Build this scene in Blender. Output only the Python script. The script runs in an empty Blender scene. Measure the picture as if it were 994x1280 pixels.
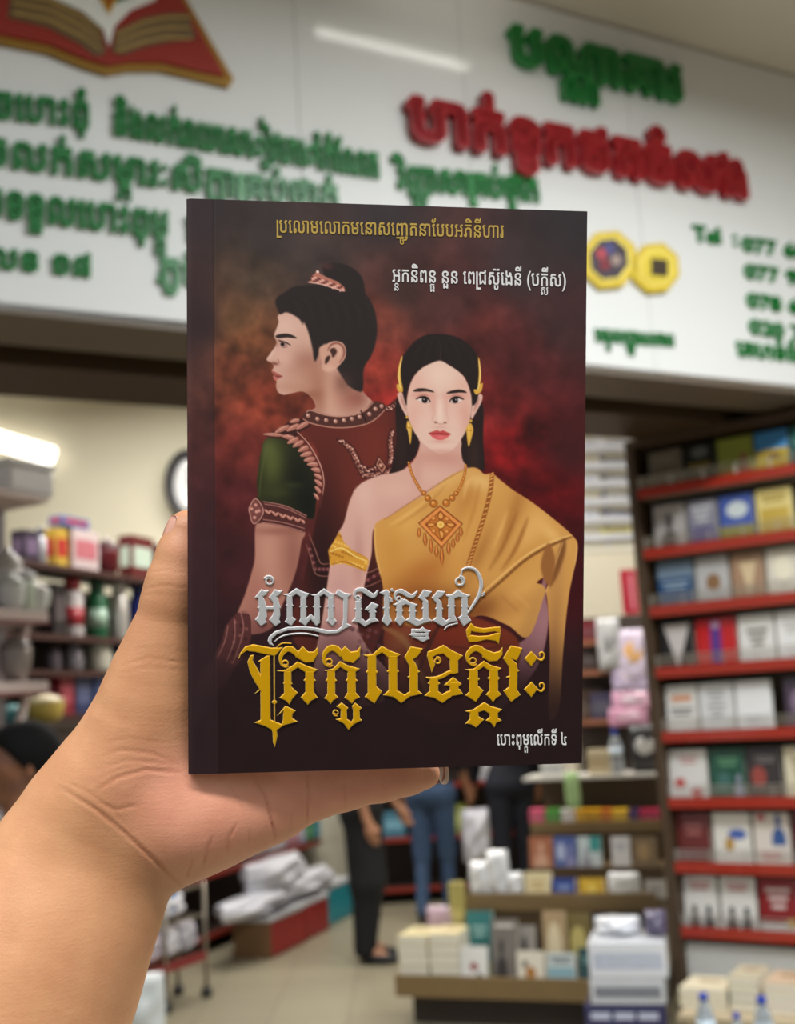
import bpy, bmesh, math, random
import numpy as np
from mathutils import Vector, Matrix, Euler

random.seed(7)
np.random.seed(7)
scene = bpy.context.scene
COL = scene.collection

# ------------------------------------------------------------------ camera
FPX, CX, CY = 1400.0, 497.0, 640.0
PITCH, ROLL = math.radians(10.0), math.radians(-3.5)
cam_data = bpy.data.cameras.new('camera')
cam_data.sensor_fit = 'VERTICAL'
cam_data.sensor_height = 24.0
cam_data.lens = 24.0 * FPX / 1280.0
cam_data.clip_start = 0.02
cam_data.dof.use_dof = True
cam_data.dof.focus_distance = 0.417
cam_data.dof.aperture_fstop = 7.2
cam = bpy.data.objects.new('camera', cam_data)
COL.objects.link(cam)
CAM_MAT = Matrix.Translation((0, 0, 1.5)) @ Euler((math.pi / 2 + PITCH, 0, 0)).to_matrix().to_4x4() @ Matrix.Rotation(ROLL, 4, 'Z')
cam.matrix_world = CAM_MAT
scene.camera = cam

# ------------------------------------------------------------------ world, exposure
world = bpy.data.worlds.new('world')
scene.world = world
world.use_nodes = True
wn = world.node_tree
bg = wn.nodes['Background']
tc = wn.nodes.new('ShaderNodeTexCoord')
sx = wn.nodes.new('ShaderNodeSeparateXYZ')
rmp = wn.nodes.new('ShaderNodeValToRGB')
mr = wn.nodes.new('ShaderNodeMapRange')
mr.inputs['From Min'].default_value = -0.35
mr.inputs['From Max'].default_value = 0.55
wn.links.new(tc.outputs['Generated'], sx.inputs[0])
wn.links.new(sx.outputs['Z'], mr.inputs['Value'])
wn.links.new(mr.outputs[0], rmp.inputs[0])
rmp.color_ramp.elements[0].color = (0.03, 0.03, 0.028, 1)
rmp.color_ramp.elements[1].color = (0.95, 0.97, 1.0, 1)
e = rmp.color_ramp.elements.new(0.42)
e.color = (0.30, 0.30, 0.295, 1)
wn.links.new(rmp.outputs[0], bg.inputs['Color'])
bg.inputs['Strength'].default_value = 1.0
vs = scene.view_settings
vs.view_transform = 'Standard'
vs.look = 'None'
vs.gamma = 1.0
vs.use_curve_mapping = False
vs.exposure = 0.0
scene.cycles.use_denoising = True
scene.cycles.max_bounces = 8
scene.cycles.sample_clamp_indirect = 6.0

def area_light(name, loc, size, power, color=(1, .97, .92), rot=(0, 0, 0), spread=math.pi):
    l = bpy.data.lights.new(name, 'AREA')
    l.shape = 'RECTANGLE'
    l.size, l.size_y = size
    l.energy = power
    l.color = color
    l.spread = spread
    o = bpy.data.objects.new(name, l)
    o.location = loc
    o.rotation_euler = rot
    COL.objects.link(o)
    return o
# fluorescent battens inside the shop, plus fill lights added over the forecourt
area_light('shop_area_light', (0.3, 6.4, 3.80), (3.6, 0.25), 105)
area_light('shop_area_light', (-2.6, 6.0, 3.80), (1.6, 0.25), 45)
area_light('shop_area_light', (2.8, 5.4, 3.80), (1.2, 0.25), 50)
area_light('shop_area_light', (-1.2, 8.0, 4.30), (3.0, 0.25), 135)  # added to brighten the upper part of the rear wall
area_light('front_fill_light', (1.95, 2.15, 3.89), (2.0, 0.25), 62, (.96, .99, 1), (0, 0, math.radians(27.5)))  # unseen, added to brighten the sign; its reflection falls behind the novel
area_light('front_fill_light', (1.62, 1.87, 3.87), (0.9, 0.25), 105, (.96, .99, 1), (0, 0, math.radians(27.5)))  # unseen, added to brighten the left of the sign
area_light('front_fill_light', (-0.3, -1.05, 3.5), (2.6, 0.7), 192, (.98, .99, 1), (math.radians(-26), 0, 0))  # unseen, added behind the camera to light the cover and arm

# ------------------------------------------------------------------ helpers
def srgb(r, g, b):
    def f(c):
        c = c / 255.0
        return c / 12.92 if c <= 0.04045 else ((c + 0.055) / 1.055) ** 2.4
    return (f(r), f(g), f(b), 1.0)

_mats = {}
def M(rgb, rough=0.55, metal=0.0, noise=0.06, scale=30.0, spec=0.5, emit=None, coat=0.0, trans=0.0, alpha=1.0, name=None):
    key = (tuple(rgb), rough, metal, noise, scale, spec, emit, coat, trans, alpha)
    if key in _mats:
        return _mats[key]
    m = bpy.data.materials.new(name or 'surface')
    m.use_nodes = True
    nt = m.node_tree
    b = nt.nodes['Principled BSDF']
    c = srgb(*rgb)
    b.inputs['Roughness'].default_value = rough
    b.inputs['Metallic'].default_value = metal
    b.inputs['Specular IOR Level'].default_value = spec
    b.inputs['Coat Weight'].default_value = coat
    b.inputs['Transmission Weight'].default_value = trans
    b.inputs['Alpha'].default_value = alpha
    if noise > 0:
        t = nt.nodes.new('ShaderNodeTexCoord')
        n = nt.nodes.new('ShaderNodeTexNoise')
        n.inputs['Scale'].default_value = scale
        n.inputs['Detail'].default_value = 4
        mix = nt.nodes.new('ShaderNodeMix')
        mix.data_type = 'RGBA'
        mix.inputs['A'].default_value = tuple(x * (1 - noise) for x in c[:3]) + (1,)
        mix.inputs['B'].default_value = tuple(min(1, x * (1 + noise)) for x in c[:3]) + (1,)
        nt.links.new(t.outputs['Object'], n.inputs['Vector'])
        nt.links.new(n.outputs['Fac'], mix.inputs['Factor'])
        nt.links.new(mix.outputs['Result'], b.inputs['Base Color'])
    else:
        b.inputs['Base Color'].default_value = c
    if emit:
        b.inputs['Emission Color'].default_value = c
        b.inputs['Emission Strength'].default_value = emit
    _mats[key] = m
    return m

class MB:
    """collects boxes, tubes, prisms and links them as ONE mesh object"""
    def __init__(s):
        s.v, s.f = [], []
    def add(s, v, f):
        o = len(s.v)
        s.v += [tuple(p) for p in v]
        s.f += [tuple(i + o for i in q) for q in f]
        return s
    def box(s, x0, x1, y0, y1, z0, z1, bev=0.0, T=None):
        bm = bmesh.new()
        bmesh.ops.create_cube(bm, size=1.0)
        for q in bm.verts:
            q.co = Vector(((x0 + x1) / 2 + q.co.x * (x1 - x0), (y0 + y1) / 2 + q.co.y * (y1 - y0), (z0 + z1) / 2 + q.co.z * (z1 - z0)))
        if bev > 0:
            bmesh.ops.bevel(bm, geom=bm.edges[:], offset=bev, segments=2, profile=0.6, affect='EDGES')
        if T is not None:
            bm.transform(T)
        return s.bm(bm)
    def bm(s, bm):
        bm.verts.index_update()
        s.add([q.co[:] for q in bm.verts], [[q.index for q in f.verts] for f in bm.faces])
        bm.free()
        return s
    def tube(s, pts, r, n=10, closed=False):
        pts = [Vector(p) for p in pts]
        rs = r if isinstance(r, (list, tuple)) else [r] * len(pts)
        rings = []
        up = None
        for i, p in enumerate(pts):
            a = pts[max(i - 1, 0)] if not closed else pts[i - 1]
            b = pts[min(i + 1, len(pts) - 1)] if not closed else pts[(i + 1) % len(pts)]
            t = (b - a).normalized()
            if up is None:
                up = Vector((0, 0, 1)) if abs(t.z) < .9 else Vector((1, 0, 0))
            x = t.cross(up).normalized()
            y = x.cross(t).normalized()
            up = y
            rings.append([p + x * (math.cos(k * 2 * math.pi / n) * rs[i]) + y * (math.sin(k * 2 * math.pi / n) * rs[i]) for k in range(n)])
        v = [q for ring in rings for q in ring]
        f = []
        L = len(pts)
        for i in range(L if closed else L - 1):
            for k in range(n):
                a, b = i * n + k, i * n + (k + 1) % n
                c, d = ((i + 1) % L) * n + (k + 1) % n, ((i + 1) % L) * n + k
                f.append((a, b, c, d))
        if not closed:
            f.append(tuple(range(n))[::-1])
            f.append(tuple(range((L - 1) * n, L * n)))
        return s.add(v, f)
    def lathe(s, prof, n=24, c=(0, 0, 0), sx=1.0, sy=1.0):
        v, f = [], []
        for r, z in prof:
            for k in range(n):
                a = 2 * math.pi * k / n
                v.append((c[0] + r * sx * math.cos(a), c[1] + r * sy * math.sin(a), c[2] + z))
        for i in range(len(prof) - 1):
            for k in range(n):
                f.append((i * n + k, i * n + (k + 1) % n, (i + 1) * n + (k + 1) % n, (i + 1) * n + k))
        f.append(tuple(range(n))[::-1])
        f.append(tuple(range((len(prof) - 1) * n, len(prof) * n)))
        return s.add(v, f)
    def prism(s, poly, z0, z1, T=None):
        """2-D polygon (may be concave) extruded from z0 to z1, filled by triangulation"""
        bm = bmesh.new()
        a = [bm.verts.new((x, y, z1)) for x, y in poly]
        b = [bm.verts.new((x, y, z0)) for x, y in poly]
        es = [bm.edges.new((a[i], a[(i + 1) % len(a)])) for i in range(len(a))]
        bmesh.ops.triangle_fill(bm, edges=es, use_beauty=True)
        top = [f for f in bm.faces]
        m = dict(zip(a, b))
        for f in top:
            if f.normal.z < 0:
                f.normal_flip()
            bm.faces.new([m[q] for q in f.verts][::-1])
        for i in range(len(a)):
            j = (i + 1) % len(a)
            bm.faces.new((a[i], b[i], b[j], a[j]))
        bmesh.ops.recalc_face_normals(bm, faces=bm.faces[:])
        if T is not None:
            bm.transform(T)
        return s.bm(bm)
    def blob(s, c, r, n=2, T=None, jitter=0.0):
        bm = bmesh.new()
        bmesh.ops.create_icosphere(bm, subdivisions=n, radius=1.0)
        for q in bm.verts:
            d = 1 + jitter * (random.random() - .5)
            q.co = Vector((q.co.x * r[0] * d, q.co.y * r[1] * d, q.co.z * r[2] * d))
        if T is not None:
            bm.transform(T)
        for q in bm.verts:
            q.co += Vector(c)
        return s.bm(bm)
    def build(s, name, mat, parent=None, smooth=False, loc=None):
        me = bpy.data.meshes.new(name)
        me.from_pydata(s.v, [], s.f)
        me.update()
        if smooth:
            me.polygons.foreach_set('use_smooth', [True] * len(me.polygons))
        me.materials.append(mat)
        o = bpy.data.objects.new(name, me)
        if loc is not None:
            o.location = loc
        COL.objects.link(o)
        if parent is not None:
            o.parent = parent
        return o

def thing(name, label, cat, loc=(0, 0, 0), rz=0.0, group=None, rot=None):
    o = bpy.data.objects.new(name, None)
    o.empty_display_size = 0.05
    COL.objects.link(o)
    o.location = loc
    o.rotation_euler = rot if rot is not None else (0, 0, rz)
    return tag(o, label, cat, group)
def tag(o, label, cat, group=None, kind=None):
    o['label'] = label
    o['category'] = cat
    if group:
        o['group'] = group
    if kind:
        o['kind'] = kind
    return o
def struct(o):
    o['kind'] = 'structure'
    return o

CI = CAM_MAT.to_3x3()
EYE = Vector((0, 0, 1.5))
def ray(x, y):
    return CI @ Vector(((x - CX) / FPX, (CY - y) / FPX, -1.0))
def on_plane(x, y, p, n):
    r = ray(x, y)
    return EYE + r * ((Vector(p) - EYE).dot(n) / r.dot(n))
def at(x, y, Y):
    """the point seen at (x, y) that stands Y metres in front of the camera"""
    r = ray(x, y)
    return EYE + r * (Y / r.y)
def on_floor(x, y, z=0.0):
    r = ray(x, y)
    return EYE + r * ((z - 1.5) / r.z)

# ------------------------------------------------------------------ lettering
_glyphs = {}
from mathutils.geometry import interpolate_bezier, tessellate_polygon
def _contours(body):
    c = bpy.data.curves.new('g', 'FONT')
    c.body = body
    c.size = 1.0
    o = bpy.data.objects.new('g', c)
    COL.objects.link(o)
    cu = o.to_curve(bpy.context.evaluated_depsgraph_get())
    out = []
    for sp in cu.splines:
        pts = []
        if sp.type == 'BEZIER':
            bp = sp.bezier_points
            for i in range(len(bp)):
                p, q = bp[i], bp[(i + 1) % len(bp)]
                straight = (p.handle_right - p.co).length < 1e-5 and (q.handle_left - q.co).length < 1e-5
                seg = [p.co] if straight else interpolate_bezier(p.co, p.handle_right, q.handle_left, q.co, 5)[:-1]
                pts += [(v[0], v[1]) for v in seg]
        else:
            pts = [(p.co[0], p.co[1]) for p in sp.points]
        cl = []
        for p in pts:
            if not cl or abs(p[0] - cl[-1][0]) + abs(p[1] - cl[-1][1]) > 1e-5:
                cl.append(p)
        if len(cl) > 2 and abs(cl[0][0] - cl[-1][0]) + abs(cl[0][1] - cl[-1][1]) < 1e-5:
            cl.pop()
        if len(cl) > 2 and not any(len(q) == len(cl) and abs(q[0][0] - cl[0][0]) + abs(q[0][1] - cl[0][1]) + abs(q[-1][0] - cl[-1][0]) < 1e-3 for q in out):
            out.append(cl)
    o.to_curve_clear()
    bpy.data.objects.remove(o)
    bpy.data.curves.remove(c)
    return out
def _area(p):
    return .5 * sum(p[i - 1][0] * p[i][1] - p[i][0] * p[i - 1][1] for i in range(len(p)))
def _inside(pt, p):
    r = False
    for i in range(len(p)):
        (x0, y0), (x1, y1) = p[i - 1], p[i]
        if (y0 > pt[1]) != (y1 > pt[1]) and pt[0] < x0 + (pt[1] - y0) * (x1 - x0) / (y1 - y0):
            r = not r
    return r
def _grow(p, d):
    """moves every corner of a contour d to its right-hand side"""
    if d == 0:
        return p
    out = []
    n = len(p)
    for i in range(n):
        a, b, c = Vector(p[i - 1]), Vector(p[i]), Vector(p[(i + 1) % n])
        u, v = (b - a).normalized(), (c - b).normalized()
        n1, n2 = Vector((u.y, -u.x)), Vector((v.y, -v.x))
        m = n1 + n2
        m = m.normalized() / max(.55, math.sqrt(max(0, (1 + n1.dot(n2)) / 2))) if m.length > 1e-4 else n1
        out.append((b.x + m.x * d, b.y + m.y * d))
    return out
def _mesh_font(body, offset, extrude):
    c = bpy.data.curves.new('g', 'FONT')
    c.body = body
    c.size = 1.0
    c.offset = offset
    c.extrude = extrude
    c.resolution_u = 3
    o = bpy.data.objects.new('g', c)
    COL.objects.link(o)
    me = bpy.data.meshes.new_from_object(o.evaluated_get(bpy.context.evaluated_depsgraph_get()))
    v = [tuple(p.co) for p in me.vertices]
    f = [tuple(p.vertices) for p in me.polygons]
    bpy.data.meshes.remove(me)
    bpy.data.objects.remove(o)
    bpy.data.curves.remove(c)
    return v, f
def _mesh_of(body, offset, extrude):
    if offset > .01:                            # bold: the thin letter thickened by shifted copies of itself
        v0, f0 = _mesh_of(body, 0, extrude)
        mb = MB()
        for k in range(12):
            dx, dy = offset * math.cos(k * math.pi / 6), offset * math.sin(k * math.pi / 6)
            mb.add([(x + dx, y + dy, z * (1 - .004 * (k % 4))) for x, y, z in v0], f0)
        mb.add(v0, f0)
        return mb.v, mb.f
    cs = _contours(body)
    big = max(cs, key=lambda p: abs(_area(p)))
    sg = 1 if _area(big) > 0 else -1            # the turning sense of the solid contours
    solid = [p if sg > 0 else p[::-1] for p in cs if _area(p) * sg > 0]
    holes = [p if sg > 0 else p[::-1] for p in cs if _area(p) * sg < 0]
    mb = MB()
    bad = False
    for p in solid:
        loops = [_grow(p, offset)] + [_grow(h, offset) for h in holes if _inside(h[0], p)]
        base, best = loops, None
        for k in range(14):                     # touching corners can defeat the filler: nudge them until it copes
            j = .0006 * k
            lp = [[(x + j * math.sin(i * 12.9 + k), y + j * math.cos(i * 7.3 + 2 * k)) for i, (x, y) in enumerate(l)] for l in base]
            fl = [q for l in lp for q in l]
            tr = tessellate_polygon([[Vector((x, y, 0)) for x, y in l] for l in lp])
            got = sum(abs((fl[t[1]][0] - fl[t[0]][0]) * (fl[t[2]][1] - fl[t[0]][1]) - (fl[t[2]][0] - fl[t[0]][0]) * (fl[t[1]][1] - fl[t[0]][1])) / 2 for t in tr)
            want = abs(sum(_area(l) for l in lp))
            err = abs(got - want) / want
            if best is None or err < best[0]:
                best = (err, lp, fl, tr)
            if err < .02:
                break
        err, loops, flat, tris = best
        bad = bad or err > .02
        N = len(flat)
        v = [(x, y, 1.0) for x, y in flat] + [(x, y, -1.0) for x, y in flat]
        f = []
        for t in tris:
            A = (flat[t[1]][0] - flat[t[0]][0]) * (flat[t[2]][1] - flat[t[0]][1]) - (flat[t[2]][0] - flat[t[0]][0]) * (flat[t[1]][1] - flat[t[0]][1])
            t = tuple(t) if A > 0 else tuple(t[::-1])
            f.append(t)
            f.append(tuple(i + N for i in t[::-1]))
        k = 0
        for l in loops:
            for i in range(len(l)):
                a_, b_ = k + i, k + (i + 1) % len(l)
                f.append((b_, a_, a_ + N, b_ + N))
            k += len(l)
        mb.add(v, f)
    if bad:
        return _mesh_font(body, offset, extrude)
    return mb.v, mb.f
_bar = None
def glyph(ch, offset):
    global _bar
    k = (ch, offset)
    if k not in _glyphs:
        if _bar is None:
            _bar = max(p[0] for c in _contours('|') for p in c)
        if ch == ' ':
            _glyphs[k] = ([], [], 0.28)
        elif ch == '{':                      # the subscript ro that hooks round the left of its letter
            b = 0.05 + offset
            mb = MB().prism([(0.02, .60), (.02 + 2 * b, .60), (.02 + 2 * b, -.16), (.34, -.16), (.34, -.16 - 1.6 * b), (.02, -.16 - 1.6 * b)], -1, 1)
            _glyphs[k] = (mb.v, mb.f, .16 + offset)
        else:
            v, f = _mesh_of(ch, offset, 1.0)
            adv = max(p[0] for c in _contours(ch + '|') for p in c) - _bar
            _glyphs[k] = (v, f, adv)
    return _glyphs[k]
def write(text, offset=0.0, gap=0.0):
    """one line of lettering in em units, z in [-1, 1]; «_» sets the next letter as a subscript"""
    mb = MB()
    x = 0.0
    last = (0.0, 0.5)
    i = 0
    while i < len(text):
        ch = text[i]
        if ch == '_':
            v, f, adv = glyph(text[i + 1], offset)
            s = 0.62
            cx = (last[0] + last[1]) / 2 - adv * s / 2
            mb.add([(cx + p[0] * s, p[1] * s - 0.43, p[2]) for p in v], f)
            i += 2
            continue
        v, f, adv = glyph(ch, offset)
        mb.add([(x + p[0], p[1], p[2]) for p in v], f)
        if adv > 0.05:
            last = (x, x + adv)
            x += adv + gap + (.07 if ch == 'ប' and text[i + 1:i + 2] == 'ា' else 0)
        i += 1
    mb.width = x
    return mb
# ================================================================== the room
ZB = 2.66                    # underside of the fascia sign
SA = math.radians(62.5)
SD = Vector((math.sin(SA), math.cos(SA), 0))       # along the sign
SN = Vector((math.cos(SA), -math.sin(SA), 0))      # towards the viewer
SP = Vector((0, 3.5, ZB))
SRZ = math.pi / 2 - SA
def sign_mat():
    return Matrix.Translation(SP) @ Matrix.Rotation(SRZ, 4, 'Z')
SINV = sign_mat().inverted()
def suv(x, y):
    p = SINV @ on_plane(x, y, SP, SN)
    return p.x, p.z

wall_mat = M((206, 200, 178), .8, noise=.04, scale=3)
floor_m = bpy.data.materials.new('floor_tiles')
floor_m.use_nodes = True
_nt = floor_m.node_tree
_b = _nt.nodes['Principled BSDF']
_tc = _nt.nodes.new('ShaderNodeTexCoord')
_br = _nt.nodes.new('ShaderNodeTexBrick')
_br.offset = 0
_br.inputs['Scale'].default_value = 1.0
_br.inputs['Brick Width'].default_value = .4
_br.inputs['Row Height'].default_value = .4
_br.inputs['Mortar Size'].default_value = .004
_br.inputs['Color1'].default_value = srgb(146, 138, 116)
_br.inputs['Color2'].default_value = srgb(140, 132, 111)
_br.inputs['Mortar'].default_value = srgb(116, 108, 90)
_nt.links.new(_tc.outputs['Object'], _br.inputs['Vector'])
_nt.links.new(_br.outputs['Color'], _b.inputs['Base Color'])
_b.inputs['Roughness'].default_value = .35
struct(MB().box(-5.2, 5.2, -.2, 9.7, -.1, 0).build('floor', floor_m))
struct(MB().box(-5.2, 5.2, 9.6, 9.7, 0, 4.6).build('wall_back', wall_mat))
struct(MB().box(-5.2, -5.1, 2.0, 9.6, 0, 4.6).build('wall_left', wall_mat))
struct(MB().box(5.1, 5.2, 2.0, 9.6, 0, 4.6).build('wall_right', wall_mat))
ceil_m = M((214, 206, 196), .7, noise=.05, scale=2)
_c = MB().box(-5.2, 5.2, 3.9, 9.7, 4.6, 4.7)
_T = Matrix.Translation(SP) @ Matrix.Rotation(SRZ, 4, 'Z')
_c.box(-3.2, 4.4, -1.3, .9, 4.09 - ZB, 4.2 - ZB, T=_T)
struct(_c.build('ceiling', ceil_m))

def sbox(name, mat, u0, u1, y0, y1, z0, z1, kind=True):
    o = MB().box(u0, u1, y0, y1, z0 - ZB, z1 - ZB).build(name, mat)
    o.matrix_world = sign_mat()
    return struct(o) if kind else o
sbox('wall_lintel', M((170, 162, 148), .7), -3.2, 4.4, .06, .26, ZB + .02, 4.085)
sbox('trim_1', M((100, 88, 74), .55, noise=.1), -3.2, 4.4, .0, .27, ZB - .012, ZB + .018)    # boxed soffit under the sign
sbox('trim_2', M((66, 48, 28), .5, noise=.15), -3.2, 4.4, .40, .75, ZB - .03, ZB + .35)  # dark shutter housing

# ------------------------------------------------------------------ fascia sign
white_acr = M((214, 214, 211), .11, noise=.015, scale=1.5, spec=.6)
sign = thing('shop_sign', 'white glossy shop fascia sign with raised green and red lettering and an open book emblem', 'sign', SP, SRZ)
board = MB()
for a, b in ((-2.9, -1.45), (-1.448, -.275), (-.273, .372), (.374, 1.115), (1.117, 2.35), (2.352, 4.2)):
    board.box(a, b, .0, .055, .0, 1.42, bev=.0012)
board.build('board', white_acr, sign)
green = M((16, 124, 50), .25, noise=.05, scale=8, coat=.2)
red = M((150, 11, 24), .25, noise=.05, scale=8, coat=.2)
def sign_row(text, A, B, hpx, mat, depth, label, off=.037, name='lettering', ky=1.0):
    ua, va = suv(*A)
    ub, vb = suv(*B)
    _, vt = suv(A[0], A[1] - hpx)
    em = (vt - va) / .58
    t = write(text, off)
    kx = (ub - ua) / t.width
    out = MB()
    out.add([(ua + p[0] * kx, -.0005 - depth * (p[2] + 1) / 2, va + (vb - va) * p[0] / t.width + p[1] * em * ky) for p in t.v], t.f)
    o = out.build(name, mat, sign)
    o['label'] = label
    return o
GL = 'raised green lettering'
sign_row('េចេបាះពុំ', (-22, 147), (113, 161), 30, green, .018, GL)
sign_row('និងលក់រាយេសៀវេភៅកំែណត', (140, 169), (474, 224), 31, green, .018, GL)
sign_row('ចលក់សម_ភារៈសិក_សា{គប់ថ_នាក់', (-22, 206), (424, 264), 31, green, .018, GL)
sign_row('ចទទួលេបាះពុម_ព  េសៀវេភៅ', (-22, 270), (400, 322), 32, green, .018, GL)
sign_row('េលខ ១៨', (-30, 333), (115, 347), 23, green, .014, GL)
sign_row('ភូមិ ៤', (196, 354), (300, 366), 30, green, .014, GL)
sign_row('វិញ_ញាសា{គប់ថ_នាក់', (496, 236), (674, 254), 27, green, .018, GL)
sign_row('បណ_ណាគារ', (635, 80), (849, 130), 42, green, .035, 'large raised green lettering', .05)
sign_row('បាក់ទូកថតចំលង', (507, 175), (931, 251), 46, red, .04, 'large raised red lettering', .06)
sign_row('Tel  :', (866, 302), (921, 308), 19, green, .014, GL, .03, ky=.85)
for k, (t, r_, y) in enumerate((('077', '60', 314), ('077', '93', 348), ('078', '65', 384), ('020', '77', 417))):
    sign_row(t, (927 + k * 3, y), (970 + k * 3, y + 6), 17, green, .014, GL, .03, 'phone_number', ky=.85)
    sign_row(r_, (979 + k * 3, y + 7), (1009 + k * 3, y + 11), 17, green, .014, GL, .03, 'phone_number', ky=.85)
sign_row('អត_តសញ_ញាណភាព', (743, 427), (843, 434), 15, green, .01, GL, .025)
sign_row('េគហទំព័រេយីង', (920, 445), (1050, 459), 17, green, .012, GL, .025)

def sign_poly(px, y0, y1, mat, name, parent, label=None):
    T = Matrix(((1, 0, 0, 0), (0, 0, -1, 0), (0, 1, 0, 0), (0, 0, 0, 1)))   # polygon plane -> sign plane, z outwards
    o = MB().prism([suv(*p) for p in px], y0, y1, T).build(name, mat, parent)
    if label:
        o['label'] = label
    return o
gold_d = M((150, 112, 40), .35, .4, noise=.1)
cover_red = M((136, 24, 12), .3, noise=.08, coat=.4)
page_b = M((92, 70, 34), .5, noise=.2, scale=40)
emb = sign_poly([(-150, 92), (-120, -20), (-70, -60), (215, -60), (222, -12), (290, 103), (284, 112), (252, 104), (200, 92), (160, 92), (133, 97), (104, 88), (60, 70), (0, 58), (-70, 60)], .0005, .02, gold_d, 'emblem', sign, 'open book emblem with gold rim')
sign_poly([(-140, 84), (-112, -20), (-60, -56), (205, -56), (214, -12), (278, 101), (250, 96), (200, 84), (160, 84), (133, 88), (104, 80), (60, 62), (0, 50), (-70, 52)], .0205, .03, cover_red, 'emblem_cover', emb, 'red book cover')
sign_poly([(-80, 10), (-60, -40), (60, -50), (132, -46), (190, -50), (204, -10), (190, 8), (160, 20), (140, 40), (133, 66), (126, 44), (100, 22), (60, 4), (15, -4), (-20, -4)], .0305, .036, M((222, 222, 214), .3), 'emblem_page', emb, 'white page')
leaf_l = M((150, 120, 58), .5, noise=.15, scale=40)
sign_poly([(12, -4), (60, 4), (100, 24), (122, 42), (129, 74), (118, 78), (96, 62), (58, 42), (8, 30)], .0305, .033, page_b, 'emblem_page', emb, 'brown page edge')
sign_poly([(137, 72), (142, 46), (176, 30), (206, 24), (232, 24), (241, 56), (206, 60), (176, 66), (150, 76)], .0305, .033, page_b, 'emblem_page', emb, 'brown page edge')
for dy in (0, 12, 24):
    sign_poly([(14, -2 + dy), (60, 7 + dy), (100, 27 + dy), (124, 47 + dy * .9), (124, 50 + dy * .9), (98, 31 + dy), (58, 11 + dy), (14, 2 + dy)], .0335, .036, leaf_l, 'emblem_leaf', emb)
    sign_poly([(141, 50 + dy * .8), (175, 34 + dy), (205, 28 + dy), (234, 28 + dy * 1.1), (235, 31 + dy * 1.1), (205, 32 + dy), (176, 38 + dy), (142, 54 + dy * .8)], .0335, .036, leaf_l, 'emblem_leaf', emb)
sign_poly([(110, -30), (150, -30), (144, 5), (133, 27), (122, 8), (112, -4)], .0365, .042, M((196, 150, 30), .3), 'emblem_flame', emb, 'yellow flame')
sign_poly([(124, -30), (140, -30), (138, 4), (133, 22), (128, 6)], .0425, .046, cover_red, 'emblem_flame', emb, 'red flame tongue')
sign_poly([(150, -30), (200, -30), (199, 3), (170, 2), (140, 13), (146, 0)], .0365, .042, M((30, 96, 40), .3), 'emblem_flame', emb, 'green flame')
yel = M((206, 178, 40), .25, noise=.1, coat=.4)
def octa(cx, cy, r, k=1.0):
    return [(cx + r * math.cos(a * math.pi / 4 + .3) , cy + r * k * math.sin(a * math.pi / 4 + .3) * 1.05) for a in range(8)]
for cx, cy, r, lab in ((758, 327, 36, 'yellow octagonal medallion with a multicoloured centre'), (816, 337, 31, 'yellow octagonal medallion with a dark square centre')):
    md = sign_poly(octa(cx, cy, r), .0005, .02, yel, 'medallion', sign, lab)
    sign_poly(octa(cx, cy, r * .8), .0205, .024, M((226, 204, 90), .3), 'medallion_ring', md)
    if r > 33:
        sign_poly(octa(cx - 2, cy, r * .68), .0245, .028, M((60, 50, 60), .3, noise=.3), 'medallion_picture', md, 'dark round picture')
        for dx, dy, c in ((-12, -6, (170, 60, 70)), (-2, -12, (70, 70, 120)), (6, 2, (150, 130, 120)), (-8, 8, (120, 30, 40))):
            sign_poly(octa(cx + dx, cy + dy, 7), .0285, .031, M(c, .3), 'medallion_motif', md)
    else:
        sign_poly(octa(cx, cy, r * .6), .0245, .028, M((214, 190, 60), .3), 'medallion_disc', md)
        sign_poly([(cx - 8, cy - 10), (cx + 12, cy - 8), (cx + 12, cy + 12), (cx - 8, cy + 10)], .0285, .032, M((60, 48, 30), .3), 'medallion_picture', md, 'dark square picture')

# slim batten whose streak shows in the glossy sign
wl_ = thing('batten_lamp', 'slim fluorescent batten lamp hung under the ceiling before the shop sign', 'lamp', SP, SRZ)
MB().tube([(-.03, -.36, 1.345), (.62, -.36, 1.345)], .012, 12).build('lamp_tube', M((255, 252, 246), .4, emit=7.0, noise=0), wl_, True)
MB().box(-.08, .67, -.39, -.33, 1.362, 1.425, bev=.004).build('lamp_body', M((220, 220, 216), .4), wl_)

sbox('trim_3', M((22, 18, 14), .7), -3.2, 4.4, .275, .395, ZB + .05, ZB + .30)   # shutter slot: recess darkness put in as a near-black box
# ================================================================== shop furniture and goods
class Frame:
    """an upright working plane standing in the shop: X along it, Y into it, Z up from the floor"""
    def __init__(s, p, rz_deg):
        s.rz = math.radians(rz_deg)
        s.m = Matrix.Translation((p[0], p[1], 0)) @ Matrix.Rotation(s.rz, 4, 'Z')
        s.i = s.m.inverted()
        s.n = (s.m.to_3x3() @ Vector((0, 1, 0)))
    def uz(s, x, y, c=0.0):
        p = s.i @ on_plane(x, y, s.m @ Vector((0, c, 0)), s.n)
        return p.x, p.z
    def w(s, u, c, z):
        return s.m @ Vector((u, c, z))
    def bb(s, x0, y0, x1, y1, c=0.0):
        """picture box -> centre u, base z, width, height on the plane at depth c"""
        a = s.uz((x0 + x1) / 2, y1, c)
        b = s.uz((x0 + x1) / 2, y0, c)
        l = s.uz(x0, (y0 + y1) / 2, c)
        r = s.uz(x1, (y0 + y1) / 2, c)
        return (l[0] + r[0]) / 2, a[1], r[0] - l[0], b[1] - a[1]

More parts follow.
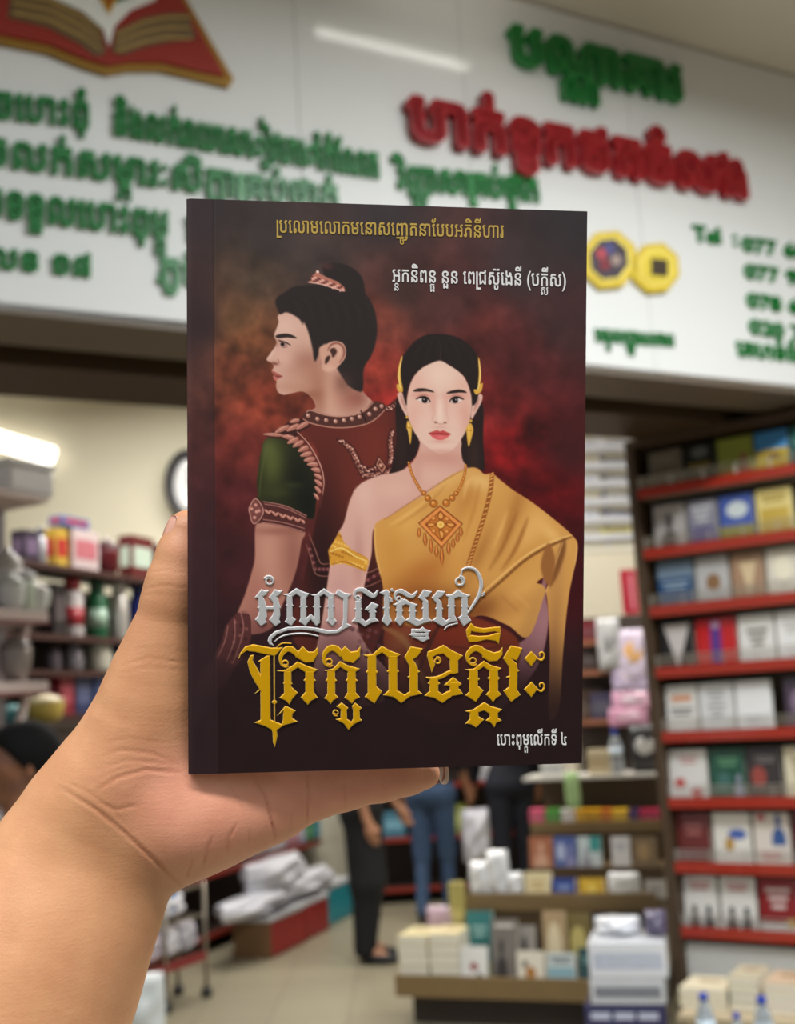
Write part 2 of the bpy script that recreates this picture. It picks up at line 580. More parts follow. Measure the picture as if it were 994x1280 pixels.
PAPER = M((226, 220, 202), .8, noise=.04, scale=60)
def book(label, cat, loc, rz, w, h, t, rgb, pics=(), group=None, lean=0.0, lay=False, name='book', rough=.32, spin=0.0):
    """front cover at y=0 facing -y, x in [-w/2, w/2], z in [0, h]; lean tips it back; lay puts it flat, cover up"""
    if lay:
        R = Euler((-math.pi / 2, 0, 0)).to_matrix().to_4x4()
        R = Matrix.Translation((0, 0, t)) @ Matrix.Rotation(spin, 4, 'Z') @ R @ Matrix.Translation((0, 0, -h / 2))
    else:
        R = Matrix.Rotation(-lean, 4, 'X')
    mw = Matrix.Translation(loc) @ Matrix.Rotation(rz, 4, 'Z') @ R
    root = thing(name, label, cat, group=group)
    root.matrix_world = mw
    c = .0022
    cm = M(rgb, rough, noise=.05, scale=12, coat=.3)
    MB().box(-w / 2, w / 2, 0, c, 0, h).box(-w / 2, w / 2, t - c, t, 0, h).box(-w / 2, -w / 2 + c, c, t - c, 0, h).build('cover', cm, root)
    MB().box(-w / 2 + c + .0005, w / 2 - .002, c + .0003, t - c - .0003, .002, h - .002).build('page_block', PAPER, root)
    for nm, x0, x1, z0, z1, col, *sh in pics:
        mb = MB()
        X0, X1, Z0, Z1 = -w / 2 + x0 * w, -w / 2 + x1 * w, z0 * h, z1 * h
        if sh and sh[0] == 'o':
            k = 14
            T = Matrix(((1, 0, 0, 0), (0, 0, 1, 0), (0, 1, 0, 0), (0, 0, 0, 1)))
            mb.prism([((X0 + X1) / 2 + (X1 - X0) / 2 * math.cos(2 * math.pi * q / k), (Z0 + Z1) / 2 + (Z1 - Z0) / 2 * math.sin(2 * math.pi * q / k)) for q in range(k)], -.0009, -.0002, T)
        elif sh and sh[0] == 'v':
            T = Matrix(((1, 0, 0, 0), (0, 0, 1, 0), (0, 1, 0, 0), (0, 0, 0, 1)))
            mb.prism([(X0, Z1), (X1, Z1), ((X0 + X1) / 2, Z0)], -.0009, -.0002, T)
        elif sh and sh[0] == 'p':                   # a standing figure: head and shoulders
            T = Matrix(((1, 0, 0, 0), (0, 0, 1, 0), (0, 1, 0, 0), (0, 0, 0, 1)))
            W, H, q = X1 - X0, Z1 - Z0, []
            for a, b in ((0, 0), (.02, .34), (.2, .5), (.38, .54), (.4, .6), (.3, .7), (.3, .88), (.42, 1), (.58, 1), (.7, .88), (.7, .7), (.6, .6), (.62, .54), (.8, .5), (.98, .34), (1, 0)):
                q.append((X0 + a * W, Z0 + b * H))
            mb.prism(q, -.0009, -.0002, T)
        elif sh and sh[0] == 't':                   # lines of print
            n = sh[1]
            for q in range(n):
                zz = Z1 - (q + .5) * (Z1 - Z0) / n
                ins = (X1 - X0) * (.04 + .1 * ((q * 7) % 3))
                mb.box(X0 + ins, X1 - ins, -.0008, -.0002, zz - (Z1 - Z0) / n * .28, zz + (Z1 - Z0) / n * .28)
        else:
            mb.box(X0, X1, -.0008, -.0002, Z0, Z1)
        o = mb.build(nm, M(col, rough, noise=.12, scale=25, coat=.3), root)
    return root

# ------------------------------------------------------------------ bookcase on the right
BC = Frame((1.11, 4.92), -34)
u_l = BC.uz(832, 900)[0]
U1 = BC.uz(994, 900)[0] + .32
rows_y = (615, 690, 762, 838, 918, 1000, 1080, 1160)
rows_z = [BC.uz(800 + 52 * (y - 600) / 560, y)[1] for y in rows_y]
wood_d = M((70, 52, 34), .5, noise=.18, scale=18)
shelf_red = M((158, 40, 20), .3, noise=.06, scale=6, coat=.4)
case = thing('bookcase', 'tall open bookcase with eight red edged shelves of face out books', 'bookcase', BC.w(0, 0, 0), BC.rz)
MB().box(u_l - .058, u_l - .02, -.02, .3, 0, 2.594, bev=.003).build('side_panel', wood_d, case)
MB().box(U1, U1 + .05, -.02, .3, 0, 2.594, bev=.003).build('side_panel', wood_d, case)
MB().box(u_l - .02, U1, .27, .3, .0, 2.59).build('back_panel', M((96, 84, 70), .6), case)
MB().box(u_l - .058, U1 + .05, -.02, .3, 2.595, 2.63, bev=.003).build('top_panel', wood_d, case)
wire = M((196, 192, 184), .3, .8, noise=0)
for z in rows_z:
    sh = MB().box(u_l - .018, U1 - .002, .0, .268, z - .032, z - .008, bev=.002).build('shelf', M((150, 140, 126), .5), case)
    MB().box(u_l - .018, U1 - .002, -.018, -.001, z - .034, z + .012, bev=.003).build('shelf_edge', shelf_red, sh)
    rl = MB()
    for h in (.026, .042, .058):
        rl.tube([(u_l - .015, -.012, z + h), (U1 - .004, -.012, z + h)], .003, 6)
    for k in range(7):
        u = u_l + (U1 - u_l) * k / 6 - .005
        rl.tube([(u, -.012, z + .011), (u, -.012, z + .06)], .0026, 6)
    rl.build('wire_rail', wire, sh)
MB().box(u_l - .018, U1 - .002, .02, .05, .20, rows_z[-1] - .06).build('base_panel', M((206, 206, 200), .4), case)

W_, K_ = (222, 220, 214), (34, 32, 34)
ordn = ('first', 'second', 'third', 'fourth', 'fifth')
shelfn = ('top', 'second', 'third', 'fourth', 'fifth', 'sixth', 'seventh', 'lowest')
BK = [
 [(806, 848, 'grey brown', (122, 112, 98), [('cover_picture', .1, .9, .12, .5, (92, 80, 66)), ('cover_title', .15, .85, .7, .85, (150, 140, 122), 't', 2)]),
  (850, 892, 'black', (26, 28, 26), [('cover_title', .1, .9, .36, .56, (150, 128, 40), 't', 2), ('cover_picture', .25, .8, .66, .95, (104, 108, 104), 'o')]),
  (894, 940, 'green and yellow', (148, 156, 66), [('cover_picture', .0, 1, .0, .3, (180, 162, 50)), ('cover_figure', .5, .95, .02, .62, (150, 92, 66), 'p')]),
  (942, 985, 'sky blue and yellow', (70, 140, 196), [('cover_picture', 0, 1, .14, .56, (200, 172, 46)), ('cover_title', .0, 1, .0, .13, (190, 200, 204)), ('cover_motif', .3, .8, .3, .5, (140, 104, 40), 'o')]),
  (987, 1024, 'dark teal', (40, 92, 88), [('cover_title', .1, .9, .5, .7, (130, 160, 150), 't', 2)])],
 [(812, 852, 'silver grey', (178, 172, 168), [('cover_figure', .2, .8, .0, .8, (86, 76, 76), 'p')]),
  (855, 893, 'grey violet', (136, 134, 146), [('cover_title', .1, .9, .5, .9, (196, 196, 200), 't', 3), ('cover_picture', .1, .9, .1, .42, (92, 86, 136))]),
  (896, 940, 'blue with green foot', (74, 96, 168), [('cover_cloud', .2, .85, .5, .85, (206, 214, 214), 'o'), ('cover_picture', 0, 1, 0, .34, (146, 140, 60))]),
  (943, 990, 'pale yellow', (222, 204, 132), [('cover_picture', .1, .9, .1, .6, (196, 166, 74)), ('cover_title', .1, .9, .7, .9, (170, 140, 60), 't', 2)])],
 [(817, 863, 'deep blue', (48, 82, 122), [('cover_picture', 0, 1, .66, 1, (120, 140, 160)), ('cover_title', .1, .9, .4, .6, (150, 170, 186), 't', 2), ('cover_band', 0, 1, 0, .12, (190, 178, 136))]),
  (866, 908, 'pale grey', (186, 184, 182), [('cover_motif', .3, .75, .3, .65, (140, 104, 70), 'o')]),
  (911, 953, 'tan', (166, 132, 104), [('cover_picture', .25, .8, .1, .8, (214, 190, 150), 'v')]),
  (956, 998, 'pearl white', (214, 206, 190), [('cover_motif', .2, .8, .35, .85, (234, 226, 200), 'o')])],
 [(820, 864, 'black with a white wedge', (30, 28, 28), [('cover_picture', .12, .9, .05, .95, (206, 198, 194), 'v'), ('cover_title', .38, .64, .5, .85, (176, 90, 86), 't', 3)]),
  (866, 918, 'bright red', (190, 20, 24), [('cover_stripe', .36, .62, .05, .95, (88, 44, 130)), ('cover_motif', .38, .6, .78, .95, (190, 150, 180), 'o')]),
  (920, 966, 'white with a grey title', W_, [('cover_title', .2, .85, .35, .75, (112, 106, 92), 't', 3)]),
  (968, 1008, 'plain white', (228, 226, 222), [('cover_title', .2, .8, .55, .8, (186, 184, 176), 't', 3)])],
 [(828, 868, 'white with an orange word', W_, [('cover_title', .15, .85, .62, .85, (216, 150, 110), 't', 1), ('cover_subtitle', .1, .9, .38, .56, (120, 116, 112), 't', 2)]),
  (870, 914, 'white with faint print', (216, 216, 214), [('cover_title', .2, .8, .3, .9, (166, 166, 166), 't', 6)]),
  (916, 962, 'glossy white', (230, 230, 228), [('cover_title', .2, .7, .15, .35, (190, 190, 190), 't', 2)]),
  (978, 1016, 'dark mauve', (70, 54, 72), [('cover_picture', .2, .8, .3, .8, (130, 110, 130), 'o')])],
 [(832, 880, 'white with red flowers', W_, [('cover_flower', .12, .42, .25, .45, (190, 60, 56), 'o'), ('cover_flower', .55, .85, .08, .26, (190, 60, 56), 'o'), ('cover_title', .25, .8, .7, .9, (200, 150, 146), 't', 2)]),
  (883, 928, 'dark green', (28, 80, 62), [('cover_title', .2, .85, .65, .85, (96, 150, 110), 't', 2), ('cover_picture', .2, .6, .2, .55, (60, 104, 96), 'o'), ('cover_figure', .66, .95, .1, .5, (150, 150, 170), 'p')]),
  (930, 974, 'charcoal', (52, 44, 44), [('cover_picture', .1, .55, .25, .65, (150, 66, 56), 'o'), ('cover_title', .2, .9, .7, .86, (120, 112, 110), 't', 2)]),
  (977, 1018, 'cream', (216, 206, 176), [('cover_title', .2, .8, .4, .8, (150, 130, 90), 't', 3)])],
 [(842, 884, 'maroon', (104, 34, 32), [('cover_title', .2, .8, .55, .82, (160, 96, 90), 't', 2)]),
  (887, 935, 'white with a blue swirl', (224, 220, 210), [('cover_swirl', .4, .9, .5, .7, (66, 96, 170), 'o'), ('cover_motif', .3, .55, .28, .55, (180, 140, 60), 'o')]),
  (938, 984, 'cream with a blue dancer', (218, 208, 196), [('cover_figure', .5, .9, .4, .98, (50, 84, 140), 'p'), ('cover_flower', .1, .35, .85, .98, (180, 50, 50), 'o'), ('cover_title', .1, .8, .12, .3, (200, 150, 146), 't', 2)]),
  (987, 1026, 'dark maroon', (90, 24, 28), [('cover_title', .2, .8, .4, .7, (150, 90, 80), 't', 2)])],
 [(850, 893, 'white', W_, [('cover_figure', .12, .48, .0, .46, (70, 54, 50), 'p'), ('cover_figure', .55, .9, .0, .46, (40, 38, 44), 'p'), ('cover_title', .15, .85, .72, .92, (190, 120, 116), 't', 2)]),
  (896, 941, 'white', W_, [('cover_figure', .12, .48, .0, .46, (70, 54, 50), 'p'), ('cover_figure', .55, .9, .0, .46, (40, 38, 44), 'p'), ('cover_title', .15, .85, .72, .92, (190, 120, 116), 't', 2)]),
  (944, 994, 'red with a white title', (134, 22, 26), [('cover_title', .16, .84, .42, .86, (214, 190, 186), 't', 3), ('cover_band', 0, 1, 0, .2, (206, 204, 200)), ('cover_dot', .72, .9, .1, .3, (200, 160, 40), 'o')])],
]
tops = (543, 609, 688, 765, 845, 928, 1007, 1085)
for r, row in enumerate(BK):
    for k, (x0, x1, desc, rgb, pics) in enumerate(row):
        y1 = rows_y[r] - (x0 - 806) * (.19 - r * .03)
        uc, z0, w, h = BC.bb(x0, tops[r], x1, rows_y[r])
        lab = f'book, {desc}, {ordn[k]} from the left on the {shelfn[r]} red bookcase shelf'
        if r == 7 and k < 2:
            lab = ('white book with two dark figures at the left end of the lowest red shelf', 'white book with two dark figures on the lowest red shelf, beside the red book')[k]
        book(lab, 'book', BC.w(uc, .03, rows_z[r] - .0075), BC.rz, w * .97, .213 if r else .186, .022, rgb, pics, 'face out books in the bookcase', lean=.1)

# books laid in stacks and bottles on the low table in front of the bookcase
LT = Frame((1.28, 4.15), -30)
tbl_w = M((176, 160, 130), .45, noise=.1, scale=12)
ua, za = LT.uz(846, 1268)
ub, _ = LT.uz(1060, 1268)
lt = thing('low_table', 'low pale table of stacked books in front of the bookcase', 'table', LT.w((ua + ub) / 2, .2, 0), LT.rz)
hw = (ub - ua) / 2
MB().box(-hw, hw, -.2, .24, za - .03, za, bev=.004).build('tabletop', tbl_w, lt)
for sx in (-1, 1):
    for sy in (-1, 1):
        MB().box(sx * (hw - .04) - .02, sx * (hw - .04) + .02, sy * .17 + .02 - .02, sy * .17 + .04, 0, za - .031).build('leg', tbl_w, lt)
def stack(frame, x0, x1, ytop, ybase, c, n, cols, label, group, depth=.2, z0=None):
    uc, zb, w, h = frame.bb(x0, ytop, x1, ybase, c)
    if z0 is not None:
        h += zb - z0
        zb = z0
    t = h / n
    nm = ('lowest', 'second', 'third', 'fourth', 'fifth', 'sixth', 'seventh', 'eighth')
    for k in range(n):
        nth = 'topmost' if k == n - 1 else (nm[k] if k == 0 else nm[k] + ' from below')
        book(f'{label}, {nth}', 'book', frame.w(uc, c + depth / 2, zb + k * t + .0002), frame.rz, w, depth, t * .985, cols[k % len(cols)], [('cover_title', .2, .8, .5, .75, (150, 120, 80), 't', 2)], group, lay=True, rough=.5, spin=.06 * (random.random() - .5))
CR = [(214, 200, 164), (204, 190, 150), (220, 210, 180)]
stack(LT, 850, 908, 1236, 1268, .10, 3, CR, 'cream book in the left flat stack behind the water bottles', 'flat stacks of cream books below the bookcase', z0=za)
stack(LT, 912, 950, 1222, 1268, .12, 4, [(196, 186, 158), (60, 80, 66), (190, 176, 140)], 'cream book in the middle flat stack behind the water bottles', 'flat stacks of cream books below the bookcase', z0=za)
stack(LT, 956, 1010, 1230, 1268, .10, 4, [(206, 180, 150), (190, 176, 190), (214, 204, 176)], 'cream book in the right flat stack behind the water bottles', 'flat stacks of cream books below the bookcase', z0=za)
def water_bottle(label, frame, x, ytop, ybase, c, z0=None, cap=(28, 60, 170), group='water bottles by the bookcase'):
    u, zb = frame.uz(x, ybase, c)
    _, zt = frame.uz(x, ytop, c)
    if z0 is not None:
        zb = z0
    h = zt - zb
    b = thing('water_bottle', label, 'bottle', frame.w(u, c, zb + .0004), frame.rz, group)
    r = h * .155
    pr = [(r * .9, 0), (r, h * .02), (r, h * .2), (r * .93, h * .23), (r, h * .26), (r, h * .36), (r * .93, h * .39), (r, h * .42), (r, h * .6), (r * .8, h * .74), (r * .42, h * .86), (r * .4, h * .89)]
    MB().lathe(pr, 20).build('bottle_body', M((226, 234, 240), .08, trans=.75, noise=0), b, True)
    MB().lathe([(r * 1.015, h * .43), (r * 1.015, h * .58)], 20).build('label_band', M((210, 224, 236), .3), b, True)
    MB().lathe([(r * .5, h * .892), (r * .5, h * .99), (r * .42, h)], 16).build('bottle_cap', M(cap, .35, noise=.03), b, True)
zc = LT.uz(884, 1242, -.34)[1] - .20
uc_a, uc_b = LT.uz(862, 1270, -.34)[0], LT.uz(1010, 1270, -.34)[0]
cr = thing('crate', 'low wooden crate under the water bottles before the low table', 'crate', LT.w((uc_a + uc_b) / 2, -.36, 0), LT.rz)
cw = (uc_b - uc_a) / 2
for k in range(4):
    MB().box(-cw, cw, -.085, -.07, .02 + k * (zc - .03) / 4, .02 + (k + .8) * (zc - .03) / 4, bev=.002).build('slat', tbl_w, cr)
MB().box(-cw + .005, cw - .005, -.069, .10, .01, zc - .013).build('crate_body', M((150, 128, 92), .6), cr)
MB().box(-cw - .01, cw + .01, -.095, .105, zc - .012, zc, bev=.003).build('crate_top', tbl_w, cr)
water_bottle('clear water bottle with blue cap standing left on the crate', LT, 884, 1242, 1292, -.33, zc)
water_bottle('clear water bottle with blue cap standing right on the crate', LT, 957, 1246, 1296, -.33, zc)
water_bottle('clear water bottle with blue cap between the two others, shorter', LT, 925, 1267, 1312, -.37, zc)

# ------------------------------------------------------------------ stepped display stand in the middle
ST = Frame((at(600, 1235, 5.6).x, 5.6), -20)
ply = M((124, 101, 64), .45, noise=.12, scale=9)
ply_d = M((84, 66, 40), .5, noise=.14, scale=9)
stand = thing('display_stand', 'stepped wooden display stand of books and packs in the aisle', 'display stand', ST.w(0, 0, 0), ST.rz)
s0l, z0t = ST.uz(493, 1219)
s0r, _ = ST.uz(760, 1222)
_, z0b = ST.uz(600, 1249)
s0r += .2
s1l, z1t = ST.uz(582, 1117, .34)
_, z1b = ST.uz(600, 1139, .34)
_, z2t = ST.uz(660, 1090, .5)
_, z3t = ST.uz(700, 1034, .72)
_, z4t = ST.uz(700, 971, .95)
s2l = ST.uz(652, 1060, .5)[0]
s3l = ST.uz(655, 1034, .72)[0]
sr = s0r + .0
MB().box(s0l, sr, 0, .018, z0b, z0t, bev=.002).build('front_board', ply, stand)
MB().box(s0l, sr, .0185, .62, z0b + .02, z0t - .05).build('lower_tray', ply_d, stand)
MB().box(s0l, s0l + .016, .0185, .34, z0t - .049, z0t).build('tray_side', ply, stand)
MB().box(s0l + .06, sr - .02, .08, 1.2, 0, z0b + .019).build('plinth', M((46, 36, 26), .6), stand)  # recessed base, coloured dark for the shadow gap below the tray
MB().box(s1l, sr, .34, .356, z1b, z1t, bev=.002).build('step_board', ply, stand)
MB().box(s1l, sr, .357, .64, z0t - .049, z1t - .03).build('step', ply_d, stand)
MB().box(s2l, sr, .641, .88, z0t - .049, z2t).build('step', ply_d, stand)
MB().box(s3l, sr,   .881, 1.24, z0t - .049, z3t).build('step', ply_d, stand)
MB().box(s3l, sr, .865, .8805, z3t - .05, z3t + .01, bev=.002).build('step_board', ply, stand)
MB().box(s3l, sr, 1.20, 1.22, z3t + .001, z4t - .02).build('rear_panel', ply_d, stand)
MB().box(s3l - .05, sr, .96, 1.24, z4t - .019, z4t, bev=.002).build('top_shelf', M((204, 200, 190), .4), stand)
zt0, zt1, zt2, zt3 = z0t - .05, z1t - .03, z2t, z3t
GS = 'books on the display stand'
def stand_book(label, x0, y0, x1, y1, c, rgb, pics, zb, lean=.16, t=.02):
    uc, z0, w, h = ST.bb(x0, y0, x1, y1, c)
    book(label, 'book', ST.w(uc, c, zb + .0006), ST.rz, w * .96, max(.08, z0 + h - zb), t, rgb, pics, GS, lean=lean)
# lowest tray
stack(ST, 498, 535, 1170, 1222, .03, 5, [(208, 196, 150), (216, 206, 170)], 'cream book in the outermost flat stack on the lowest tray', GS, depth=.24, z0=zt0)
stack(ST, 537, 573, 1168, 1222, .03, 5, [(204, 190, 146), (214, 204, 166)], 'cream book in the second flat stack on the lowest tray', GS, depth=.24, z0=zt0)
stand_book('small white card book with red spots standing in front on the lowest tray', 574, 1184, 609, 1228, .025, (228, 226, 220), [('cover_motif', .35, .65, .4, .6, (150, 70, 60), 'o'), ('cover_dot', .6, .8, .2, .34, (60, 60, 60), 'o')], zt0)
stand_book('teal and green book standing behind the white card book', 580, 1140, 614, 1186, .20, (50, 120, 118), [('cover_band', 0, 1, 0, .24, (136, 150, 70)), ('cover_title', .2, .8, .6, .8, (150, 190, 180), 't', 2)], zt0, t=.03)
stand_book('grey magazine with dark portraits on the lowest tray', 612, 1150, 646, 1216, .06, (120, 112, 104), [('cover_figure', .15, .6, .1, .7, (54, 48, 46), 'p'), ('cover_title', .1, .9, .84, .95, (206, 200, 190), 't', 1), ('cover_band', 0, 1, 0, .12, (190, 190, 186))], zt0)
stand_book('black and white magazine right of the portrait magazine', 640, 1158, 668, 1200, .12, (150, 144, 136), [('cover_figure', .2, .8, .1, .8, (70, 60, 56), 'p')], zt0)
stand_book('white book with a brown animal on its cover in the front row', 645, 1190, 680, 1232, .025, (224, 216, 198), [('cover_animal', .3, .7, .2, .6, (176, 120, 56), 'o'), ('cover_motif', .2, .4, .55, .75, (80, 66, 50), 'o')], zt0)
stand_book('pale blue and white book in the front row', 682, 1192, 720, 1234, .025, (196, 204, 200), [('cover_picture', .05, .95, .1, .6, (140, 176, 186)), ('cover_title', .1, .9, .7, .9, (110, 120, 130), 't', 2)], zt0)
stand_book('dark teal book at the right end of the front row', 722, 1186, 742, 1232, .03, (40, 76, 78), [('cover_title', .2, .8, .6, .8, (110, 150, 150), 't', 2)], zt0)
stand_book('beige book with a tall white peak on the lowest tray', 676, 1140, 706, 1194, .16, (176, 150, 112), [('cover_picture', .2, .8, .1, .85, (222, 206, 170), 'o')], zt0)
stand_book('olive book with a pale yellow oval behind the blue book', 704, 1142, 738, 1192, .20, (120, 104, 56), [('cover_picture', .2, .8, .3, .8, (200, 184, 110), 'o')], zt0)
stand_book('black book with a red patch beside the olive book', 738, 1142, 766, 1190, .20, (44, 34, 36), [('cover_picture', .1, .5, .4, .8, (150, 40, 40), 'o')], zt0)
stand_book('charcoal book on the lowest tray behind the wrapped book packs', 768, 1144, 800, 1190, .20, (62, 64, 70), [('cover_title', .1, .9, .6, .8, (130, 130, 150), 't', 2)], zt0)
# first step
stand_book('cream pad standing left on the first step', 655, 1090, 688, 1120, .375, (222, 206, 160), [('cover_title', .2, .8, .3, .7, (200, 170, 110), 't', 2)], zt1, t=.05)
stand_book('blue pack with a pale title on the first step', 690, 1098, 720, 1124, .375, (28, 60, 140), [('cover_title', .15, .85, .4, .7, (150, 170, 210), 't', 2)], zt1, t=.05)
stand_book('yellow pack with a flower on the first step', 724, 1098, 756, 1126, .375, (220, 176, 34), [('cover_flower', .3, .7, .3, .7, (240, 210, 90), 'o')], zt1, t=.05)
stand_book('grey white pack at the right of the first step', 806, 1100, 832, 1126, .375, (190, 186, 178), [('cover_title', .2, .8, .4, .7, (150, 146, 140), 't', 2)], zt1, t=.05)
# second step
for lab, x0, x1, rgb, pics in (
    ('orange brown book leaning on the second step', 661, 691, (160, 96, 62), [('cover_figure', .2, .8, 0, .8, (196, 150, 120), 'p')]),
    ('blue book with white figures on the second step', 692, 721, (70, 90, 150), [('cover_picture', .1, .5, .2, .8, (170, 180, 206), 'o'), ('cover_figure', .5, .95, 0, .7, (130, 130, 170), 'p')]),
    ('white and teal book on the second step', 722, 752, (196, 208, 208), [('cover_picture', .5, 1, .5, 1, (60, 150, 146)), ('cover_figure', .1, .6, 0, .6, (150, 150, 160), 'p')]),
    ('white plastic covered book on the second step', 764, 788, (218, 216, 214), [('cover_title', .2, .8, .5, .8, (170, 170, 180), 't', 2)]),
    ('brown ochre book at the right of the second step', 790, 822, (122, 98, 60), [('cover_picture', .2, .7, .2, .8, (160, 130, 80), 'o')])):
    stand_book(lab, x0, 1046, x1, 1088, .66, rgb, pics, zt2)

def carton(name, label, cat, frame, x0, y0, x1, y1, c, rgb, band=None, group=None, z0=None, d=.12, rough=.45, bandname='printed_band', flaps=False):
    uc, zb, w, h = frame.bb(x0, y0, x1, y1, c)
    if z0 is not None:
        h += zb - z0
        zb = z0
    r = thing(name, label, cat, frame.w(uc, c, zb + .0004), frame.rz, group)
    MB().box(-w / 2, w / 2, 0, d, 0, h, bev=min(w, h, d) * .05).build('box_body', M(rgb, rough), r)
    if band:
        MB().box(-w * .44, w * .44, -.0012, -.0003, h * .25, h * .7).build(bandname, M(band, rough, noise=.25, scale=40), r)
    if flaps:
        MB().box(-w / 2 - .006, w / 2 + .006, -.006, d + .006, h + .0005, h + h * .12, bev=.004).build('lid', M(tuple(min(255, int(q * 1.08)) for q in rgb), rough), r)
    return r
# third step: little coloured packs
cols = [((206, 80, 110), 'pink'), ((70, 140, 50), 'green'), ((214, 206, 200), 'white'), ((220, 160, 20), 'amber'), ((230, 170, 20), 'yellow'), ((214, 120, 30), 'orange'), ((226, 180, 40), 'golden'), ((66, 40, 90), 'violet'), ((176, 30, 70), 'crimson')]
xs = [662, 682, 702, 720, 738, 752, 766, 786, 800, 826]
for k, (rgb, nm) in enumerate(cols):
    carton('snack_pack', f'{nm} pack in the row of small packs on the third step of the stand', 'pack', ST, xs[k], 1012, xs[k + 1] - 1, 1034, .90, rgb, tuple(min(255, int(q * .75) + 40) for q in rgb), 'small packs on the third step', zt3, .08)
# top shelf
carton('paper_box', 'cream box with a faint stamp on the top shelf of the stand', 'box', ST, 735, 937, 764, 972, 1.0, (214, 198, 164), (190, 168, 130), None, z4t, .06)
carton('paper_box', 'small white box at the left end of the stand top shelf', 'box', ST, 676, 952, 704, 974, 1.0, (214, 212, 206), (190, 190, 190), None, z4t, .06)
water_bottle('clear bottle with blue cap on the top shelf of the display stand', ST, 773, 912, 971, 1.02, z4t, group='bottles on the stand')
def soft(name, label, cat, frame, x0, y0, x1, y1, c, rgb, group=None, z0=None, part=None, d=.1, rough=.35, jit=.12):
    """a soft pack or bag: pillow shaped body, with a pinched crimp along the top"""
    uc, zb, w, h = frame.bb(x0, y0, x1, y1, c)
    if z0 is not None:
        h += zb - z0
        zb = z0
    r = thing(name, label, cat, frame.w(uc, c + d / 2, zb + .0004), frame.rz, group)
    nx, nz = 14, 16
    mb = MB()
    v, f = [], []
    for s in (-1, 1):
        for j in range(nz + 1):
            for i in range(nx + 1):
                a, b = i / nx * 2 - 1, j / nz * 2 - 1
                bul = max(0, 1 - abs(a) ** 3.0) ** .5 * max(0, 1 - abs(b) ** 4) ** .5
                n = jit * (math.sin(a * 5 + b * 3 + x0) + math.sin(b * 7 - a * 4 + y0)) * .25 * bul
                v.append((a * w / 2 * (1 - .05 * b * b), s * d / 2 * (bul + n), (b + 1) / 2 * h))
    N = (nx + 1) * (nz + 1)
    for s in (0, 1):
        for j in range(nz):
            for i in range(nx):
                q = s * N + j * (nx + 1) + i
                fc = (q, q + 1, q + nx + 2, q + nx + 1)
                f.append(fc if s == 0 else fc[::-1])
    mb.add(v, f).build('pack_body', M(rgb, rough, noise=.12, scale=14), r, True)
    if part:
        nm, col = part
        MB().blob((0, -d / 2 * .93, h * .55), (w * .3, d * .05 + .002, h * .2), 3).build(nm, M(col, rough, noise=.2, scale=30), r, True)
    return r
soft('carrier_bag', 'black and white bag standing right on the top shelf of the stand', 'bag', ST, 786, 905, 828, 972, 1.03, (46, 44, 46), None, z4t, ('bag_patch', (214, 212, 208)), .12)
soft('plush_toy_bag', 'pale green bag hanging over the stand edge by the small packs', 'bag', ST, 706, 966, 724, 1012, .84, (160, 190, 130), None, None, None, .04)
for k, (x0, x1, y0) in enumerate(((584, 612, 1078), (606, 634, 1064), (630, 652, 1092))):
    soft('plastic_packet', ('clear white packet at the left end of the first step', 'tall glossy white packet second from the left end of the first step', 'crumpled grey white packet beside the cream pad')[k], 'packet', ST, x0, y0, x1, 1121, .37, (222, 222, 222), 'white packets on the first step', zt1, None, .09, .15, .4)
soft('plastic_packet', 'violet and white packet on the aisle side of the lowest tray behind the cream stacks', 'packet', ST, 530, 1134, 566, 1170, .28, (176, 150, 160), None, zt0 + .001, None, .08, .2, .4)
carton('paper_box', 'upright yellow green carton at the left end of the first step', 'box', ST, 562, 1104, 580, 1168, .30, (168, 156, 90), (190, 176, 110), None, zt0 + .001, .05)
soft('plastic_packet', 'shiny white packet hanging in front of the second step', 'packet', ST, 760, 1092, 800, 1128, .362 + .0, (236, 236, 234), None, zt1, None, .05, .08, .3)

# wrapped book packs stacked at the right of the stand
WP = Frame((at(785, 1270, 4.7).x, 4.7), -14)
zf = 0
for k, (y0, y1, x0, x1, rgb, band, lab) in enumerate((
        (1256, 1330, 733, 836, (34, 38, 84), (190, 194, 214), 'navy pack of wrapped books with pale lettering, lowest visible of its stack'),
        (1224, 1254, 738, 832, (196, 198, 202), (120, 122, 130), 'white wrapped book pack in the middle of the stack'),
        (1178, 1222, 736, 834, (214, 216, 220), (180, 186, 200), 'white wrapped book pack with a bulging top, topmost of the stack'))):
    if k == 0:
        uc, zb, w, h = WP.bb(x0, y0, x1, y1, 0)
        zf = zb + h
        r = thing('book_pack', lab, 'book pack', WP.w(uc, 0, 0), WP.rz, 'wrapped book packs')
        MB().box(-w / 2, w / 2, 0, .26, 0, zf, bev=.01).build('pack_body', M(rgb, .15, noise=.15, scale=20, coat=.6), r)
        for q in range(3):
            MB().box(-w * .42 + q * w * .29, -w * .42 + q * w * .29 + w * .24, -.0014, -.0004, zf - .055, zf - .03).build('pack_title', M(band, .2), r)
    else:
        carton('book_pack', lab, 'book pack', WP, x0, y0, x1, y1, .0, rgb, band, 'wrapped book packs', zf + .001, .25, .12)
        zf += 0
        zf = WP.bb(x0, y0, x1, y1, 0)[1] + WP.bb(x0, y0, x1, y1, 0)[3] + .001
soft('plastic_packet', 'crinkled clear plastic bag lying on the wrapped book packs', 'packet', WP, 742, 1150, 800, 1182, .1, (226, 228, 232), None, zf, None, .16, .08, .5)
soft('plastic_packet', 'small dark packet at the right end on the wrapped book packs', 'packet', WP, 806, 1140, 834, 1182, .08, (92, 84, 110), None, zf, None, .1, .2, .4)

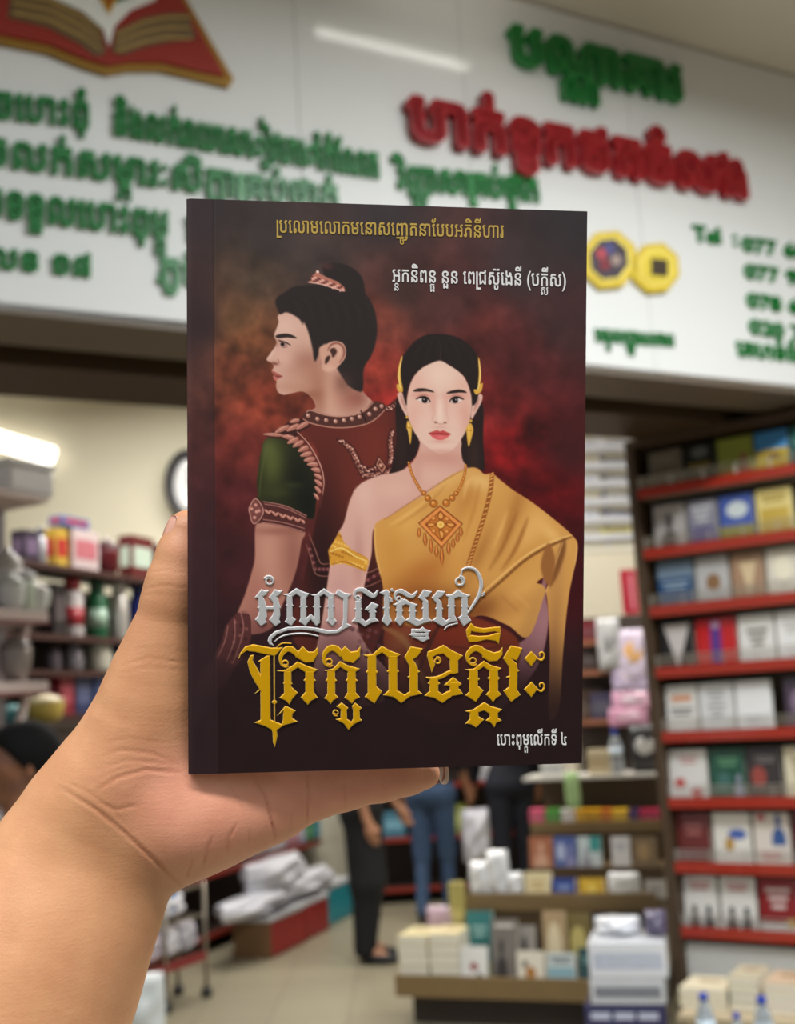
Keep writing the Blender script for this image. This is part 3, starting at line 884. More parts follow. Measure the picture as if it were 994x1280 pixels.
# ------------------------------------------------------------------ white magazine rack and goods behind the novel's right edge
MR = Frame((at(765, 620, 8.4).x, 8.4), 12)
rack = thing('magazine_rack', 'white wire magazine rack on the rear wall side beside the bookcase', 'rack', MR.w(0, 0, 0), MR.rz)
wht = M((206, 208, 216), .35, noise=.02)
ul, zlo = MR.uz(722, 684)
ur, zhi = MR.uz(798, 545)
f_ = MB()
for u in (ul, (ul + ur) / 2 - .03, ur):
    f_.box(u - .014, u + .014, 0, .03, .0, zhi)
f_.build('rack_frame', wht, rack)
ys = (548, 568, 590, 612, 634, 656, 678)
for k in range(6):
    zz = MR.uz(760, ys[k + 1])[1]
    MB().box(ul - .01, ur + .01, -.12, -.001, zz, zz + .012).box(ul - .01, ur + .01, -.132, -.121, zz, zz + .05).build('rack_tray', wht, rack)
for k, (nm, rgb, pic) in enumerate((('white sheet', (224, 226, 232), (120, 126, 150)), ('black', (34, 34, 40), (150, 150, 160)), ('charcoal', (52, 54, 64), (190, 190, 200)), ('grey', (112, 118, 124), (220, 220, 220)), ('navy', (30, 36, 70), (150, 150, 180)), ('pale yellow', (214, 204, 110), (170, 160, 90)))):
    uc, z0, w, h = MR.bb(752, ys[k] + 4, 790, ys[k + 1] - 3, -.06)
    zz = MR.uz(760, ys[k + 1])[1]
    book(f'{nm} magazine in the {ordn[k] if k < 5 else "lowest"} tray of the white wire rack', 'magazine', MR.w(uc, -.07, zz + .0125), MR.rz, w, .092, .012, rgb, [('cover_title', .1, .9, .55, .9, pic, 't', 2)], 'magazines in the white rack', lean=.25, name='magazine')
    uc2 = MR.bb(728, ys[k] + 4, 748, ys[k + 1] - 3, -.06)[0]
    if k % 2 == 0:
        book(f'white notebook in the {ordn[k]} tray of the white wire rack', 'notebook', MR.w(uc2, -.07, zz + .0125), MR.rz, w * .55, .09, .012, (206, 210, 220), [('cover_title', .1, .9, .5, .8, (150, 160, 190), 't', 2)], 'notebooks in the white rack', lean=.25, name='notebook')
# cream cabinet below the rack with a red sign on its door
CB = Frame((at(765, 730, 7.9).x, 7.9), 8)
uc, zb, w, h = CB.bb(700, 690, 796, 768)
cab = thing('cabinet', 'cream cabinet under the white wire rack with a red notice', 'cabinet', CB.w(uc, 0, 0), CB.rz)
MB().box(-w / 2, w / 2, .0, .26, .0, zb + h, bev=.006).build('cabinet_body', M((214, 206, 184), .5), cab)
MB().box(-w / 2 - .01, w / 2 + .01, -.01, .265, zb + h + .0005, zb + h + .035, bev=.004).build('cabinet_top', M((222, 218, 204), .45), cab)
u0, zz0, w0, h0 = CB.bb(777, 712, 797, 768)
nt_ = MB().box(u0 - uc - w0 / 2, u0 - uc + w0 / 2, -.005, -.0005, zz0, zz0 + h0).build('notice', M((176, 16, 46), .35), cab)
MB().box(u0 - uc - w0 * .05, u0 - uc + w0 * .3, -.007, -.0055, zz0 + h0 * .1, zz0 + h0 * .9).build('notice_print', M((200, 110, 124), .35, noise=.4, scale=60), nt_)

# hanging goods between the novel and the bookcase
HG = Frame((at(775, 850, 7.3).x, 7.3), 0)
hang = thing('goods_rack', 'dark narrow goods rack of pegs and shelves between the novel and the bookcase', 'rack', HG.w(0, 0, 0), HG.rz)
ul, ur = HG.uz(724, 860)[0], HG.uz(828, 860)[0]
zr0, zr1 = HG.uz(775, 985)[1], HG.uz(775, 768)[1]
MB().box(ul, ur, .16, .18, 0, zr1).build('peg_board', M((64, 54, 48), .6), hang)
shy = (800, 838, 900, 985)
for y in shy:
    z = HG.uz(775, y)[1]
    MB().box(ul, ur - .18, .02, .159, z - .012, z).box(ul, ur - .18, .005, .019, z - .02, z + .012).build('rack_shelf', M((150, 96, 70), .5), hang)
GH = 'goods hanging and standing right of the novel'
for lab, box, rgb, part in (
    ('clear blister packet hanging high right of the novel', (748, 772, 778, 838), (190, 190, 190), ('packet_card', (150, 150, 152))),
    ('pastel balloon packet hanging beside the bookcase', (772, 786, 812, 852), (214, 200, 220), ('packet_card', (230, 180, 120))),
    ('lilac and white packet hanging under the pastel one', (766, 826, 816, 866), (196, 180, 208), ('packet_card', (236, 220, 236))),
    ('pink and white packet hanging lower beside the bookcase', (766, 862, 818, 888), (222, 170, 196), ('packet_card', (240, 220, 230))),
    ('pale pink packet with a dark top above the black bag', (762, 884, 812, 908), (206, 150, 176), ('packet_card', (236, 206, 220)))):
    soft('hanging_packet', lab, 'packet', HG, box[0], box[1], box[2], box[3], -.02 - random.random() * .03, rgb, GH, None, part, .06, .12, .4)
for lab, x0, y0, x1, y1, rgb in (('maroon box on the upper goods shelf', 726, 776, 746, 800, (110, 26, 36)), ('dark box on the second goods shelf', 726, 808, 752, 838, (60, 44, 40)),
                                 ('brown box on the third goods shelf', 726, 862, 756, 900, (92, 72, 58)), ('violet box on the third goods shelf', 740, 866, 766, 900, (66, 62, 86))):
    z = HG.uz(775, y1)[1]
    carton('carton', lab, 'box', HG, x0, y0, x1, y1, .04 if 'brown' not in lab else .09, rgb, tuple(int(q * .6) + 50 for q in rgb), GH, z + .0005, .06)
# ================================================================== left side of the shop
LF = Frame((-1.95, 6.3), 70)
ol, oz = LF.uz(-60, 840)
orr = LF.uz(400, 1040)[0]
dark_w = M((58, 44, 38), .6, noise=.15, scale=10)
lrack = thing('goods_shelving', 'dark wall shelving of flasks and toys along the left side of the shop', 'shelving', LF.w(0, 0, 0), LF.rz)
MB().box(ol - .3, orr, .30, .32, 0, 2.35).build('back_panel', dark_w, lrack)
rows_l = [LF.uz(140, y, .05)[1] for y in (720, 800, 841, 892)]
zlow = LF.uz(330, 1072, -.02)[1]
for k, z in enumerate(rows_l + [zlow, zlow - .38]):
    sh = MB().box(ol - .3, orr, .0, .299, z - .022, z - .002).build('shelf', dark_w, lrack)
    MB().box(ol - .3, orr, -.015, -.001, z - .03, z + .004, bev=.002).build('shelf_edge', M((150, 50, 36) if k >= 4 else (72, 44, 40), .4), sh)
def flask(name, label, cat, fr, x0, y0, x1, y1, c, rgb, cap, group, z0, metal=0.0, shape='flask', band=None):
    u, zb, w, h = fr.bb(x0, y0, x1, y1, c)
    h += zb - z0
    # the plane runs away from the eye, so widen by the true aspect of the picture box
    r = h * .5 * (x1 - x0) / max(1, (y1 - y0))
    b = thing(name, label, cat, fr.w(u, c, z0 + .0004), fr.rz, group)
    if shape == 'flask':
        pr = [(r * .92, 0), (r, h * .03), (r, h * .66), (r * .82, h * .74), (r * .7, h * .77)]
        cp = [(r * .72, h * .772), (r * .74, h * .95), (r * .6, h)]
    elif shape == 'jar':
        pr = [(r * .8, 0), (r, h * .12), (r, h * .62), (r * .86, h * .74)]
        cp = [(r * .9, h * .742), (r * .9, h * .88), (r * .3, h * .96), (r * .25, h)]
    else:                                           # bowl or pot
        pr = [(r * .55, 0), (r * .9, h * .25), (r, h * .6), (r * .98, h * .7)]
        cp = [(r * 1.02, h * .702), (r * .9, h * .8), (r * .3, h * .92), (r * .14, h)]
    MB().lathe(pr, 22).build('body', M(rgb, .22, metal, noise=.08), b, True)
    MB().lathe(cp, 22).build('lid', M(cap, .25, metal * .6, noise=.05), b, True)
    if band:
        MB().lathe([(r * 1.01, h * .2), (r * 1.012, h * .5)], 22).build('printed_band', M(band, .3, noise=.3, scale=40), b, True)
    return b
GLF = 'goods on the left wall shelving'
z1, z2, z3, z4 = rows_l
c0 = .11
def lbox(label, x0, y0, x1, y1, rgb, band, z, cat='box', nm='carton', d=.1):
    uc, zb, w, h = LF.bb(x0, y0, x1, y1, c0)
    h += zb - z
    r = thing(nm, label, cat, LF.w(uc, c0 - d / 2, z + .0004), LF.rz, GLF)
    w = min(w, .26)
    MB().box(-w / 2, w / 2, 0, d, 0, h, bev=.004).build('box_body', M(rgb, .35), r)
    MB().box(-w * .4, w * .4, -.0015, -.0004, h * .3, h * .75).build('printed_band', M(band, .35, noise=.4, scale=40), r)
    MB().box(-w / 2 - .0016, -w / 2 - .0004, d * .15, d * .85, h * .3, h * .75).build('side_print', M(band, .35, noise=.4, scale=40), r)
lbox('dark violet box high on the left shelving', 22, 664, 40, 720, (52, 40, 60), (120, 100, 130), z1)
flask('flask', 'silver flask on the top left shelf beside the dark violet box', 'flask', LF, 41, 660, 60, 720, c0, (190, 190, 196), (120, 120, 126), GLF, z1, .5)
lbox('narrow yellow and red box on the top left shelf', 61, 662, 76, 720, (196, 160, 60), (180, 40, 40), z1)
lbox('white box with a pink picture on the top left shelf', 79, 664, 118, 714, (204, 186, 186), (190, 110, 120), z1)
lbox('blue pack lying over the pink pictured box', 64, 648, 108, 664, (76, 110, 170), (180, 60, 70), LF.bb(79, 664, 118, 714, c0)[1] + LF.bb(79, 664, 118, 714, c0)[3] + .004)
flask('handbag_pot', 'maroon pot with a dark lid on the top left shelf', 'pot', LF, 116, 672, 150, 722, c0, (92, 22, 30), (60, 16, 22), GLF, z1, 0, 'pot')
lbox('maroon box with a pale green oval nearest the thumb', 150, 672, 190, 722, (96, 24, 28), (190, 206, 190), z1)
flask('flask', 'white flask with a red print on the second left shelf', 'flask', LF, 76, 722, 104, 800, c0, (208, 200, 200), (150, 40, 50), GLF, z2, 0, 'flask', (170, 50, 60))
flask('flask', 'green flask with a white band on the second left shelf', 'flask', LF, 108, 724, 134, 800, c0, (36, 100, 66), (30, 70, 50), GLF, z2, 0, 'flask', (160, 190, 170))
flask('flask', 'tall silver flask on the second left shelf', 'flask', LF, 137, 726, 160, 800, c0, (206, 202, 198), (190, 186, 182), GLF, z2, .5)
flask('flask', 'blue flask on the second left shelf by the thumb', 'flask', LF, 162, 730, 184, 800, c0, (40, 50, 130), (30, 36, 90), GLF, z2)
flask('jar', 'small silver jar on the third left shelf', 'jar', LF, 78, 804, 104, 841, c0, (150, 146, 156), (120, 116, 126), GLF, z3, .4, 'jar')
flask('jar', 'round white jar on the third left shelf', 'jar', LF, 108, 802, 140, 841, c0, (226, 222, 206), (200, 206, 196), GLF, z3, 0, 'jar')
flask('jar', 'grey jar left of the silver jar on the third left shelf', 'jar', LF, 56, 806, 76, 841, c0, (110, 100, 110), (70, 60, 66), GLF, z3, 0, 'jar')
for k, (x0, x1, rgb, nm) in enumerate(((66, 84, (150, 40, 56), 'red'), (86, 106, (56, 66, 110), 'slate blue'), (110, 130, (60, 80, 140), 'blue'), (134, 152, (70, 50, 80), 'violet'))):
    lbox(f'{nm} box in the row on the fourth left shelf', x0, 846, x1, 892, rgb, tuple(min(255, q + 50) for q in rgb), z4)
for k, (lab, x0, x1, y0, zz, rgb, bnd) in enumerate((
    ('dark red bag shaped box at the right end of the top left shelf', 192, 214, 684, z1, (84, 20, 26), (120, 40, 44)),
    ('black tin between the white flask and the left edge of the second shelf', 58, 74, 730, z2, (40, 34, 38), (90, 80, 84)),
    ('crimson tin beside the blue flask on the second left shelf', 186, 202, 740, z2, (120, 26, 40), (170, 90, 96)),
    ('dark blue box on the third left shelf beside the round white jar', 142, 158, 806, z3, (50, 56, 92), (120, 126, 150)),
    ('black box on the third left shelf nearest the hand', 160, 176, 810, z3, (36, 34, 38), (80, 76, 80)))):
    lbox(lab, x0, y0, x1, (722, 800, 800, 841, 841)[k], rgb, bnd, zz)
# pale shelf unit standing nearer at the left edge
WF = Frame((at(20, 845, 4.6).x, 4.6), 62)
wl, wz = WF.uz(-70, 850)
wr, _ = WF.uz(66, 850)
wt1, wt2 = WF.uz(20, 762)[1], WF.uz(20, 852)[1]
pale = M((196, 178, 172), .45, noise=.05)
wr2 = wr - .02
ws = thing('display_shelf', 'pale pink display shelf of glassware at the left edge', 'shelf unit', WF.w(0, 0, 0), WF.rz)
for zz in (wt1, wt2):
    b = MB().box(wl, wr2, 0, .26, zz - .05, zz, bev=.004).build('shelf', pale, ws)
    MB().box(wl, wr2, -.006, -.0005, zz - .055, zz - .044).build('shelf_trim', M((112, 40, 40), .5), b)
    MB().prism([(wr2 - .002, zz - .052), (wr2 - .026, zz - .052), (wr2 - .10, zz - .26), (wr2 - .08, zz - .26)], .1, .13, Matrix(((1, 0, 0, 0), (0, 0, 1, 0), (0, 1, 0, 0), (0, 0, 0, 1)))).build('bracket', pale, b)
MB().box(wl, wr2, 0, .26, wt1 + .47, wt1 + .5, bev=.004).build('shelf', pale, ws)
MB().box(wl, wr2, .262, .275, 0, wt1 + .5).build('back_panel', M((120, 112, 116), .5), ws)
GW = 'wares on the pale display shelf'
glass_w = (206, 208, 206)
for lab, x0, y0, x1, y1, c, rgb, cap, sh in (
    ('white round pot with a knob lid on the pale shelf', -6, 680, 24, 712, .16, (216, 212, 208), (190, 186, 180), 'pot'),
    ('clear glass bowl at the left of the pale shelf', 2, 716, 26, 750, .10, glass_w, (190, 196, 190), 'pot'),
    ('clear glass jar with green print on the pale shelf', 20, 712, 42, 752, .10, (196, 206, 190), (190, 190, 190), 'jar'),
    ('small clear glass pot at the right end of the pale shelf', 36, 728, 56, 752, .09, glass_w, (206, 200, 196), 'pot'),
    ('silver pot on the lower pale shelf', 4, 792, 34, 838, .10, (150, 140, 136), (120, 112, 110), 'pot')):
    zt = wt1 if 'lower' not in lab else wt2
    if 'round pot' in lab:
        continue
    flask('glass_pot' if 'glass' in lab else 'pot', lab, 'pot', WF, x0, y0, x1, y1, c, rgb, cap, GW, zt, .3 if 'silver' in lab else 0, sh)
u_, z_, w_, h_ = WF.bb(-10, 628, 48, 656, .12)
cooker = thing('storage_box', 'white rounded plastic box on top of the left display shelf', 'box', WF.w(u_, .02, wt1 + .5 + .0004), WF.rz)
MB().box(-w_ / 2, w_ / 2, 0, .25, 0, .12, bev=.02).build('box_body', M((206, 206, 208), .3), cooker, False)
MB().box(-w_ / 2 - .005, w_ / 2 + .005, -.005, .255, .1205, .15, bev=.01).build('lid', M((214, 214, 216), .3), cooker)
flask('pot', 'white round lidded pot on the pale shelf against the panel', 'pot', WF, -6, 684, 24, 752, .20, (216, 212, 208), (190, 186, 180), GW, wt1, 0, 'pot')
for lab, x0, y0, x1, y1, rgb, cap, sh in (
    ('golden round pot left of the hand below the pale shelf', 34, 866, 80, 905, (206, 180, 90), (220, 206, 170), 'pot'),
    ('teal round pot at the left edge above the dark haired person', -4, 880, 34, 906, (70, 130, 136), (110, 150, 150), 'pot')):
    z_b = LF.uz((x0 + x1) / 2, y1, -.35)[1]
    flask('pot', lab, 'pot', LF, x0, y0, x1, y1, -.20, rgb, cap, 'round pots low at the left', z_b, .0, sh)
lg = LF.uz(20, 906, -.35)[1]
u0_, u1_ = LF.uz(-60, 906, -.2)[0], LF.uz(84, 906, -.2)[0]
cn = thing('counter', 'dark low counter under the round pots at the left', 'counter', LF.w((u0_ + u1_) / 2, -.2, 0), LF.rz)
MB().box(-(u1_ - u0_) / 2, (u1_ - u0_) / 2, -.17, .15, 0, lg - .03).build('counter_body', dark_w, cn)
MB().box(-(u1_ - u0_) / 2 - .01, (u1_ - u0_) / 2 + .01, -.18, .16, lg - .0295, lg, bev=.004).build('countertop', M((70, 60, 54), .4), cn)

# fluorescent batten and mirror on the rear wall
tb = thing('fluorescent_lamp', 'lit white fluorescent batten on the cream rear wall at the left', 'lamp', at(20, 556, 9.5))
a, b = at(-60, 533, 9.50), at(66, 571, 9.50)
ang = math.atan2(b.z - a.z, b.x - a.x)
L_ = (b - a).length
tb.location = ((a.x + b.x) / 2, 9.5, (a.z + b.z) / 2)
tb.rotation_euler = (0, -ang, 0)
MB().box(-L_ / 2, L_ / 2, .04, .09, -.03, .03, bev=.004).build('lamp_body', M((230, 230, 226), .4), tb)
MB().tube([(-L_ / 2, -.01, 0), (L_ / 2, -.01, 0)], .085, 16).build('lamp_tube', M((255, 250, 240), .4, emit=2.6, noise=0), tb, True)
mirror = thing('wall_clock', 'oval black framed clock on the rear wall beside the thumb', 'clock', at(236, 606, 9.50))
om, im = MB(), MB()
om.tube([(.165 * math.cos(t * math.pi / 14), -.03, .27 * math.sin(t * math.pi / 14)) for t in range(28)], .045, 10, closed=True)
om.build('clock_frame', M((26, 24, 26), .35), mirror, True)
im.prism([(.15 * math.cos(t * math.pi / 14), .25 * math.sin(t * math.pi / 14)) for t in range(28)], -.02, .01, Matrix(((1, 0, 0, 0), (0, 0, 1, 0), (0, 1, 0, 0), (0, 0, 0, 1)))).build('clock_face', M((214, 214, 214), .3), mirror)
MB().box(-.006, .006, -.026, -.021, -.01, .14).box(-.006, .08, -.026, -.021, -.006, .006).build('clock_hand', M((60, 60, 60), .4), mirror)

# low goods below the hand
def floor_box(label, x, y, w, d, h, rgb, face=None, nm='storage_box', rz=70):
    p = on_floor(x, y)
    r = thing(nm, label, 'box', p, math.radians(rz))
    MB().box(0, w, 0, d, 0, h, bev=.006).build('box_body', M(rgb, .5), r)
    if face:
        MB().box(.012, w - .012, -.004, -.0005, .012, h - .012).build('front_face', M(face, .35, noise=.05), r)
    MB().box(-.006, w + .006, -.006, d + .006, h + .0005, h + .03, bev=.006).build('lid', M((190, 190, 194), .3), r)
floor_box('cardboard box with a red long side on the floor below the hand', 339, 1199, .50, .27, .22, (118, 88, 58), (150, 20, 26))
floor_box('dark red plastic box on the floor behind the cardboard box', 380, 1177, .42, .27, .22, (128, 20, 26), (140, 20, 26))
floor_box('teal plastic box on the floor beside the person in black trousers', 405, 1160, .60, .27, .24, (30, 136, 150), (30, 140, 156))
PB = Frame((on_floor(339, 1199).x, on_floor(339, 1199).y), 70)
for k, (lab, x0, y0, x1, y1, c) in enumerate((('large clear plastic sack lying on the cardboard box', 300, 1118, 372, 1165, .02), ('large clear plastic sack lying on the red and teal boxes', 362, 1090, 428, 1146, .04), ('grey white plastic sack behind the other sacks', 330, 1072, 392, 1112, .06))):
    uc, zb, w, h = PB.bb(x0, y0, x1, y1, c)
    soft('plastic_sack', lab, 'sack', PB, x0, y0, x1, y1, c, (206, 206, 214), 'clear plastic sacks below the hand', .27 if k < 2 else None, None, .25, .22, .5)
for k, (lab, x0, x1, y0, rgb) in enumerate((('violet and white pack on the low red edged shelf', 366, 375, 1028, (176, 176, 210)), ('green pack on the low red edged shelf', 377, 386, 1027, (70, 140, 90)), ('teal pack on the low red edged shelf', 388, 396, 1026, (40, 130, 150)),
        ('pale pack on the low red edged shelf nearest the palm', 330, 350, 1036, (190, 180, 186)), ('rose pack on the low red edged shelf', 352, 368, 1036, (176, 120, 130)), ('grey pack on the low red edged shelf', 306, 328, 1046, (150, 140, 146)))):
    uc, zb, w, h = LF.bb(x0, y0, x1, 1060, .1)
    r = thing('goods_pack', lab, 'pack', LF.w(uc, .05, zlow + .0004), LF.rz, 'packs on the low red edged shelf')
    MB().box(-w / 2, w / 2, 0, .12, 0, .15, bev=.005).build('box_body', M(rgb, .35), r)
    MB().box(-w * .4, w * .4, -.0015, -.0004, .05, .11).build('printed_band', M(tuple(min(255, q + 40) for q in rgb), .35, noise=.4, scale=40), r)

# wheeled wire trolley at the lower left
tw = on_floor(205, 1268)
TR = Frame((tw.x, tw.y), 62)
trolley = thing('wire_trolley', 'chrome wheeled wire trolley of clear packs behind the wrist', 'trolley', TR.w(0, 0, 0), TR.rz)
chrome = M((150, 140, 126), .3, .7, noise=.05)
ua_, ub_ = -.30, .36
for u in (ua_, 0.02, ub_):
    for c in (0, .2):
        lp = MB().tube([(u, c, .05), (u, c, .62)], .012, 10).build('leg', chrome, trolley, True)
        MB().lathe([(.02, .0), (.03, .004), (.03, .045), (.018, .055)], 14, (u, c, 0)).build('caster', M((40, 38, 38), .5), lp, True)
bs = MB()
for z in (.24, .44, .6):
    for c in (0, .2):
        bs.tube([(ua_, c, z), (ub_, c, z)], .007, 8)
    for k in range(9):
        u = ua_ + (ub_ - ua_) * k / 8
        bs.tube([(u, 0, z), (u, .2, z)], .004, 6)
bs.build('wire_deck', chrome, trolley)
MB().box(ua_ + .01, ub_ - .01, -.01, -.004, .2, .25, bev=.001).build('deck_edge', M((126, 40, 42), .4), trolley)
for k, (lab, u, z, w, h, rgb) in enumerate((('clear pack at the near end of the trolley deck', -.2, .25, .18, .15, (196, 190, 196)), ('clear rose pack in the middle of the trolley deck', -.02, .25, .16, .16, (190, 176, 184)), ('clear pack behind the middle leg of the trolley', .13, .25, .14, .15, (200, 196, 200)), ('grey clear pack at the far end of the trolley deck', .28, .25, .14, .16, (170, 166, 172)),
        ('white pack with a red mark on the upper trolley deck', -.16, .45, .24, .12, (206, 200, 204)), ('white pack on the upper trolley deck beside the middle leg', .14, .45, .26, .12, (210, 208, 212)))):
    r = soft('plastic_packet', lab, 'packet', TR, 0, 0, 10, 10, 0, rgb, 'clear packs on the trolley', None, None, .15, .15, .5)
    me = r.children[0].data
    xs_ = [v.co.x for v in me.vertices]
    zs_ = [v.co.z for v in me.vertices]
    kx, kz = w / max(1e-6, (max(xs_) - min(xs_))), h / max(1e-6, (max(zs_) - min(zs_)))
    for v in me.vertices:
        v.co = (v.co.x * kx, v.co.y, (v.co.z - min(zs_)) * kz)
    r.location = TR.w(u, .1, z + .009)
flask('round_tub', 'small blue lidded tub on the upper trolley deck', 'tub', TR, 196, 1146, 220, 1172, .1, (40, 100, 170), (50, 120, 190), None, .609, 0, 'pot')
pbag = soft('plastic_sack', 'white plastic bag on the floor under the forearm edge', 'sack', Frame((on_floor(165, 1300).x, on_floor(165, 1300).y), 10), 120, 1222, 206, 1310, -.16, (206, 212, 212), None, 0, None, .14, .25, .5)

# low shelving along the rear wall
RF = Frame((1.0, 9.2), 0)
rs = thing('rear_shelving', 'dark low shelving against the cream rear wall behind the shoppers', 'shelving', RF.w(0, 0, 0), 0)
MB().box(-1.55, 2.9, .30, .32, 0, 1.35).build('back_panel', dark_w, rs)
for z in (.12, .5, .9, 1.3):
    sh = MB().box(-1.55, 2.9, 0, .299, z - .02, z).build('shelf', dark_w, rs)
    MB().box(-1.55, 2.9, -.014, -.001, z - .03, z + .006).build('shelf_edge', M((150, 50, 36), .4), sh)
for k, (u, z, w, h, rgb, nm) in enumerate(((-.95, .5, .2, .26, (30, 60, 150), 'blue'), (-.7, .5, .22, .22, (150, 160, 70), 'lime'), (-.4, .9, .22, .28, (190, 190, 196), 'white'), (-1.2, .9, .2, .26, (120, 40, 50), 'maroon'), (.6, .9, .24, .3, (60, 60, 80), 'slate'), (.9, .9, .22, .26, (190, 150, 60), 'ochre'), (-1.42, .5, .18, .24, (170, 130, 110), 'tan'), (-1.18, .5, .18, .2, (70, 120, 140), 'teal'))):
    r = thing('carton', f'{nm} carton on the {"middle" if z == .5 else "upper"} shelf of the rear shelving', 'box', RF.w(u, .04, z + .0004), 0, 'cartons on the rear shelving')
    MB().box(-w / 2, w / 2, 0, .2, 0, h, bev=.005).build('box_body', M(rgb, .45), r)
    MB().box(-w * .4, w * .4, -.0015, -.0004, h * .3, h * .7).build('printed_band', M(tuple(min(255, q + 50) for q in rgb), .45, noise=.4, scale=40), r)

# ================================================================== smooth bodies grown from joints
def sdf_caps(P, caps, k):
    d = None
    for a, b, ra, rb in caps:
        a = np.array(a, np.float32)
        b = np.array(b, np.float32)
        ab = b - a
        L = float(ab @ ab) + 1e-12
        t = np.clip(((P - a) @ ab) / L, 0, 1)
        q = P - a - t[..., None] * ab
        e = np.sqrt((q * q).sum(-1)) - (ra + t * (rb - ra))
        if d is None:
            d = e
        else:
            h = np.clip(.5 + .5 * (d - e) / k, 0, 1)
            d = d + (e - d) * h - k * h * (1 - h)
    return d
def surface_nets(fn, lo, hi, h, snap=3):
    ax = [np.arange(lo[i], hi[i] + h, h, dtype=np.float32) for i in range(3)]
    G = np.stack(np.meshgrid(*ax, indexing='ij'), -1)
    D = np.empty(G.shape[:3], np.float32)
    for i in range(0, G.shape[0], 16):
        D[i:i + 16] = fn(G[i:i + 16])
    S = D < 0
    nx, ny, nz = D.shape
    c = [S[i:nx - 1 + i, j:ny - 1 + j, k:nz - 1 + k] for i in (0, 1) for j in (0, 1) for k in (0, 1)]
    tot = sum(q.astype(np.int8) for q in c)
    act = (tot > 0) & (tot < 8)
    idx = -np.ones(act.shape, np.int64)
    idx[act] = np.arange(act.sum())
    I = np.argwhere(act)
    acc = np.zeros((len(I), 3))
    cnt = np.zeros(len(I))
    corners = [(i, j, k) for i in (0, 1) for j in (0, 1) for k in (0, 1)]
    for p in corners:
        for axis in range(3):
            if p[axis] == 0:
                q = list(p)
                q[axis] = 1
                dp = D[I[:, 0] + p[0], I[:, 1] + p[1], I[:, 2] + p[2]]
                dq = D[I[:, 0] + q[0], I[:, 1] + q[1], I[:, 2] + q[2]]
                m = (dp < 0) != (dq < 0)
                t = np.where(m, dp / np.where(dp == dq, 1, dp - dq), 0)
                pos = np.array(p, float) + t[:, None] * (np.array(q) - np.array(p))
                acc[m] += pos[m]
                cnt[m] += 1
    V = (I + acc / cnt[:, None]) * h + np.array(lo)
    F = []
    for axis in range(3):
        u, v = (axis + 1) % 3, (axis + 2) % 3
        sl0 = [slice(None)] * 3
        sl1 = [slice(None)] * 3
        sl0[axis] = slice(0, -1)
        sl1[axis] = slice(1, None)
        A, B = S[tuple(sl0)], S[tuple(sl1)]
        E = np.argwhere(A != B)
        E = E[(E[:, u] > 0) & (E[:, v] > 0) & (E[:, u] < D.shape[u] - 1) & (E[:, v] < D.shape[v] - 1)]
        inside = A[tuple(E.T)]
        def cell(du, dv):
            q = E.copy()
            q[:, u] -= du
            q[:, v] -= dv
            return idx[tuple(q.T)]
        quad = np.stack([cell(1, 1), cell(0, 1), cell(0, 0), cell(1, 0)], 1)
        quad[~inside] = quad[~inside][:, ::-1]
        F.append(quad)
    F = np.concatenate(F)
    V = V.astype(np.float32)
    for _ in range(snap):
        e = h * .2
        d = fn(V)
        g = np.stack([fn(V + np.eye(3, dtype=np.float32)[i] * e) - fn(V - np.eye(3, dtype=np.float32)[i] * e) for i in range(3)], -1) / (2 * e)
        V = V - np.clip(d, -h * .5, h * .5)[:, None] * g / np.maximum((g * g).sum(-1), .05)[:, None]
        V = V.astype(np.float32)
    return V, F
def mesh_obj(name, V, F, mat, parent=None, smooth=True):
    me = bpy.data.meshes.new(name)
    me.from_pydata([tuple(map(float, p)) for p in V], [], [tuple(map(int, q)) for q in F])
    me.update()
    me.polygons.foreach_set('use_smooth', [smooth] * len(me.polygons))
    me.materials.append(mat)
    o = bpy.data.objects.new(name, me)
    COL.objects.link(o)
    if parent is not None:
        o.parent = parent
    return o

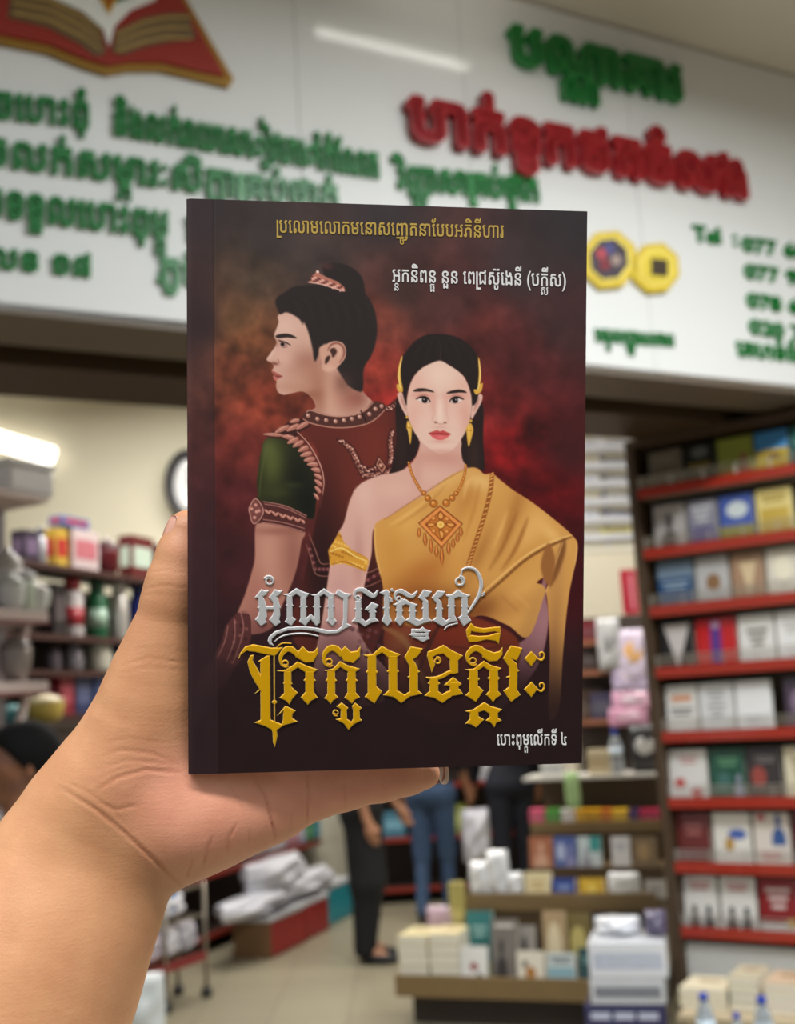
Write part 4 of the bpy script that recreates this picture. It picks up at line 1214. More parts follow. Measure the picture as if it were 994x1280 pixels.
def person(label, loc, rz, H, top, bottom, shoe, hair_rgb, skin=(176, 124, 92), long_hair=False, sleeve=1.0, stride=.08, arm=(0, 0), wide=1.0, head_tilt=0.0):
    k = H / 1.65
    J = lambda x, y, z: (x * k, y * k, z * k)
    R = lambda r: r * k
    body, legs, torso, sleeves = [], [], [], []
    for s in (-1, 1):
        st = stride * s
        hip, knee, ank, toe = J(.085 * s, 0, .86), J(.085 * s, -.02 + st * .4, .47), J(.08 * s, .02 + st, .085), J(.1 * s, -.13 + st, .03)
        legs += [(hip, knee, R(.088), R(.058)), (knee, ank, R(.056), R(.038))]
        body += [(hip, knee, R(.08), R(.052)), (knee, ank, R(.05), R(.034)), (ank, toe, R(.036), R(.026))]
        fa = arm[0] if s < 0 else arm[1]
        sh, el = J(.175 * s, .0, 1.34), J(.225 * s, -.02 - .1 * fa, 1.06 + .02 * fa)
        wr = J(.235 * s, -.06 - .3 * fa, .84 + .16 * fa)
        body += [(sh, el, R(.042), R(.034)), (el, wr, R(.033), R(.023))]
        sleeves += [(sh, el, R(.056), R(.046))]
        if sleeve > .9:
            sleeves += [(el, tuple(np.array(el) + .85 * (np.array(wr) - np.array(el))), R(.046), R(.034))]
        d = np.array(wr) - np.array(el)
        d = d / np.linalg.norm(d)
        w0 = np.array(wr)
        body += [(tuple(w0), tuple(w0 + d * R(.075)), R(.022), R(.026))]
        for q, (off, ln) in enumerate(((-.027, .062), (-.009, .076), (.009, .07), (.027, .055))):
            p0 = w0 + d * R(.08) + np.array((0, off * k, 0))
            body += [(tuple(p0), tuple(p0 + d * R(ln) + np.array((-s * .018 * k, 0, 0))), R(.0095), R(.008))]
        p0 = w0 + d * R(.03) + np.array((0, -.024 * k, 0))
        body += [(tuple(p0), tuple(p0 + d * R(.045) + np.array((-s * .01 * k, -.028 * k, 0))), R(.012), R(.009))]
    body += [(J(-.06, 0, .9), J(.06, 0, .9), R(.105), R(.105)), (J(0, 0, .95), J(0, .0, 1.12), R(.115), R(.12)), (J(-.05, 0, 1.2), J(.05, 0, 1.2), R(.115), R(.115)),
             (J(-.13, 0, 1.34), J(.13, 0, 1.34), R(.058), R(.058)), (J(0, .01, 1.36), J(0, 0, 1.46), R(.052), R(.048))]
    hz = 1.545
    head = [(J(0, .012, hz + .015), J(0, -.012, hz - .01), R(.086), R(.08)), (J(0, -.03, hz - .03), J(0, -.052, hz - .082), R(.058), R(.034)), (J(0, -.088, hz), J(0, -.104, hz - .03), R(.009), R(.013)),
            (J(-.082, .01, hz), J(-.084, .015, hz - .035), R(.012), R(.01)), (J(.082, .01, hz), J(.084, .015, hz - .035), R(.012), R(.01))]
    legs += [(J(-.06, 0, .89), J(.06, 0, .89), R(.115), R(.115)), (J(0, 0, .9), J(0, 0, .98), R(.12), R(.118))]
    torso += [(J(-.05, 0, .94), J(.05, 0, .94), R(.118), R(.118)), (J(0, 0, .95), J(0, .0, 1.12), R(.128), R(.132)), (J(-.05, 0, 1.2), J(.05, 0, 1.2), R(.126), R(.126)), (J(-.14, 0, 1.335), J(.14, 0, 1.335), R(.068), R(.068))]
    root_fn = lambda P: np.minimum(sdf_caps(P, body, .02 * k), sdf_caps(P, head + body[-1:], .02 * k))
    V, F = surface_nets(root_fn, J(-.36, -.5, -.01), J(.36, .22, 1.68), .0105 * k, 2)
    o = mesh_obj('person', V, F, M(skin, .5, noise=.04, scale=20))
    tag(o, label, 'person')
    def cut(caps, z0, z1, kk=.03):
        return lambda P: np.maximum(np.maximum(sdf_caps(P, caps, kk * k), z0 * k - P[..., 2]), P[..., 2] - z1 * k)
    lg = [(a, b, ra * (1.12 if q % 2 == 0 or q > 3 else wide), rb * (wide * 1.15 if q < 4 else 1.1)) for q, (a, b, ra, rb) in enumerate(legs)]
    V, F = surface_nets(cut(lg, .05, .98), J(-.3, -.25, .02), J(.3, .25, 1.02), .014 * k, 1)
    mesh_obj('trousers', V, F, M(bottom, .8, noise=.15, scale=25), o)
    V, F = surface_nets(cut(torso + sleeves, .3, 1.40), J(-.36, -.48, .6), J(.36, .25, 1.46), .014 * k, 1)
    mesh_obj('shirt', V, F, M(top, .8, noise=.08, scale=25), o)
    hc = [(J(0, .02, hz + .02), J(0, .0, hz + .02), R(.099), R(.097))]
    if long_hair:
        hc += [(J(0, .06, hz), J(0, .075, hz - .22), R(.08), R(.055))]
    hf = lambda P: np.maximum(sdf_caps(P, hc, .03), np.minimum(-(P[..., 1] + .045 * k - (P[..., 2] - (hz + .03) * k) * -.9), 1e3) * .7)
    V, F = surface_nets(hf, J(-.14, -.16, hz - .34), J(.14, .2, hz + .16), .009 * k, 1)
    mesh_obj('hair', V, F, M(hair_rgb, .85, noise=.2, scale=40, spec=.15), o)
    for s in (-1, 1):
        MB().blob(J(.033 * s, -.082, hz + .004), (R(.011), R(.006), R(.006)), 2).build('eye', M((30, 24, 22), .3), o, True)
        MB().blob(J(.09 * s, -.07 + stride * s, .032), (R(.045), R(.125), R(.034)), 3).build('shoe', M(shoe, .5), o, True)
    MB().blob(J(0, -.088, hz - .062), (R(.022), R(.006), R(.006)), 2).build('mouth', M((150, 76, 70), .5), o, True)
    o.location = loc
    o.rotation_euler = (0, 0, rz)
    return o
p1 = on_floor(462, 1201)
person('person in loose black trousers and a black top standing with feet turned right', (p1.x, p1.y, 0), math.radians(78), 1.66, (16, 16, 20), (14, 14, 18), (12, 12, 16), (22, 20, 20), stride=.02, arm=(.1, .35), wide=1.62, sleeve=.5)
p2 = on_floor(548, 1152)
person('person in blue jeans and a black shirt behind the fingertip', (p2.x, p2.y, 0), math.radians(160), 1.66, (20, 20, 24), (52, 74, 104), (60, 56, 54), (24, 22, 22), stride=.07, arm=(.3, .1), sleeve=.5)
p3 = at(640, 1010, 8.7)
person('person in dark navy clothes behind the display stand', (p3.x, 8.7, 0), math.radians(190), 1.68, (20, 22, 34), (24, 26, 38), (30, 30, 34), (24, 22, 22), stride=.05, arm=(.1, .35))
soft('carrier_bag', 'white carrier bag hanging from a hand between the jeans and the stand', 'bag', Frame((at(597, 1040, 8.25).x, 8.25), 0), 578, 1012, 614, 1080, 0, (206, 206, 214), None, None, None, .16, .15, .4)
p4 = at(24, 965, 3.0)
q4 = person('person with short black hair and a white shirt at the left edge', (p4.x, 3.0, 0), math.radians(300), 1.52, (206, 206, 210), (40, 44, 60), (40, 40, 44), (9, 8, 8), skin=(120, 76, 50), stride=.02, sleeve=.5)
# ================================================================== the novel
BW, BH, BT = .1490, .2100, .013
_th = np.array([0.0373657, 0.12086264, -0.00136683])
_a = float(np.linalg.norm(_th))
BOOK_MAT = CAM_MAT @ Matrix.Translation((-0.00272652, 0.00838932, -0.41727645)) @ Matrix.Rotation(_a, 4, Vector(_th / _a))
def _homog(src, dst):
    A = []
    for (x, y), (u, v) in zip(src, dst):
        A.append([x, y, 1, 0, 0, 0, -u * x, -u * y, -u])
        A.append([0, 0, 0, x, y, 1, -v * x, -v * y, -v])
    return np.linalg.svd(np.array(A, float))[2][-1].reshape(3, 3)
_cor = [(235, 250), (735, 262), (727, 952), (233, 970)]
_rec = [(-BW / 2, BH / 2), (BW / 2, BH / 2), (BW / 2, -BH / 2), (-BW / 2, -BH / 2)]
H_TO = _homog(_cor, _rec)        # drawing units of the cover design -> metres on the cover
H_FROM = np.linalg.inv(H_TO)
def hmap(Hm, p):
    p = np.asarray(p, float)
    q = np.concatenate([p, np.ones(p.shape[:-1] + (1,))], -1) @ Hm.T
    return q[..., :2] / q[..., 2:]

# ---- the printed picture, painted in the drawing units of the cover
OX, OY, SC = 228.0, 242.0, 2.0
PWD, PHT = int(514 * SC), int(736 * SC)
yy, xx = np.mgrid[0:PHT, 0:PWD].astype(np.float32)
PX, PY = OX + (xx + .5) / SC, OY + (yy + .5) / SC
ART = np.zeros((PHT, PWD, 3), np.float32)
def smooth(pts, n=6, closed=True):
    p = np.array(pts, float)
    L = len(p)
    out = []
    for i in range(L if closed else L - 1):
        p0 = p[(i - 1) % L] if closed or i > 0 else p[i]
        p1, p2 = p[i], p[(i + 1) % L]
        p3 = p[(i + 2) % L] if closed or i + 2 < L else p2
        for t in np.arange(n) / n:
            out.append(.5 * (2 * p1 + (p2 - p0) * t + (2 * p0 - 5 * p1 + 4 * p2 - p3) * t * t + (3 * p1 - p0 - 3 * p2 + p3) * t ** 3))
    if not closed:
        out.append(p[-1])
    return np.array(out)
def gblur(a, s):
    if s <= 0.2:
        return a
    r = max(1, int(s * 2.6))
    k = np.exp(-.5 * (np.arange(-r, r + 1) / s) ** 2)
    k = (k / k.sum()).astype(np.float32)
    b = np.pad(a, r)
    b = sum(k[i] * b[:, i:i + a.shape[1]] for i in range(2 * r + 1))
    return sum(k[i] * b[i:i + a.shape[0]] for i in range(2 * r + 1))
def win(x0, y0, x1, y1):
    return max(0, int((x0 - OX) * SC)), max(0, int((y0 - OY) * SC)), min(PWD, int((x1 - OX) * SC) + 1), min(PHT, int((y1 - OY) * SC) + 1)
def mask(pts, soft=.5, sm=True):
    p = smooth(pts) if sm else np.array(pts, float)
    m = 3 * soft + 2
    i0, j0, i1, j1 = win(p[:, 0].min() - m, p[:, 1].min() - m, p[:, 0].max() + m, p[:, 1].max() + m)
    acc = np.zeros((max(0, j1 - j0), max(0, i1 - i0)), np.float32)
    if acc.size == 0:
        return acc, (i0, j0, i1, j1)
    for oy in (-.25, .25):
        rows = OY + (np.arange(j0, j1) + .5 + oy) / SC
        for jj, y in enumerate(rows):
            a, b = p, np.roll(p, -1, 0)
            c = (a[:, 1] <= y) != (b[:, 1] <= y)
            if not c.any():
                continue
            xs = np.sort(a[c, 0] + (y - a[c, 1]) * (b[c, 0] - a[c, 0]) / (b[c, 1] - a[c, 1]))
            e = (xs - OX) * SC - i0
            n = acc.shape[1]
            col = np.arange(n)
            for k in range(0, len(e) - 1, 2):
                acc[jj] += .5 * np.clip(np.minimum(col + 1, e[k + 1]) - np.maximum(col, e[k]), 0, 1)
    return gblur(acc, soft * SC), (i0, j0, i1, j1)
def lay(col, m, w, al=1.0):
    i0, j0, i1, j1 = w
    if m.size:
        a = (m * al)[..., None]
        ART[j0:j1, i0:i1] = ART[j0:j1, i0:i1] * (1 - a) + np.array(col, np.float32) * a
def poly(pts, col, soft=.5, sm=True, al=1.0, dabs=()):
    m, w = mask(pts, soft, sm)
    lay(col, m, w, al)
    for d in dabs:
        dab(*d, clip=(m, w))
    return m, w
def dab(cx, cy, rx, ry, col, al=1.0, ang=0.0, clip=None):
    r = max(rx, ry) * 2.6
    i0, j0, i1, j1 = win(cx - r, cy - r, cx + r, cy + r)
    if i1 <= i0 or j1 <= j0:
        return
    a = math.radians(ang)
    X, Y = PX[j0:j1, i0:i1] - cx, PY[j0:j1, i0:i1] - cy
    u, v = X * math.cos(a) + Y * math.sin(a), -X * math.sin(a) + Y * math.cos(a)
    m = np.exp(-.5 * ((u / rx) ** 2 + (v / ry) ** 2)) * al
    if clip is not None:
        M0 = np.zeros_like(ART[..., 0]) if False else None
        cm, (a0, b0, a1, b1) = clip
        k = np.zeros_like(m)
        x0, y0, x1, y1 = max(i0, a0), max(j0, b0), min(i1, a1), min(j1, b1)
        if x1 <= x0 or y1 <= y0:
            return
        k[y0 - j0:y1 - j0, x0 - i0:x1 - i0] = cm[y0 - b0:y1 - b0, x0 - a0:x1 - a0]
        m = m * k
    lay(col, m, (i0, j0, i1, j1))
def disc(cx, cy, r, col, soft=.4, al=1.0, ry=None):
    t = np.linspace(0, 2 * np.pi, 16, endpoint=False)
    poly(np.stack([cx + r * np.cos(t), cy + (ry or r) * np.sin(t)], 1), col, soft, False, al)
def ribbon(pts, ws, n=6):
    p = smooth(pts, n, False)
    if not isinstance(ws, (list, tuple)):
        ws = [ws] * len(pts)
    w = np.interp(np.linspace(0, 1, len(p)), np.linspace(0, 1, len(ws)), ws)
    t = np.gradient(p, axis=0)
    t /= np.maximum(np.linalg.norm(t, axis=1, keepdims=True), 1e-6)
    nrm = np.stack([-t[:, 1], t[:, 0]], 1) * (w / 2)[:, None]
    return np.concatenate([p + nrm, (p - nrm)[::-1]])
def stroke(pts, ws, col, soft=.4, al=1.0, clip=None):
    m, w = mask(ribbon(pts, ws), soft, False)
    if clip is not None:
        cm, (a0, b0, a1, b1) = clip
        i0, j0, i1, j1 = w
        k = np.zeros_like(m)
        x0, y0, x1, y1 = max(i0, a0), max(j0, b0), min(i1, a1), min(j1, b1)
        if x1 > x0 and y1 > y0:
            k[y0 - j0:y1 - j0, x0 - i0:x1 - i0] = cm[y0 - b0:y1 - b0, x0 - a0:x1 - a0]
        m = m * k
    lay(col, m, w, al)
def zr(ox, oy, s):
    return lambda *pts: [(ox + x / s, oy + y / s) for x, y in pts]
R1, R2 = zr(320, 300, 6.2125), zr(320, 400, 6.2125)
R3, R4 = zr(480, 400, 7.1), zr(480, 490, 7.1)
R5, R6, R7, R8 = zr(300, 490, 4.97), zr(480, 570, 3.823), zr(260, 600, 4.1417), zr(500, 620, 8.283)
OV = zr(220, 600, 1.9115)

# background
ctrl = [(250, 260, 50, 42, 42), (480, 262, 58, 50, 50), (720, 275, 52, 46, 47), (250, 400, 48, 34, 34), (298, 400, 100, 72, 50), (322, 345, 80, 64, 52), (310, 430, 124, 78, 52),
        (300, 460, 120, 66, 48), (330, 500, 142, 68, 50), (312, 560, 98, 44, 38), (292, 620, 80, 36, 36), (287, 700, 62, 32, 34), (258, 800, 50, 30, 33), (258, 940, 38, 24, 28), (285, 880, 44, 27, 30),
        (480, 395, 104, 56, 46), (500, 365, 72, 50, 46), (560, 375, 74, 46, 44), (605, 420, 86, 42, 38), (655, 450, 82, 38, 38), (620, 500, 106, 38, 36), (640, 560, 116, 26, 28), (690, 610, 92, 18, 22),
        (715, 560, 68, 28, 30), (716, 700, 66, 18, 24), (705, 400, 64, 42, 42), (720, 850, 48, 26, 28), (600, 930, 40, 24, 25), (450, 930, 36, 22, 25), (722, 950, 40, 26, 28), (472, 470, 146, 62, 50),
        (480, 500, 120, 40, 36), (660, 330, 60, 48, 48), (400, 330, 70, 58, 54), (340, 300, 58, 50, 48)]
num, den = np.zeros_like(ART), np.zeros(ART.shape[:2], np.float32)
for x, y, *c in ctrl:
    w = 1 / (((PX - x) ** 2 + (PY - y) ** 2 + 260) ** 1.7)
    num += w[..., None] * np.array(c, np.float32)
    den += w
ART[:] = num / den[..., None]
rng = np.random.RandomState(3)
nz = sum(gblur(rng.randn(PHT // 4 + 1, PWD // 4 + 1).astype(np.float32), s) * s * k for s, k in ((1.2, .5), (3, 1.0), (7, 1.3)))
nz = np.repeat(np.repeat(nz, 4, 0), 4, 1)[:PHT, :PWD]
nz = gblur(nz, 2.0)
glow = np.clip((ART[..., 0] - 55) / 60, 0, 1)
ART *= (1 + (.06 + .26 * glow) * nz)[..., None]
# man: neck and face
skin_m = (208, 168, 150)
face = R1((195, 575), (182, 640), (165, 690), (145, 738)) + R2((148, 108), (150, 135), (165, 170), (158, 202), (138, 232), (108, 272), (88, 300), (92, 318), (120, 330), (140, 348), (141, 370), (128, 393), (132, 408), (150, 422), (140, 438), (145, 460), (164, 475), (160, 510), (170, 552), (195, 575), (230, 580), (290, 565), (350, 552), (385, 560), (420, 585), (445, 615), (462, 650), (465, 680), (440, 705), (560, 745), (740, 745), (850, 690), (905, 632), (830, 545), (800, 400), (640, 100), (420, -80))
fm = poly(face, skin_m, .5)
for (z, d) in ((R2((400, 350)), (17, 14, (150, 102, 84), .75)), (R2((455, 430)), (12, 15, (170, 120, 100), .6)), (R2((500, 600)), (9, 20, (150, 98, 78), .75)), (R2((430, 575)), (12, 5, (150, 100, 80), .8)),
               (R2((600, 600)), (9, 22, (216, 172, 150), .7)), (R2((740, 600)), (14, 16, (160, 104, 88), .8)), (R2((660, 480)), (8, 12, (170, 118, 100), .7)), (R2((800, 600)), (8, 8, (140, 86, 74), .6)), (R2((220, 60)), (14, 12, (224, 188, 172), .6)),
               (R2((215, 300)), (9, 9, (218, 176, 160), .7)), (R2((230, 520)), (14, 7, (190, 146, 126), .5)), (R2((330, 520)), (14, 5, (182, 134, 112), .6)), (R2((330, 400)), (16, 10, (196, 150, 130), .5)), (R2((165, 175)), (3, 4, (160, 112, 96), .6)), (R2((150, 340)), (4, 2, (150, 96, 82), .7))):
    dab(z[0][0], z[0][1], *d, clip=fm)
stroke(R2((155, 210), (128, 260), (108, 300)), [2, 3, 2], (226, 190, 174), 1.2, .8, fm)
stroke(R2((150, 480), (175, 505), (166, 540)), [1, 2, 2], (176, 130, 112), 1.0, .5, fm)
poly(R2((157, 126), (190, 111), (250, 107), (300, 124), (320, 143), (250, 137), (190, 143), (168, 140)), (52, 40, 36), .5)
stroke(R2((180, 158), (205, 168), (240, 178), (276, 198)), [.8, 2.2, 2.0, .6], (60, 42, 38), .4)
poly(R2((192, 178), (225, 178), (250, 196), (225, 208), (200, 204)), (176, 140, 130), .4)
disc(*R2((211, 190))[0], 2.5, (34, 26, 26), .4)
stroke(R2((200, 210), (225, 214), (250, 205)), [.6, 1.2, .6], (120, 80, 70), .4, .8)
stroke(R2((128, 332), (150, 340), (172, 345)), [1, 2.2, 1], (110, 68, 58), .6, .8)
stroke(R2((170, 300), (182, 325), (172, 345)), [.6, 1.2, .8], (150, 100, 86), .6, .8)
poly(R2((129, 396), (150, 404), (182, 422), (208, 437), (172, 440), (150, 428), (134, 412)), (168, 92, 84), .4)
poly(R2((142, 438), (172, 440), (203, 440), (180, 458), (156, 470), (146, 460)), (186, 110, 100), .4)
stroke(R2((146, 432), (172, 440), (210, 439)), [.8, 1.4, .8], (104, 48, 46), .4)
# man: hair and ear
hair_c = (44, 36, 34)
hm = poly(R1((195, 578), (168, 525), (157, 480), (175, 445), (215, 418), (270, 380), (320, 360), (400, 352), (480, 345), (540, 300), (522, 225), (555, 186), (640, 178), (730, 200), (810, 260), (845, 330), (855, 410), (890, 460), (925, 540), (943, 630), (946, 740)) +
          R2((942, 120), (925, 205), (890, 290), (850, 350), (835, 420), (838, 480), (826, 550), (780, 542), (722, 508), (690, 465), (655, 410), (610, 330), (560, 190), (500, 215), (490, 270), (463, 322), (452, 285), (445, 230), (425, 140), (400, 60), (372, 10)) + R1((372, 660), (345, 618), (300, 585), (238, 562)), hair_c, .9)
dab(*R1((560, 205))[0], 5, 3, (96, 58, 56), .6)
for k in range(14):
    x0 = 230 + k * 46
    stroke(R1((x0, 430 + abs(k - 5) * 6), (x0 + 60, 520), (x0 + 90, 700)), [.3, 1.2, .3], (58, 49, 45) if k % 2 else (34, 28, 27), .6, .5, hm)
dab(*R2((690, 480))[0], 8, 9, (92, 66, 58), .45)
poly(R2((498, 218), (540, 195), (580, 170), (630, 161), (682, 180), (703, 230), (696, 290), (660, 340), (612, 386), (565, 402), (530, 390), (512, 360), (520, 330), (506, 290)), (204, 158, 138), .5)
stroke(R2((560, 240), (590, 190), (640, 178), (682, 210), (686, 270), (650, 330)), [1, 2.4, 2, 2.4, 2.2, .8], (130, 82, 70), .6, .9)
stroke(R2((570, 235), (600, 205), (640, 205), (656, 245), (640, 290)), [1, 2, 2, 2.6, 1], (214, 172, 152), .5, .9)
poly(R2((578, 230), (610, 214), (632, 240), (620, 270), (600, 290), (590, 262)), (70, 46, 40), .7)
poly(R2((552, 285), (580, 275), (572, 310), (545, 342), (540, 318)), (60, 40, 34), .7)
dab(*R2((575, 372))[0], 5, 3, (222, 180, 160), .6)
stroke(R2((505, 225), (490, 330), (495, 420)), [1, 2.4, 1.4], (186, 138, 120), 1.2, .7)
# head ornament
cop, cop_h, cop_d = (172, 114, 98), (226, 180, 164), (92, 52, 48)
bm_ = poly(R1((405, 330), (438, 312), (432, 282), (462, 266), (486, 232), (506, 264), (560, 290), (640, 322), (690, 362), (702, 395), (690, 400), (600, 374), (540, 352), (470, 338)), (176, 116, 100), .4, False)
for k in range(26):
    a = k / 25
    bx, by = R1((440 + a * 240, 300 + a * 82 + (k % 3 - 1) * 16))[0]
    disc(bx, by, 1.5, cop_h if k % 2 else cop_d, .3, .9)
stroke(R1((412, 328), (520, 345), (610, 372), (692, 396)), [1, 1.4, 1.4, 1], cop_h, .3)
disc(*R1((486, 248))[0], 1.8, (240, 210, 196), .4)

# vest and sleeve
vest = poly([(377, 521), (400, 516), (440, 528), (480, 512), (497, 500), (505, 560), (505, 700), (475, 790), (450, 830), (380, 815), (362, 780), (376, 735), (392, 660), (402, 610), (400, 575), (388, 548), (368, 530)], (98, 46, 38), .8)
for d in ((470, 560, 26, 30, (118, 54, 44), .7), (420, 640, 20, 50, (72, 34, 30), .7), (440, 740, 40, 40, (44, 24, 24), .9), (400, 700, 16, 60, (40, 24, 24), .8), (440, 600, 14, 30, (108, 52, 42), .6), (500, 600, 10, 60, (60, 28, 26), .6)):
    dab(*d, clip=vest)
slv = poly(R5((155, 300), (205, 282), (275, 282), (335, 318), (395, 378), (435, 440), (465, 520), (475, 600), (470, 690), (455, 780)) + R7((500, 190), (400, 150), (250, 112)) + R5((112, 640), (105, 560), (115, 470), (131, 380)), (44, 44, 26), .7)
for d in ((342, 580, 13, 20, (94, 98, 52), .85), (336, 560, 8, 10, (104, 108, 62), .6), (372, 600, 14, 26, (26, 26, 18), .8), (345, 615, 16, 5, (62, 66, 36), .7), (325, 610, 5, 20, (52, 56, 30), .6), (385, 630, 10, 20, (20, 20, 16), .9), (364, 606, 10, 3, (64, 68, 40), .5)):
    dab(*d, clip=slv)
stroke([(334, 558), (327, 590), (324, 622)], [.6, 1.4, .6], (108, 110, 62), .8, .6, slv)
# shoulder wing and collar
wing = poly(R5((150, 262), (225, 240), (310, 182), (372, 160), (420, 190), (440, 210), (380, 244), (330, 300), (250, 290), (180, 280)), (62, 34, 32), .6)
def leaf(cx, cy, L, W, ang, f=R5):
    (x, y), = f((cx, cy))
    a = math.radians(ang)
    c, s = math.cos(a), math.sin(a)
    P = lambda u, v: (x + u * c - v * s, y + u * s + v * c)
    poly([P(-L, 0), P(-L * .2, -W), P(L * .8, -W * .7), P(L, 0), P(L * .6, W * .8), P(-L * .3, W * .7)], cop, .35)
    stroke([P(-L * .9, 0), P(0, -W * .4), P(L * .8, -W * .3)], [.4, 1.1, .5], cop_h, .3, .9)
    stroke([P(-L * .7, W * .8), P(0, W * .95), P(L * .8, W * .7)], [.3, 1.0, .3], (44, 24, 24), .3, .8)
for q in ((340, 180, 6, 2.6, -15), (262, 232, 9, 3, -25), (330, 222, 8, 3, -28), (390, 208, 8, 3, -30), (205, 266, 11, 2.2, 3), (300, 280, 7, 3, 10), (330, 302, 7, 3, -25), (362, 322, 7, 3, -28), (396, 352, 7, 3, -25), (412, 386, 7, 3, -15), (432, 418, 6.5, 3, -10), (452, 448, 6.5, 3, 0), (474, 482, 6, 3, 10),
          (485, 522, 5.5, 2.6, 30), (486, 562, 5.5, 2.6, 40), (482, 604, 5, 2.4, 50), (472, 646, 4.6, 2, 55)):
    leaf(q[0], q[1], q[2] * 1.15, q[3] * 1.2, q[4])
stroke(R5((352, 246), (420, 318), (470, 400), (505, 480), (517, 560), (508, 640), (494, 720)), [2, 3, 3.2, 3.2, 3, 2, 1], cop_d, .5)
stroke(R5((356, 244), (424, 316), (474, 398), (509, 478), (521, 560), (512, 640)), [.8, 1.3, 1.4, 1.4, 1.2, .6], (206, 152, 134), .3)
col_ = poly(R5((388, 150), (440, 110), (520, 135), (620, 148), (720, 134), (780, 105), (832, 52), (900, 74), (905, 100), (850, 158), (792, 192), (700, 214), (600, 220), (500, 207), (430, 188)), (84, 50, 44), .5)
stroke(R5((412, 128), (440, 112), (520, 137), (620, 150), (720, 136), (782, 106), (832, 55)), [1, 1.4, 1.4, 1.4, 1.4, 1.4, 1], (200, 150, 132), .35)
stroke(R5((392, 165), (430, 187), (500, 206), (600, 219), (700, 213), (790, 192), (850, 158), (906, 100)), [1, 1.5, 1.5, 1.5, 1.5, 1.5, 1.5, 1], (190, 138, 120), .35)
for x, y in ((425, 145), (482, 165), (537, 173), (595, 179), (648, 173), (697, 163), (745, 150), (805, 132), (843, 100), (882, 84)):
    (u, v), = R5((x, y))
    disc(u, v, 3.8, (48, 28, 26), .5)
    disc(u, v, 3.0, (170, 120, 104), .5)
    disc(u - .7, v - .8, 1.2, (236, 200, 186), .4)
stroke(R5((752, 110), (790, 190)), [1.6, 1.6], (40, 24, 24), .4)
# embroidered ornament on the back
for pts, w in ((((612, 300), (655, 318), (700, 368), (728, 430), (762, 500)), [1.5, 3.4, 4.4, 4.6, 4]), (((760, 515), (830, 508), (900, 492), (950, 470)), [4, 3.4, 3.4, 3]), (((948, 235), (935, 300), (940, 380), (930, 440)), [2, 3.6, 4, 3]), (((740, 450), (790, 480), (840, 470)), [2, 3.4, 2]), (((905, 100), (935, 92), (968, 72)), [3, 4, 3])):
    w = [q * 1.45 for q in w]
    stroke(R5(*pts), [q + 2 for q in w], (44, 22, 22), .8)
    stroke(R5(*pts), w, (140, 88, 76), .4)
    ps = smooth(R5(*pts), 5, False)
    for i, (u, v) in enumerate(ps):
        disc(u + (i % 2 - .5) * 3.0, v + (i % 3 - 1) * 1.6, 1.25, cop_h if i % 2 else (60, 30, 30), .3, .95)
        disc(u + (.5 - i % 2) * 2.2, v + ((i + 1) % 3 - 1) * 1.6, .8, (210, 160, 142), .3, .8)
poly(R5((860, 388), (918, 462), (886, 512), (836, 450)), (60, 32, 30), .4, False)
poly(R5((862, 398), (908, 460), (884, 500), (846, 450)), (180, 124, 104), .4, False)
poly(R5((866, 415), (896, 458), (880, 484), (856, 448)), (96, 52, 46), .4, False)
disc(*R5((875, 450))[0], 2.4, (206, 156, 136), .4)
for pts in (((520, 275), (552, 355), (582, 428), (628, 430)), ((508, 330), (535, 420), (560, 488), (640, 496)), ((800, 480), (850, 468), (894, 440)), ((790, 548), (830, 545), (892, 516))):
    stroke(R7(*pts), [1, 1.5, 1.5, 1], (150, 104, 92), .4, .85)
for i in range(15):
    t = i / 14
    u, v = R7((520 + t * 70 if t < .5 else 555 + (t - .5) * 150, 340 + t * 240 if t < .5 else 460))[0]
    disc(u, v, 2.2, (150, 96, 92) if i % 2 else (84, 44, 46), .5, .8)
for i in range(6):
    disc(*R7((810 + i * 16, 522 - i * 9))[0], 2.4, (150, 92, 90) if i % 2 else (90, 46, 48), .5, .8)
# man's arm, sleeve band, cuff
arm = poly(R7((248, 228), (320, 226), (492, 262), (482, 320), (462, 430), (432, 530), (384, 640), (330, 760), (230, 800), (130, 780), (150, 690), (190, 590), (226, 470), (240, 400)), (178, 128, 110), .8)
for d in ((335, 690, 9, 34, (196, 146, 128), .7), (366, 700, 9, 40, (142, 94, 82), .7), (320, 745, 12, 20, (160, 106, 96), .6), (330, 790, 30, 18, (120, 74, 70), .8), (345, 664, 22, 4, (140, 90, 78), .6)):
    dab(*d, clip=arm)
band = poly(R7((208, 150), (246, 95), (285, 110), (400, 130), (512, 180), (506, 258), (490, 270), (380, 236), (280, 222), (236, 230)), (82, 46, 44), .5, False)
for pts in (((285, 112), (400, 134), (510, 184)), ((290, 124), (400, 146), (508, 196)), ((282, 204), (390, 220), (500, 250)), ((278, 220), (380, 235), (490, 266))):
    stroke(R7(*pts), [1, 1.1, 1], (178, 126, 114), .35)
for i in range(11):
    t = i / 10
    leaf(300 + t * 190, 162 + t * 52, 3.2, 2.2, -40 if i % 2 else 50, R7)
poly(R7((208, 150), (246, 97), (286, 165), (236, 228)), (120, 74, 68), .4, False)
stroke(R7((210, 150), (246, 97), (286, 165), (236, 228), (210, 152)), [1.2] * 5, (206, 156, 140), .35)
for x, y in ((225, 150), (246, 130), (250, 165), (240, 195), (262, 160)):
    disc(*R7((x, y))[0], 2.0, (206, 150, 136), .4)
cuff = poly([(282, 782), (298, 766), (312, 769), (314, 792), (304, 820), (286, 838), (266, 826), (276, 802)], (88, 52, 50), .6)
for i in range(14):
    disc(286 + (i * 7) % 22, 774 + i * 4.2, 2.1, (140, 92, 86) if i % 2 else (62, 34, 36), .5, .8)
